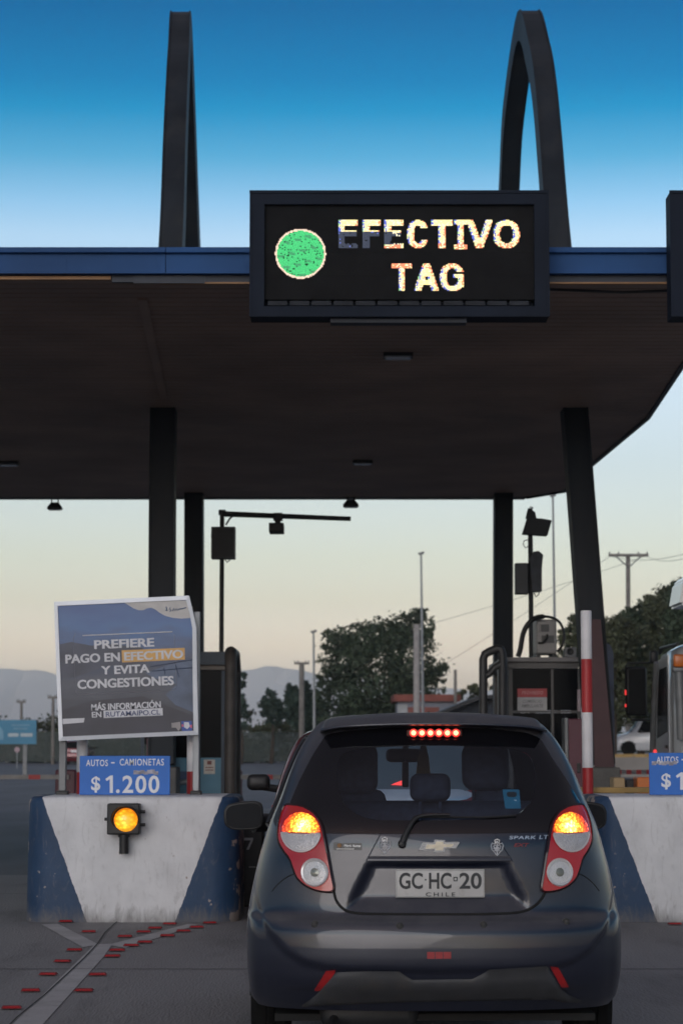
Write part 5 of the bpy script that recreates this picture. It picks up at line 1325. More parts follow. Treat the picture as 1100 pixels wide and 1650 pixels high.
b = NB(); rc = [Z4(*p) for p in ((180, 345), (165, 375), (184, 745), (200, 758), (850, 728), (868, 710), (852, 350))]
tube(b, [P3(*p) + Vector((0, -.0225, 0)) for p in rc], .0018, 4); obj('outline_box', b, mat('poster_thin_line', lin(130, 130, 140), .5), poster, world=True)
pquad('white_tag', [Z4(92, 924), Z4(242, 918), Z4(236, 948), Z4(94, 960)], PWH, .0)
pquad('grey_mark', [Z4(832, 952), Z4(892, 944), Z4(896, 985), Z4(880, 1008), Z4(864, 985), Z4(834, 984)], mat('poster_grey', lin(140, 135, 135), .5), .0)
bd = pquad('blue_badge', [Z4(900, 940), Z4(970, 938), Z4(974, 1004), Z4(904, 1008)], mat('poster_blue', lin(52, 78, 150), .5), .0)
pquad('badge_mark', [Z4(918, 946), Z4(950, 946), Z4(958, 975), Z4(940, 994), Z4(918, 980)], PWH, .002)
PK = mat('poster_pink', lin(190, 90, 120), .5)
pquad('badge_dot', [Z4(902, 962), Z4(914, 960), Z4(916, 976), Z4(904, 978)], PK, .002); pquad('badge_dot', [Z4(958, 966), Z4(972, 964), Z4(972, 984), Z4(960, 986)], PK, .002)
for (u0, u1) in ((95.5, 108), (311, 321.5)):
    q0, q1 = at(u0, 1280, YP + .08), at(u1, 1185, YP + .08)
    b = NB(); bx(b, q0.x, q1.x, YP + .04, YP + .12, NTOP + .03, at(u0, 985, YP).z, .006); pst = obj('post', b, MAT['grey_metal'] if u0 < 200 else MAT['galv'], poster, world=True)
    b = NB(); bx(b, q0.x - .02, q1.x + .02, YP + .02, YP + .14, NTOP - .01, NTOP + .03, .006); obj('foot', b, MAT['black_metal'], pst, world=True)

# ---- price signs
def price_sign(u0, u1, v0, v1, Y, label, second=False):
    q0, q1 = at(u0, v1, Y), at(u1, v0, Y)
    S = thing('price_sign', label, 'sign', ((q0.x + q1.x) / 2, Y, NTOP), 'blue toll price signs')
    b = NB(); bx(b, q0.x, q1.x, Y - .012, Y + .012, NTOP + .004, q1.z, .003); obj('panel', b, MAT['sign_blue'], S, world=True)
    fn = lambda x, z: Vector((x, Y - .013, z))
    def tx(s, a0, a1, b0, b1, bold):
        b = NB(); a, c_ = at(a0, b1, Y), at(a1, b0, Y); add_text(b, s, a.x, c_.x, a.z, c_.z, fn, bold, 0, 1.15, .002); obj('lettering', b, MAT['sign_white'], S, world=True)
    k = u0 - 128
    tx('AUTOS', 139 + k, 174 + k, 1225 + v0 - 1219, 1235.5 + v0 - 1219, .012); tx('CAMIONETAS', 193 + k, 264 + k, 1223.5 + v0 - 1219, 1234.5 + v0 - 1219, .012)
    tx('$', 147 + k, 162 + k, 1252 + v0 - 1219, 1278 + v0 - 1219, .02)
    b = NB(); dv = v0 - 1219
    prism(b, [(lambda q: (q.x, q.z))(at(u + k, v + dv, Y)) for u, v in ((177, 1278.5), (182, 1278.5), (182, 1250.5), (178, 1250.5), (170, 1256), (172, 1259.5), (177, 1256.5))], Y - .015, Y - .0125); obj('lettering', b, MAT['sign_white'], S, world=True)
    tx('.200', 187 + k, 257 + k, 1250.5 + dv, 1279 + dv, .02)
    b = NB(); a = at(182 + k, 1230 + v0 - 1219, Y); bx(b, a.x - .014, a.x + .014, Y - .0155, Y - .0125, a.z - .005, a.z + .005); obj('dash', b, MAT['sign_white'], S, world=True)
    # scraped sticker remains
    u_, v_ = (236, 1245) if not second else (152 + k, 1236 + v0 - 1219)
    b = NB(); rs = random.Random(11 + second)
    for i in range(7):
        a = at(u_ - 17 + i * 5.5, v_ + rs.uniform(-1.5, 1.5), Y); bx(b, a.x - .017, a.x + .017, Y - .0145 - i * .0002, Y - .0125, a.z - .010 - rs.uniform(0, .006), a.z + .012 + rs.uniform(0, .006))
    obj('torn_sticker', b, mat('torn_sticker_paper', (0.35, 0.34, 0.38), .8, 0, .5, 26), S, world=True)
    b = NB()
    for x in (q0.x + .08, q1.x - .08): bx(b, x - .02, x + .02, Y + .013, Y + .05, NTOP - .01, q1.z - .05)
    obj('stay', b, MAT['galv'], S, world=True)
price_sign(128.5, 274.5, 1218, 1281, 18.25, 'blue price sign reading AUTOS CAMIONETAS $1.200 below the poster')
price_sign(1045.5, 1191.5, 1213, 1276, 18.25, 'blue price sign cut by the right photo edge, before the truck', True)

# ---- red road studs along the fork marking
STM = mat('red_road_stud', (0.23, 0.018, 0.019), .6, 0, .3, 30)
studs = {'left of the fork marking': [(50, 953), (130, 880), (205, 812), (265, 757), (315, 709), (375, 632), (278, 589)],
         'right of the fork marking': [(355, 880), (413, 813), (475, 735), (495, 710), (555, 690), (612, 676), (707, 649), (775, 629), (830, 613), (885, 595)],
         'inside the fork by the barrier': [(528, 652), (607, 633), (655, 617), (717, 599), (768, 582)]}
ORD = ['first', 'second', 'third', 'fourth', 'fifth', 'sixth', 'seventh', 'eighth', 'ninth', 'tenth']
proto = None
def stud_at(p, label, rz):
    global proto
    if proto is None:
        proto = thing('road_stud', label, 'road stud', p, 'red road studs')
        b = NB(); w, d, h = .052, .038, .012
        lo = [(-w, -d, 0), (w, -d, 0), (w, d, 0), (-w, d, 0)]; hi = [(-w * .86, -d * .45, h), (w * .86, -d * .45, h), (w * .86, d * .45, h), (-w * .86, d * .45, h)]
        A_ = [b.verts.new(v) for v in lo]; B_ = [b.verts.new(v) for v in hi]; b.faces.new(A_[::-1]); b.faces.new(B_)
        for k in range(4): b.faces.new((A_[k], A_[(k + 1) % 4], B_[(k + 1) % 4], B_[k]))
        obj('stud_body', b, STM, proto)
        b = NB(); box(b, Vector((0, -d * .76, h * .5)), (w * 1.5, .004, h * .9), Matrix.Rotation(R(-55), 3, 'X').to_euler()); obj('reflector', b, RETRO, proto)
        o = proto
    else:
        o = proto.copy(); COL.objects.link(o)
        for ch in list(proto.children):
            c_ = ch.copy(); COL.objects.link(c_); c_.parent = o
    o.location = p; o.rotation_euler = (0, 0, rz); o['label'] = label
    return o
rs = random.Random(2)
for wh, L_ in studs.items():
    for i, (x, y) in enumerate(L_): stud_at(gz(x, y, .012), f'{ORD[i]} red road stud from the front, {wh}', rs.uniform(-.1, .1))
for i, (u, v) in enumerate(((1033, 1481), (1053, 1474), (1086, 1489), (1096, 1478))): stud_at(atz(u, v, .012), f'{ORD[i]} red road stud from the car, before the right barrier', rs.uniform(-.1, .1))
b = NB(); q = gz(262, 582, .012); bx(b, q.x - .07, q.x - .01, q.y - .02, q.y + .03, .005, .03, .008); single('litter', b, MAT['paper'], 'scrap of white litter at the foot of the left barrier', 'litter')

# ================================================================== LED MESSAGE SIGNS
YL = 20.2
def led_sign(u0, label, lit):
    """steel case with a recessed dot matrix screen"""
    du = u0 - 403
    q0, q1 = at(u0, 510, YL), at(882 + du, 308, YL)
    S = thing('message_sign', label, 'led sign', ((q0.x + q1.x) / 2, YL + .12, q0.z), 'message signs on the canopy edge')
    CASE = MAT['led_case']
    x0, x1, z0, z1_ = q0.x, q1.x, q0.z, q1.z; dp = .30
    w = .125
    b = NB()
    bx(b, x0, x0 + w, YL, YL + dp, z0, z1_); bx(b, x1 - w, x1, YL, YL + dp, z0, z1_)
    bx(b, x0 + w, x1 - w, YL, YL + dp, z1_ - w * .95, z1_); bx(b, x0 + w, x1 - w, YL, YL + dp, z0, z0 + w * .75)
    bx(b, x0 + w, x1 - w, YL + .16, YL + dp - .004, z0 + w * .75, z1_ - w * .95)
    bx(b, x0 - .01, x1 + .01, YL - .012, YL - .001, z1_ - .02, z1_ + .006); bx(b, x0 - .008, x0 + .014, YL - .010, YL - .001, z0, z1_ - .02); bx(b, x1 - .014, x1 + .008, YL - .010, YL - .001, z0, z1_ - .02)
    obj('case', b, CASE, S, world=True)
    b = NB(); bx(b, x0 + w, x1 - w, YL + .05, YL + .158, z0 + w * .75 + .07, z1_ - w * .95); 
    # seams between the screen modules
    scr = obj('screen', b, MAT['led_black'], S, world=True)
    b = NB(); n = 11
    for i in range(1, n): xx = x0 + w + (x1 - x0 - 2 * w) * i / n; bx(b, xx - .002, xx + .002, YL + .047, YL + .0495, z0 + w * .75 + .07, z1_ - w * .95)
    for i in range(1, 4): zz = z0 + w * .75 + .07 + (z1_ - w * .95 - z0 - w * .75 - .07) * i / 4; bx(b, x0 + w, x1 - w, YL + .0475, YL + .0495, zz - .002, zz + .002)
    obj('module_seam', b, MAT['led_black'], scr, world=True)
    b = NB()
    for i in range(12):
        xa = x0 + w + .03 + (x1 - x0 - 2 * w - .06) * i / 12
        bx(b, xa, xa + (x1 - x0 - 2 * w - .06) / 12 - .02, YL + .03, YL + .06, z0 + w * .75 + .012, z0 + w * .75 + .055, .004)
    obj('vent_strip', b, MAT['led_vent'], S, world=True)
    b = NB(); c0, c1 = at(532 + du, 517, YL), at(752 + du, 511, YL); bx(b, c0.x, c1.x, YL + .08, YL + .24, c0.z, z0 - .002); 
    for xx in (x0 + .4, x1 - .4): bx(b, xx - .05, xx + .05, YL + dp, YF_ - .02, ZS + .05, ZS + .2)
    obj('mounting_bracket', b, MAT['navy'], S, world=True)
    if not lit: return S
    # the lit dots: a dot matrix 11 mm apart, each dot its own small square
    P = .0108; ys = YL + .046
    mats = [glow('led_cream', (1.0, .84, .36), 1.7), glow('led_warm_red', (1.0, .28, .12), 1.5), glow('led_blue', (.12, .20, .9), 1.1), glow('led_dim_blue', (.008, .045, .15), .45), glow('led_green_edge', (.45, .95, .35), 1.2), glow('led_white', (1.0, .90, .60), 1.7)]
    def dots(bm, cells):
        for (i, j), mi in cells:
            cx, cz = i * P, j * P; h = P * .44
            v = [bm.verts.new((cx + a * h, ys, cz + c_ * h)) for a, c_ in ((-1, -1), (1, -1), (1, 1), (-1, 1))]
            bm.faces.new(v).material_index = mi
    def raster(s, a0, a1, b0, b1, bold):
        A, B = at(a0, b1, YL), at(a1, b0, YL); cells = set(); h_ = B.z - A.z; w_ = B.x - A.x; tx = .235 * h_; tz = .18 * h_
        def inside(x, z):
            X, Z = x - A.x, z - A.z
            if s in 'EF':
                return X < tx or Z > h_ - tz or (abs(Z - h_ * .53) < tz * .5 and X < w_ * .9) or (s == 'E' and Z < tz)
            if s == 'T': return Z > h_ - tz or abs(X - w_ / 2) < tx / 2
            if s == 'I': return True
            if s in 'VA':
                f = Z / h_ if s == 'V' else 1 - Z / h_; half = tx * .54 + (w_ / 2 - tx * .54) * f; d = abs(X - w_ / 2)
                if s == 'A' and .22 * h_ < Z < .22 * h_ + tz * .9 and d < half: return True
                return half - tx * 1.08 < d < half
            ex, ez = (X - w_ / 2) / (w_ / 2), (Z - h_ / 2) / (h_ / 2); ix, iz = (X - w_ / 2) / (w_ / 2 - tx), (Z - h_ / 2) / (h_ / 2 - tz)
            ring = abs(ex) ** 2.4 + abs(ez) ** 2.4 <= 1 and abs(ix) ** 2.4 + abs(iz) ** 2.4 > 1
            if s == 'O': return ring
            if s == 'C': return ring and not (ex > .1 and abs(ez) < .42)
            if s == 'G': return (ring and not (ex > .1 and 0 < ez < .42)) or (ex > .05 and ex <= .96 and -.05 < ez < .22) or (ex > .52 and ex <= .96 and -.75 < ez < .22)
        for i in range(int(A.x / P) - 1, int(B.x / P) + 2):
            for j in range(int(A.z / P) - 1, int(B.z / P) + 2):
                x, z = i * P, j * P
                if A.x <= x <= B.x and A.z <= z <= B.z and inside(x, z): cells.add((i, j))
        return cells
    rs = random.Random(4)
    def colour(cells, special=None):
        out = []
        js = [j for i, j in cells]; jb, jt = min(js), max(js); is_ = [i for i, j in cells]; il, ir = min(is_), max(is_)
        for (i, j) in cells:
            fz = (j - jb) / (jt - jb); fx = (i - il) / (ir - il); r = rs.random()
            ledge = (i - 1, j) not in cells or ((i - 2, j) not in cells and r < .5); redge = (i + 1, j) not in cells or ((i + 2, j) not in cells and r < .3)
            m_ = 0 if r < .72 else 5
            if ledge: m_ = 2 if r < .55 else 4 if r < .75 else 0
            if redge: m_ = 1 if r < .6 else 0
            if special: m_ = special(fx, fz, m_, r)
            if m_ is not None: out.append(((i, j), m_))
        return out
    def sp1(fx, fz, m_, r):
        if fx < .30 and fz < .60 and not (fx > .205 and fz < .16) : return (3 if r < .90 else 2) if r < .93 else None
        if fx < .37 and .16 < fz < .58: return 3 if r < .7 else m_
        if fz < .20 and r < .6: return 1
        return m_
    def sp2(fx, fz, m_, r):
        if fz > .82 and (fx < .32 or r < .5): return 1 if r < .65 else m_
        return m_
    def letters(cells, sp, cuts):
        out = colour(cells, sp); xs_ = [at(u, 400, YL).x for u in cuts]
        for k in range(len(cuts) + 1):
            part_ = [q for q in out if sum(q[0][0] * P > x for x in xs_) == k]
            b = NB(); dots(b, part_); obj('letter', b, mats, scr, world=True, recalc=False)
    # word by word, letters with slab serifs on the I
    c1_ = set()
    for ch, a0, a1 in (('E', 545, 577), ('F', 584, 613), ('E', 619, 649), ('C', 656, 690), ('T', 695, 729), ('I', 737, 747), ('V', 751, 794), ('O', 795, 837)):
        c1_ |= raster(ch, a0, a1, 353, 398, .065)
    for v_ in (355.5, 395.5):
        A, B = at(732.5, v_ + 2.5, YL), at(752.5, v_ - 2.5, YL)
        for i in range(int(A.x / P), int(B.x / P) + 1):
            for j in range(int(A.z / P), int(B.z / P) + 1): c1_.add((i, j))
    letters(c1_, sp1, (580, 616, 652.5, 692.5, 729.5, 754.5, 794.5))
    c2_ = set()
    for ch, a0, a1 in (('T', 630, 664), ('A', 667, 707), ('G', 709, 748)): c2_ |= raster(ch, a0, a1, 423, 467, .065)
    letters(c2_, sp2, (665.5, 708))
    # green go disc with a few dead dots and a pinkish rim
    c = at(484, 407, YL); rad = 41.5 / F * YL; cells = []
    for i in range(int((c.x - rad) / P) - 1, int((c.x + rad) / P) + 2):
        for j in range(int((c.z - rad) / P) - 1, int((c.z + rad) / P) + 2):
            d = math.hypot(i * P - c.x, j * P - c.z)
            if d > rad: continue
            r = rs.random(); wv = math.sin(i * .45 + j * .9) * .5 + math.sin(i * .17 - j * .6 + 1)
            if d > rad - P * 1.6: cells.append(((i, j), 2))
            elif r < .055 + (.10 if abs(wv) < .12 else 0): continue
            else: cells.append(((i, j), 1 if wv > 1.0 else 0))
    b = NB(); dots(b, cells); obj('go_symbol', b, [glow('led_green', (.03, .88, .24), 0.95), glow('led_green_dark', (.02, .50, .16), .9), glow('led_pink_rim', (1.0, .72, .55), 1.4)], scr, world=True, recalc=False)
    return S
MAT['led_case'] = mat('led_case_paint', (0.010, 0.015, 0.027), 0.65, 0, 0.15, 2, spec=0.15)
MAT['led_black'] = mat('led_screen_black', (0.010, 0.010, 0.011), 0.75, 0, 0.2, 6, spec=0.15)
MAT['led_vent'] = mat('led_vent_grey', (0.020, 0.023, 0.030), 0.6, 0, 0.3, 9, spec=0.2)
led_sign(403, 'dark message sign lit with EFECTIVO TAG and a green disc', True)
led_sign(1082, 'dark message sign case cut off by the right photo edge', False)

# ================================================================== BOOTHS AND LANE EQUIPMENT
def ubox(b, u0, u1, v0, v1, Y, depth, bevel=0):
    a, c = at(u0, v1, Y), at(u1, v0, Y); bx(b, a.x, c.x, Y, Y + depth, a.z, c.z, bevel)
BR = mat('booth_frame', (0.085, 0.08, 0.078), 0.5, 0.1, 0.2, 4)
# ---- left booth
YB1 = 29.7
bo = thing('toll_booth', 'dark toll booth half hidden behind the tilted poster', 'toll booth', (at(300, 1280, YB1).x, YB1, .17), 'toll booths')
b = NB(); ubox(b, 228, 364, 1050, 1071, YB1 - .15, 3.1); obj('roof', b, MAT['booth_blue'], bo, world=True)
b = NB(); ubox(b, 228, 364, 1072, 1079, YB1 - .05, 2.9); obj('header_rail', b, mat('booth_header', (0.20, 0.17, 0.15), .6), bo, world=True)
zlo = .17
for u0, u1 in ((228, 233), (272, 276), (318, 323), (357, 363)):
    for dy in (0, 2.6): a, c = at(u0, 1080, YB1), at(u1, 1080, YB1); b = NB(); bx(b, a.x, c.x, YB1 + dy, YB1 + dy + .08, zlo, a.z); obj('frame_post', b, MAT['booth_blue'], bo, world=True)
b = NB(); ubox(b, 233, 272, 1080, 1200, YB1 + .03, .012); ubox(b, 276, 318, 1080, 1221, YB1 + .03, .012); ubox(b, 323, 357, 1080, 1221, YB1 + .03, .012); obj('window', b, MAT['dark_glass'], bo, world=True)
b = NB()
for u0, u1 in ((276, 302), (302.6, 318), (323, 357)):
    a, c = at(u0, 1221, YB1), at(u1, 1222, YB1); bx(b, a.x, c.x, YB1 + .02, YB1 + .06, zlo + .02, a.z)
lp = obj('lower_panel', b, MAT['teal_panel'], bo, world=True)
b = NB(); ubox(b, 328.5, 346.5, 1224, 1247, YB1 + .012, .006); pp = obj('paper_notice', b, MAT['paper'], lp, world=True)
b = NB(); ubox(b, 334, 341, 1226, 1232, YB1 + .009, .002); ubox(b, 331, 344, 1236, 1237.5, YB1 + .009, .002); ubox(b, 331, 344, 1240, 1241.5, YB1 + .009, .002); obj('notice_print', b, mat('notice_ink', (0.22, 0.07, 0.06), .7), pp, world=True)
b = NB(); ubox(b, 283, 303, 1243, 1262, YB1 + .005, .014); obj('dark_blue_sticker', b, mat('booth_sticker_navy', (0.03, 0.06, 0.14), .5), lp, world=True)
b = NB(); ubox(b, 236, 252, 1190, 1285, YB1 - .25, .2); ubox(b, 256, 270, 1190, 1285, YB1 - .25, .2); obj('maroon_cabinet', b, MAT['maroon'], bo, world=True)
b = NB(); tube(b, [at(274, 1264, YB1 - .3), at(302, 1259, YB1 - .3)], .035, 10); obj('hand_rail', b, MAT['galv'], bo, True, world=True)
# bent guard beside the booth
b = NB(); gp = [at(372, 1040, YB1 - .3)]
g0 = Vector((at(371, 1290, YB1 - .3).x, YB1 - .3, .17)); zt_ = at(371, 1050, YB1 - .3).z
pts = [g0, Vector((g0.x, g0.y, 1.2)), Vector((g0.x, g0.y, zt_ - .18)), Vector((g0.x - .005, g0.y + .06, zt_ - .07)), Vector((g0.x - .01, g0.y + .2, zt_)), Vector((g0.x - .02, g0.y + .6, zt_ + .01)), Vector((g0.x - .02, g0.y + 1.4, zt_ + .01)), Vector((g0.x - .02, g0.y + 1.7, zt_ - .2)), Vector((g0.x - .02, g0.y + 1.75, .17))]
tube(b, pts, .078, 14); single('guard_rail', b, mat('guard_brown', (0.055, 0.045, 0.04), .6, 0, .3, 5), 'dark bent pipe guard at the right side of the left toll booth', 'guard rail', None, True)
# ---- right booth
YB2 = 29.9
b2 = thing('toll_booth', 'dark glazed toll booth with red and white notice behind the hatchback', 'toll booth', (at(870, 1280, YB2).x, YB2, .17), 'toll booths')
b = NB(); ubox(b, 812, 931, 1059, 1066, YB2 - .12, 3.2); obj('roof', b, mat('booth_roof_edge', (0.16, 0.15, 0.15), .5), b2, world=True)
b = NB(); ubox(b, 808, 931, 1066.5, 1077, YB2 - .03, 3.0); obj('header_rail', b, BR, b2, world=True)
for u0, u1 in ((819, 825), (887, 891), (930, 935)):
    for dy in (0, 2.8): a, c = at(u0, 1077.5, YB2), at(u1, 1077.5, YB2); b = NB(); bx(b, a.x, c.x, YB2 + dy, YB2 + dy + .07, .17, a.z); obj('frame_post', b, BR, b2, world=True)
b = NB(); ubox(b, 825.2, 886.8, 1145, 1148.5, YB2 + .005, .05); ubox(b, 891.2, 929.8, 1145, 1148.5, YB2 + .005, .05); obj('cross_bar', b, BR, b2, world=True)
b = NB(); ubox(b, 825.2, 886.8, 1078, 1144.6, YB2 + .03, .012); ubox(b, 891.2, 929.8, 1078, 1144.6, YB2 + .03, .012); ubox(b, 825.2, 886.8, 1149, 1285, YB2 + .03, .012); ubox(b, 891.2, 929.8, 1149, 1285, YB2 + .03, .012); obj('window', b, MAT['dark_glass'], b2, world=True)
b = NB(); ubox(b, 930, 934.5, 1111, 1146, YB2 - .06, .05); obj('pale_edge_strip', b, mat('pale_strip', (0.42, 0.34, 0.36), .6), b2, world=True)
nt = thing('notice_board', 'red and white notice PROHIBIDO COMERCIO AMBULANTE on the right booth window', 'sign', (at(856, 1145, YB2).x, YB2 - .02, at(856, 1145, YB2).z))
b = NB(); ubox(b, 833, 880.5, 1123.5, 1145, YB2 - .02, .045); obj('white_panel', b, mat('notice_white', (0.36, 0.35, 0.355), .5), nt, world=True)
b = NB(); ubox(b, 833, 880.5, 1109.5, 1123.2, YB2 - .02, .045); obj('red_panel', b, mat('notice_red', (0.33, 0.03, 0.035), .5), nt, world=True)
fn2 = lambda x, z: Vector((x, YB2 - .021, z))
for s, u0, u1, v0, v1, m in (('PROHIBIDO', 840, 874, 1113.5, 1119, mat('notice_pale_red', (0.5, 0.25, 0.25), .6)), ('COMERCIO', 841, 872, 1127.5, 1132.5, mat('notice_grey', (0.12, 0.12, 0.125), .6)), ('AMBULANTE', 839, 874, 1134.5, 1140, None)):
    b = NB(); a, c = at(u0, v1, YB2), at(u1, v0, YB2); add_text(b, s, a.x, c.x, a.z, c.z, fn2, .01, .15, 1.1, .002); obj('lettering', b, m or mat('notice_grey', (0.12, 0.12, 0.125), .6), nt, world=True)
# pipe guard and square post left of it
b = NB(); Yg = YB2 - .35
P_ = [at(778, 1290, Yg), at(778, 1062, Yg), at(781, 1054, Yg), at(788, 1050, Yg), at(800, 1045, Yg), at(806, 1046, Yg), at(809, 1054, Yg), at(809, 1290, Yg)]
P_[0].z = .17; P_[-1].z = .17
tube(b, P_, .055, 12); tube(b, [at(780, 1090, Yg), at(788, 1086, Yg), at(796, 1076, Yg), at(806, 1070, Yg)], .045, 10)
single('guard_rail', b, mat('guard_dark', (0.035, 0.034, 0.036), .5), 'dark bent pipe guard left of the right toll booth', 'guard rail', None, True)
b = NB(); a, c = at(802, 1060, YB2 - .1), at(817, 1060, YB2 - .1); bx(b, a.x, c.x, YB2 - .2, YB2 + .1, .17, a.z, .03, 3); single('booth_post', b, MAT['grey_metal'], 'grey square post between the pipe guard and the right booth', 'post', None, True)
# maroon cabinet and column cladding
YC_ = 28.3
mcab = thing('equipment_cabinet', 'maroon equipment cabinet left of the tall striped post', 'cabinet', (at(925, 1280, YC_).x, YC_, .17))
b = NB(); a, c = at(909, 1158, YC_), at(941, 1158, YC_); bx(b, a.x + .045, c.x, YC_, YC_ + .4, .17, a.z, .012); obj('body', b, MAT['maroon'], mcab, world=True)
b = NB(); bx(b, a.x, a.x + .044, YC_ - .01, YC_ + .4, .17, a.z + .01, .01); obj('edge_trim', b, MAT['grey_metal'], mcab, world=True)
b = NB(); bx(b, c.x - .10, c.x - .06, YC_ - .02, YC_ - .001, 1.0, 1.12, .006); obj('handle', b, MAT['black_metal'], mcab, world=True)
b = NB(); Yc = 28.36
prism(b, [(lambda q: (q.x, q.z))(at(u, v, Yc)) for u, v in ((950, 998), (967, 998), (989, 1236), (957, 1236))], Yc, Yc + .02)
single('column_cladding', b, mat('maroon_cladding', (0.060, 0.020, 0.025), .55, 0, .2, 3), 'dark maroon panel fixed to the foot of the leaning column', 'panel')
b = NB(); Yq = 30.4; q0, q1 = at(974, 1190, Yq), at(986, 1037, Yq)
prism(b, [(q0.x, .17), (q1.x + .02, .17), (q1.x + .01, q1.z - .12), (q1.x - .02, q1.z - .03), ((q0.x + q1.x) / 2, q1.z), (q0.x + .0, q1.z - .03)], Yq, Yq + .3); single('lane_guard', b, mat('blue_grey_panel', (0.045, 0.06, 0.10), .5, 0, .3, 6), 'blue grey guard panel just right of the leaning column', 'panel')
# air conditioner with a looped hose, small siren on the booth roof
RZ = at(870, 1059, YB2).z
acu = thing('air_conditioner', 'grey air conditioner with looped black hose on the right booth roof', 'air conditioner', (at(881, 1059, YB2 + .4).x, YB2 + .4, RZ))
b = NB(); a, c = at(864, 1052, YB2 + .4), at(896, 998, YB2 + .4); bx(b, a.x, c.x, YB2 + .4, YB2 + 1.0, RZ + .06, c.z, .02); ab = obj('casing', b, mat('ac_casing', (0.27, 0.26, 0.25), .5, 0, .15, 5, dirt=((0.12, 0.11, 0.10), 6, .55, .2)), acu, world=True)
b = NB(); ubox(b, 871, 884, 1006, 1018, YB2 + .39, .012); ubox(b, 872, 892, 1024, 1036, YB2 + .39, .012); obj('vent_grille', b, mat('ac_vent', (0.10, 0.10, 0.10), .6), ab, world=True)
b = NB(); 
for uu in (867, 893): a = at(uu, 1052, YB2 + .4); bx(b, a.x - .03, a.x + .03, YB2 + .42, YB2 + .98, RZ, RZ + .06)
obj('foot', b, MAT['black_metal'], acu, world=True)
b = NB(); tube(b, [at(u, v, YB2 + .3) for u, v in smoothline([(834, 1058), (838, 1045), (842, 1022), (850, 1006), (862, 996), (878, 993.5), (893, 997), (903, 1006), (908, 1022), (905, 1040), (897, 1050)], 4)], [.034] * 20 + [.018] * 21, 8); tube(b, [at(u, v, YB2 + .36) for u, v in ((866, 1036), (874, 1036), (880, 1028), (881, 1022))], .016, 6); obj('hose', b, BLK, acu, True, world=True)
b = NB(); ubox(b, 910, 928, 1043, 1059, YB2 + .2, .3, .01); sl = single('loudspeaker', b, MAT['grey_metal'], 'small square loudspeaker on the right booth roof beside the column', 'loudspeaker')
b = NB(); c = at(918, 1050, YB2 + .2); lathe(b, [(0.0, -.002), (.035, -.004), (.045, -.012), (.048, .01)], c, 'y', 20); obj('cone', b, MAT['sign_black'], sl, True, world=True)
# ---- camera poles
SL = mat('silhouette_black', (0.014, 0.015, 0.017), .6)
YP1 = 31.6
cp1 = thing('camera_pole', 'dark pole with a long horizontal camera arm over the left booth', 'camera pole', (at(358, 1050, YP1).x, YP1, .17))
p = at(358, 824, YP1); b = NB(); tube(b, [(p.x, YP1, .17), (p.x, YP1, p.z)], .032, 12); tube(b, [(p.x, YP1, p.z - .05), (p.x, YP1, p.z + .02)], .05, 12); obj('pole', b, SL, cp1, True, world=True)
b = NB(); q = at(565, 836, YP1); tube(b, [Vector((p.x, YP1, at(0, 828, YP1).z)), Vector((q.x, YP1, q.z))], [.04, .032], 12); arm = obj('arm', b, SL, cp1, True, world=True)
b = NB(); tube(b, [at(364, 846, YP1 - .03), at(370, 836, YP1 - .04), at(378, 829, YP1 - .05), at(398, 826.5, YP1 - .02), at(420, 828, YP1 - .02), at(436, 831, YP1 - .03)], .013, 6); tube(b, [at(362, 900, YP1 - .05), at(366, 906, YP1 - .05), at(371, 902, YP1 - .05)], .009, 6); obj('cable', b, SL, arm, True, world=True)
b = NB(); ubox(b, 340, 379, 848.5, 900, YP1 - .10, .22, .01); cb = obj('control_box', b, mat('control_box', (0.018, 0.019, 0.022), .45, 0, .3, 8), cp1, world=True)
b = NB(); ubox(b, 343, 376, 852, 897, YP1 - .107, .006); ubox(b, 340, 342.5, 860, 866, YP1 - .112, .011); obj('box_door', b, SL, cb, world=True)
b = NB(); ubox(b, 440, 455, 826, 838, YP1 - .09, .18, .012); ubox(b, 443, 452, 838, 842, YP1 - .05, .1); cam1 = obj('camera_mount', b, SL, cp1, world=True)
b = NB(); ubox(b, 433, 457, 842, 857, YP1 - .22, .4, .012); obj('camera', b, SL, cam1, world=True)
YP2 = 31.4
cp2 = thing('camera_pole', 'dark pole with tilted floodlight and two boxes above the right booth', 'camera pole', (at(853, 1058, YP2).x, YP2, .17))
p = at(853.5, 819, YP2); b = NB(); tube(b, [(p.x, YP2, .17), (p.x, YP2, p.z)], .034, 12); obj('pole', b, SL, cp2, True, world=True)
b = NB(); prism(b, [(lambda q: (q.x, q.z))(at(u, v, YP2)) for u, v in ((840, 861.5), (880, 864.5), (887, 840), (870, 837), (848, 836))], YP2 - .16, YP2 + .05); bmesh.ops.bevel(b, geom=b.edges[:], offset=.01, segments=1, affect='EDGES'); fl = obj('floodlight', b, SL, cp2, world=True)
b = NB(); prism(b, [(lambda q: (q.x, q.z))(at(u, v, YP2)) for u, v in ((846, 836), (863, 836), (861, 826), (856, 823), (849, 822))], YP2 - .08, YP2 + .04); tube(b, [at(856, 822, YP2), at(858, 818, YP2), at(853, 816.5, YP2)], .009, 6); obj('bracket', b, SL, fl, world=True)
b = NB(); ubox(b, 830, 850.5, 907, 957, YP2 - .1, .2, .01); bxa = obj('control_box', b, mat('control_box_dark', (0.022, 0.024, 0.028), .5, 0, .3, 6), cp2, world=True)
b = NB(); ubox(b, 832, 849, 910, 954, YP2 - .107, .006); obj('box_door', b, mat('box_door_grey', (0.035, 0.038, 0.042), .5), bxa, world=True)
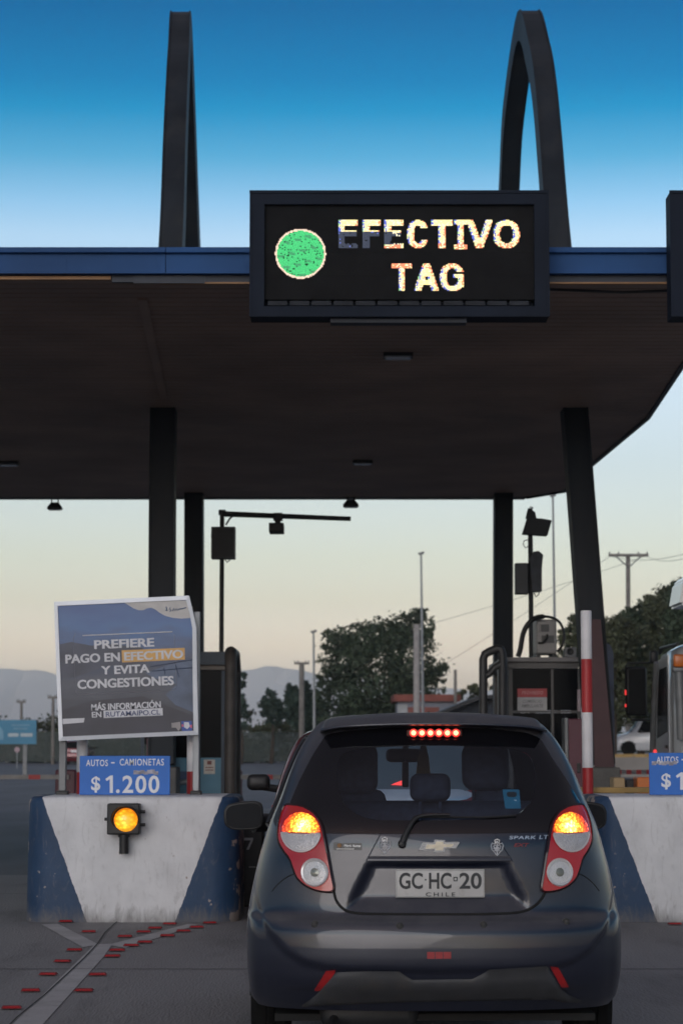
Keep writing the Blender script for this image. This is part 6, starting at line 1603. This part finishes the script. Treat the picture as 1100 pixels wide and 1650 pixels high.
b = NB(); prism(b, [(lambda q: (q.x, q.z))(at(u, v, YP2)) for u, v in ((856, 955), (871, 954), (871, 918), (873, 895), (866, 889), (858, 890), (852, 902))], YP2 - .14, YP2 + .03); obj('wrapped_unit', b, mat('wrapped_unit_grey', (0.05, 0.053, 0.06), .7, 0, .35, 9), cp2, world=True)
b = NB(); tube(b, [at(u, v, YP2 - .03) for u, v in ((851, 880), (846, 883), (842, 877), (844, 871), (850, 870))], .007, 6); tube(b, [at(u, v, YP2 - .03) for u, v in ((860, 956), (863, 962), (867, 958), (869, 952))], .008, 6); obj('cable', b, SL, cp2, True, world=True)
# ---- barrier arms
def boom(name, Y, v, u_list, cols, label, post_u):
    a = at(post_u, v, Y); B_ = thing('barrier_arm', label, 'barrier arm', (a.x, Y, 0), 'striped barrier arms')
    b = NB(); bx(b, a.x - .17, a.x + .17, Y, Y + .3, 0, a.z + .12, .03); obj('cabinet', b, MAT['yellow'] if False else MAT['maroon'], B_, world=True)
    for k, (u0, u1) in enumerate(zip(u_list, u_list[1:])):
        q0, q1 = at(u0, v, Y), at(u1, v, Y); b = NB(); bx(b, q0.x + .002, q1.x - .002, Y - .05, Y - .01, q0.z - .036, q0.z + .036); obj('white_stripe' if cols[k] == 'w' else 'red_stripe', b, mat('arm_white', (0.24, 0.23, 0.225), .5) if cols[k] == 'w' else MAT['sign_red'], B_, world=True)
boom('b', 36.0, 1252, (382, 409, 440, 470, 500), 'wrwr', 'red and white barrier arm across the lane beyond the maroon car', 372)
boom('b', 37.0, 1252, (-120, 47, 66, 112), 'wrw', 'barrier arm across the far left lane under the billboard', 106)
boom('b', 36.5, 1244, (990, 1000, 1008, 1016, 1024, 1032, 1040, 1100), 'rwrwrwrw', 'striped barrier arm across the truck lane behind the right price sign', 1150)
# ---- lane number cabinet at the island side
YN7 = 19.4
q0, q1 = at(378, 1460, YN7), at(424, 1330, YN7)
ln = thing('lane_cabinet', 'black lane cabinet marked 7 between the barrier and the hatchback', 'cabinet', ((q0.x + q1.x) / 2, YN7, 0))
b = NB(); bx(b, q0.x, q1.x, YN7, YN7 + .5, 0, q1.z, .015); obj('body', b, mat('lane_cabinet_black', (0.016, 0.016, 0.018), .6, 0, .3, 8), ln, world=True)
b = NB(); prism(b, [(lambda q: (q.x, q.z))(at(u, v, YN7)) for u, v in ((389, 1350), (408, 1350), (408, 1353), (401, 1369), (397, 1369), (404, 1354), (389, 1354))], YN7 - .004, YN7 + .001); obj('lettering', b, mat('lane_number_grey', (0.32, 0.32, 0.33), .6), ln, world=True)
b = NB(); ubox(b, 401, 412, 1396, 1398, YN7 - .004, .006); obj('edge_label', b, mat('edge_label', (0.2, 0.2, 0.2), .6), ln, world=True)
# ---- odds and ends on the right island
b = NB(); q0, q1 = at(925, 1274, 19.15), at(1200, 1268, 19.15); bx(b, q0.x, q1.x, 19.1, 19.3, NTOP, NTOP + .045, .006); single('ochre_beam', b, MAT['yellow'], 'ochre painted beam lying along the top of the right barrier', 'beam')
def block(u0, u1, v0, v1, Y, m, label, cat='block'):
    b = NB(); q0, q1 = at(u0, v1, Y), at(u1, v0, Y); bx(b, q0.x, q1.x, Y, Y + .35, .17, q1.z, .015); return single('lane_block', b, m, label, cat, 'blocks on the right island')
block(1026, 1050, 1252, 1270, 24.0, MAT['orange'], 'orange block on the right island beside the blue price sign')
block(1007, 1025.5, 1256, 1272, 24.3, MAT['black_metal'], 'black block between the orange and the beige block')
block(988, 1006, 1253, 1272, 24.0, mat('beige_block', (0.40, 0.28, 0.15), .7), 'beige block on the right island next to the column foot')

# ================================================================== FAR SURROUNDINGS
# raised road on the right where the small white car stands
rz_ = at(1020, 1217.5, 100).z
b = NB(); hprism(b, [(8.5, 90), (60, 84), (60, 128), (8.5, 128)], 0, rz_ - .004)
struct('side_road', b, mat('pale_side_road', (0.26, 0.24, 0.22), .9, 0, .2, .5))
b = NB(); hprism(b, [(9.0, 90.2), (60, 84.3), (60, 84.55), (9.0, 90.45)], rz_, rz_ + .12)
single('painted_kerb', b, MAT['yellow'], 'yellow painted kerb in front of the small white car', 'kerb')
# ---- foliage
def leaf_mesh(name, blobs, n, size, seed, m, parent=None, world_loc=None):
    """crown of many small leaf faces: clumps spread through and over the blobs (cx, cy, cz, rx, ry, rz)"""
    rg = np.random.default_rng(seed); vol = np.array([b[3] * b[4] * b[5] for b in blobs]) ** .72; vol /= vol.sum()
    nc = max(8, n // 26); V = []; 
    cl = []
    for k in rg.choice(len(blobs), nc, p=vol):
        c = blobs[k]; d = rg.normal(size=3); d /= np.linalg.norm(d); r = rg.uniform(.35, 1.0) ** .5 * rg.uniform(.93, 1.08)
        cl.append((np.array(c[:3]) + d * np.array(c[3:]) * r, min(c[3:]) * rg.uniform(.10, .24)))
    idx = rg.integers(0, nc, n); cen = np.array([cl[i][0] for i in idx]); spread = np.array([cl[i][1] for i in idx])
    pos = cen + rg.normal(size=(n, 3)) * spread[:, None] * np.array([1, 1, .75])
    a = rg.normal(size=(n, 3)); a /= np.linalg.norm(a, axis=1)[:, None]; t = rg.normal(size=(n, 3)); b = np.cross(a, t); b /= np.linalg.norm(b, axis=1)[:, None]
    s = size * rg.uniform(.55, 1.25, n)[:, None]
    q = np.stack([pos - a * s * .5, pos + b * s * .28, pos + a * s * .5, pos - b * s * .28], 1).reshape(-1, 3)
    if world_loc is not None: q = q - np.array(world_loc)
    me = bpy.data.meshes.new(name); me.from_pydata(q.tolist(), [], [(4 * i, 4 * i + 1, 4 * i + 2, 4 * i + 3) for i in range(n)]); me.materials.append(m); me.update()
    o = bpy.data.objects.new(name, me); COL.objects.link(o)
    if parent is not None: o.parent = parent
    return o
LEAF = [mat('leaf_dark_green', (0.040, 0.060, 0.032), .7, 0, .55, .9), mat('leaf_olive', (0.062, 0.070, 0.034), .7, 0, .5, .8), mat('leaf_blue_green', (0.034, 0.058, 0.044), .7, 0, .5, .9)]
def tree(name, label, u, Y, blobs, n, size, m, cat='tree', group=None, ground=0.0, seed=1, limbs=True):
    """blobs as (u, v, ru, rv) read off the photograph; real metres at distance Y, with depth"""
    base = at(u, 1190, Y); T = thing(name, label, cat, (base.x, Y, ground), group); k = Y / F; rs = random.Random(seed)
    B = []
    for (bu, bv, ru, rv) in blobs:
        p = at(bu, bv, Y); B.append((p.x, Y + rs.uniform(-.4, .4) * ru * k, p.z, ru * k, ru * k * .9, rv * k))
    leaf_mesh('crown', B, n, size, seed, m, T, T.location)
    b = NB(); top = max(B, key=lambda q: q[3] * q[5])
    r0 = max(.10, .02 * (top[2] - ground) + .08)
    tube(b, [(base.x, Y, ground), (base.x + .1, Y, ground + (top[2] - ground) * .4), (top[0], top[1], top[2])], [r0, r0 * .75, r0 * .3], 8)
    if limbs:
        for q in B: 
            zb = ground + (top[2] - ground) * rs.uniform(.35, .6)
            tube(b, [(base.x + .1, Y, zb), ((base.x + q[0]) / 2, (Y + q[1]) / 2, (zb + q[2]) / 2 + .2), (q[0], q[1], q[2] + q[5] * .4)], [r0 * .4, r0 * .25, r0 * .08], 6)
    obj('trunk', b, MAT['trunk'], T, True, world=True)
    return T
tree('broadleaf_tree', 'large dark broadleaf tree rising behind the hatchback roof', 612, 128, [(610, 1095, 78, 78), (655, 1060, 48, 62), (560, 1060, 42, 40), (664, 1012, 36, 28), (625, 1018, 34, 26), (540, 1035, 28, 22), (700, 1080, 22, 22), (560, 1120, 48, 50), (655, 1130, 52, 40), (590, 1030, 36, 28), (610, 1160, 100, 34), (672, 995, 18, 14), (527, 1085, 20, 30), (697, 1110, 22, 20)], 27000, .25, LEAF[0], seed=3)
G5 = 'trees behind the truck'
tree('roadside_tree', 'lower dark tree just right of the leaning column', 985, 96, [(985, 1060, 34, 60), (1000, 1030, 26, 40), (975, 1020, 22, 30), (990, 1120, 40, 50)], 8500, .21, LEAF[1], 'tree', G5, seed=5)
tree('roadside_tree', 'dark tree behind the utility pole with crossarm', 1030, 100, [(1030, 1050, 36, 70), (1020, 1010, 24, 36), (1045, 1000, 24, 34), (1035, 1110, 40, 60)], 10000, .215, LEAF[0], 'tree', G5, seed=6)
tree('roadside_tree', 'tallest dark tree above the truck mirror', 1068, 98, [(1068, 1010, 34, 60), (1058, 975, 22, 26), (1080, 970, 22, 26), (1070, 1090, 40, 70)], 10000, .215, LEAF[1], 'tree', G5, seed=7)
tree('roadside_tree', 'dark tree at the right photo edge behind the truck roof', 1108, 94, [(1105, 1010, 36, 66), (1098, 960, 24, 26), (1120, 960, 30, 30), (1110, 1090, 44, 70)], 10000, .215, LEAF[0], 'tree', G5, seed=8)
tree('roadside_tree', 'dark foliage showing left of the leaning column above the booth roof', 922, 102, [(922, 1040, 20, 40), (910, 1030, 10, 24), (935, 1015, 18, 30), (925, 1090, 30, 50)], 4200, .25, LEAF[1], 'tree', G5, seed=15)
tree('slender_tree', 'narrow dark tree against the left booth guard', 388, 140, [(388, 1122, 10, 30), (386, 1150, 15, 26), (391, 1096, 6, 16)], 1700, .30, LEAF[2], seed=9, limbs=False)
tree('small_round_tree', 'small round tree standing alone before the mountains', 437, 145, [(437, 1132, 16, 16), (433, 1122, 10, 11), (440, 1150, 20, 18), (446, 1128, 8, 10)], 2200, .30, LEAF[2], seed=10, limbs=False)
tree('bushy_tree', 'bushy dark tree beside the crossarm pole left of the hatchback', 475, 140, [(474, 1140, 14, 34), (467, 1122, 8, 18), (494, 1140, 18, 34), (492, 1112, 9, 16), (507, 1152, 22, 30)], 11700, .30, LEAF[2], seed=11, limbs=False)
tree('small_shrub', 'low green shrub above the dark shed roof', 760, 122, [(752, 1112, 10, 7), (772, 1110, 14, 8), (790, 1108, 12, 9), (762, 1120, 30, 10)], 900, .32, LEAF[1], 'shrub', seed=12, limbs=False)
# far hedge and scrub that reads as one mass
rg = random.Random(8); HB = []
for i in range(90):
    x = -34 + i * .78; HB.append((x, 152 + rg.uniform(-2, 2), rg.uniform(1.0, 2.0), rg.uniform(.9, 1.7), 1.2, rg.uniform(1.2, 1.7)))
h = leaf_mesh('far_hedge', HB, 42000, .36, 21, LEAF[1]); tag(h, 'olive scrub and hedge along the far verge', 'hedge', kind='stuff')
HB = []
for i in range(40): HB.append((-34 + i * .50 + rg.uniform(-.2, .2), 175 + rg.uniform(-2, 2), rg.uniform(.8, 2.0) + max(0, (i - 0) * 0), rg.uniform(1, 1.8), 1.2, rg.uniform(.9, 1.5)))
h = leaf_mesh('far_brown_scrub', HB, 6000, .42, 22, mat('leaf_dry_brown', (0.080, 0.065, 0.040), .8, 0, .4, .8)); tag(h, 'dry brown scrub behind the billboard', 'scrub', kind='stuff')
# mesh fence
fe = thing('mesh_fence', 'dark green wire fence along the far verge left of the hatchback', 'fence', (at(440, 1200, 148).x, 148, 0))
b = NB()
for i in range(28): x = -34 + i * 2.5; bx(b, x - .04, x + .04, 147.96, 148.04, 0, 2.1)
obj('post', b, MAT['grey_metal'], fe, world=True)['kind'] = 'stuff'
FM = bpy.data.materials.new('wire_mesh'); FM.use_nodes = True; n = FM.node_tree.nodes; l = FM.node_tree.links; n['Principled BSDF'].inputs['Base Color'].default_value = (0.025, 0.045, 0.04, 1)
tr = n.new('ShaderNodeBsdfTransparent'); mx = n.new('ShaderNodeMixShader'); mx.inputs[0].default_value = .55; l.new(tr.outputs[0], mx.inputs[1]); l.new(n['Principled BSDF'].outputs[0], mx.inputs[2]); l.new(mx.outputs[0], n['Material Output'].inputs[0])
b = NB(); bx(b, -34, 34, 147.93, 147.95, .1, 2.0); obj('wire_panel', b, FM, fe, world=True)
# ---- poles
def lamp_pole(u, v0, Y, r, label, u_top=None, head=True, m=None):
    a = at(u, 1190, Y); c = at(u_top or u, v0, Y); T = thing('lamp_post', label, 'lamp post', (a.x, Y, 0), 'tall lamp posts')
    b = NB(); tube(b, [(a.x, Y, 0), (c.x, Y, c.z)], [r, r * .55], 10); obj('pole', b, m or MAT['galv'], T, True, world=True)
    if head:
        k = Y / F; b = NB(); box(b, c + Vector((k * 1.2, 0, k * 1.5)), (k * 8, k * 5, k * 4), Matrix.Rotation(R(-25), 3, 'Y').to_euler(), k * .8); box(b, c + Vector((-k * 2.2, 0, k * .6)), (k * 5, k * 4, k * 3.5), Matrix.Rotation(R(30), 3, 'Y').to_euler(), k * .6); obj('lamp_head', b, MAT['grey_metal'], T, world=True)
    return T
lamp_pole(682, 893, 108, .085, 'tall lamp post in front of the large tree', 678)
lamp_pole(507, 1019, 125, .10, 'lamp post left of the large tree', 505)
lamp_pole(896, 800, 62, .05, 'thin tall lamp post beside the canopy rear corner', 890)
def util_pole(u, v0, Y, r, label, arm=None, brace=False, m=None):
    a = at(u, 1190, Y); c = at(u, v0, Y); T = thing('utility_pole', label, 'utility pole', (a.x, Y, 0), 'utility poles'); k = Y / F
    b = NB(); tube(b, [(a.x, Y, 0), (c.x, Y, c.z)], [r * 1.15, r], 10); obj('pole', b, m or MAT['wood_pole'], T, True, world=True)
    if arm:
        va, hw_ = arm; q = at(u, va, Y); b = NB(); bx(b, q.x - hw_ * k, q.x + hw_ * k, Y - r - .09, Y - r + .03, q.z - .07, q.z + .07); ar = obj('crossarm', b, MAT['wood_pole'], T, world=True)
        if brace:
            b = NB()
            for s in (-1, 1): tube(b, [(q.x + s * hw_ * k * .62, Y - r - .05, q.z - .06), (q.x, Y - r - .03, q.z - 20 * k)], .035, 6)
            obj('brace', b, MAT['grey_metal'], ar, world=True)
        for f_ in (-.95, -.5, .5, .95): b = NB(); lathe(b, [(.02, 0), (.04, .03), (.03, .06), (.035, .09), (.01, .11)], (q.x + f_ * hw_ * k, Y - r - .03, q.z + .07), 'z', 8); obj('insulator', b, MAT['grey_metal'], ar, True, world=True)
    return T
util_pole(1011, 893, 112, .11, 'utility pole with braced crossarm above the trees by the truck', (895, 32), True)
util_pole(486, 1067, 138, .16, 'pale utility pole with crossarm left of the hatchback roof', (1069, 12))
util_pole(671, 1006, 106, .15, 'pale concrete pole without crossarm before the large tree', m=mat('concrete_pole', (0.34, 0.32, 0.31), .8))
util_pole(35, 1131, 150, .09, 'utility pole behind the billboard', (1131, 7))
util_pole(86, 1124, 140, .09, 'utility pole beside the left edge of the poster', (1124, 8))
util_pole(733, 1079, 118, .08, 'thin bare pole over the dark shed roof')
def wire(pts, label, r=.010):
    P = []
    for a, c in zip(pts, pts[1:]):
        n_ = 24
        for i in range(n_): t = i / n_; q = a.lerp(c, t); q.z -= (a - c).length * .008 * 4 * t * (1 - t); P.append(q)
    P.append(pts[-1]); b = NB(); tube(b, P, r, 5); return single('overhead_wire', b, MAT['black_metal'], label, 'wire', 'overhead wires')
wire([at(690, 1086, 118), at(982, 896, 111.8), at(1130, 884, 76)], 'overhead wire from the left end of the crossarm by the trees')
wire([at(690, 1006, 118), at(1040, 896, 111.8), at(1130, 888, 76)], 'overhead wire from the right end of the crossarm by the trees')
# ---- house with red roof and dark shed
YH = 119; hs = thing('house', 'low house with rust red roof behind the hatchback', 'house', (at(690, 1190, YH).x, YH, 0))
b = NB(); q0, q1 = at(641, 1190, YH), at(735, 1130, YH); bx(b, q0.x, q1.x, YH, YH + 6, 0, q1.z); obj('wall', b, mat('house_wall', (0.20, 0.21, 0.25), .8, 0, .15, 1), hs, world=True)
b = NB(); ubox(b, 634, 742, 1119, 1130, YH - .4, 6.8); obj('roof', b, mat('rust_roof', (0.20, 0.060, 0.045), .8, 0, .25, 1.5), hs, world=True)
b = NB(); ubox(b, 657, 707, 1139.5, 1160, YH - .05, .04); obj('red_band', b, mat('rust_band', (0.22, 0.075, 0.06), .8), hs, world=True)
b = NB(); ubox(b, 640, 656, 1135, 1150, YH - .05, .04); obj('garage_door', b, mat('pale_door', (0.36, 0.37, 0.38), .7), hs, world=True)
YS = 58; sh_ = thing('shed', 'dark shed with low sloping roof left of the pipe guard', 'shed', (at(760, 1190, YS).x, YS, 0))
q = [at(700, 1150, YS), at(770, 1121, YS), at(840, 1118, YS), at(840, 1124, YS), at(772, 1127, YS), at(702, 1155, YS)]
b = NB(); prism(b, [(p.x, p.z) for p in q], YS - .5, YS + 6); obj('roof', b, mat('dark_sheet_roof', (0.028, 0.027, 0.030), .6, 0, .3, 2), sh_, world=True)
b = NB(); q0, q1 = at(716, 1190, YS), at(838, 1150, YS); prism(b, [(q0.x, 0), (q1.x, 0), (q1.x, at(838, 1126, YS).z), (at(772, 1128, YS).x, at(772, 1128, YS).z), (q0.x, at(716, 1150, YS).z)], YS, YS + 5.6); obj('wall', b, MAT['navy'], sh_, world=True)
# ---- billboard far left
YBB = 92; bb = thing('billboard', 'blue roadside billboard at the left photo edge', 'billboard', (at(20, 1190, YBB).x, YBB, 0))
b = NB(); ubox(b, -26, 59, 1160, 1199, YBB, .15); pn = obj('panel', b, mat('billboard_blue', (0.035, 0.20, 0.33), .5, 0, .1, 1), bb, world=True)
b = NB(); 
for uu in (-10, 40): a = at(uu, 1199, YBB); b = NB(); bx(b, a.x - .08, a.x + .08, YBB + .16, YBB + .32, 0, a.z + .3); obj('post', b, MAT['grey_metal'], bb, world=True)
BW = mat('billboard_white', (0.42, 0.48, 0.50), .6)
b = NB(); ubox(b, 19, 49, 1167, 1170, YBB - .012, .010); ubox(b, 22, 45, 1172.5, 1175.5, YBB - .012, .010); obj('white_line', b, mat('billboard_pale', (0.12, 0.28, 0.40), .6), pn, world=True)
for u0, u1 in ((13.5, 30.5), (33.5, 53)): b = NB(); ubox(b, u0, u1, 1181.5, 1187, YBB - .014, .012, .004); obj('white_pill', b, BW, pn, world=True)
b = NB(); prism(b, [(lambda q: (q.x, q.z))(at(u, v, YBB)) for u, v in ((-14, 1192), (6, 1192), (6, 1178), (-2, 1168), (-14, 1178))], YBB - .012, YBB - .002); obj('pale_symbol', b, mat('billboard_symbol', (0.16, 0.33, 0.45), .6), pn, world=True)
ts = thing('round_sign', 'small pale round sign below the billboard', 'sign', (at(28, 1208, 118).x, 118, 0))
c = at(28, 1208, 118); b = NB(); lathe(b, [(0.0, 0), (.13, 0), (.14, .01), (.14, .03)], c, 'y', 20); obj('disc', b, mat('round_sign_pink', (0.42, 0.30, 0.33), .6), ts, True, world=True)
b = NB(); tube(b, [(c.x, 118.05, 0), (c.x, 118.05, c.z)], .03, 8); obj('post', b, MAT['galv'], ts, world=True)

# ================================================================== HAZE
HZ = bpy.data.materials.new('evening_haze'); HZ.use_nodes = True
n = HZ.node_tree.nodes; l = HZ.node_tree.links; n.remove(n['Principled BSDF'])
v_ = n.new('ShaderNodeVolumePrincipled'); v_.inputs['Color'].default_value = (1.0, 1.0, 1.0, 1); v_.inputs['Density'].default_value = 0.00022; v_.inputs['Anisotropy'].default_value = 0.9
l.new(v_.outputs[0], n['Material Output'].inputs['Volume'])
b = NB(); bx(b, -5050, 5050, -5050, 5450, -1.0, 152)
hz = obj('haze', b, HZ); tag(hz, 'thin evening haze over the plain', 'haze', kind='stuff')
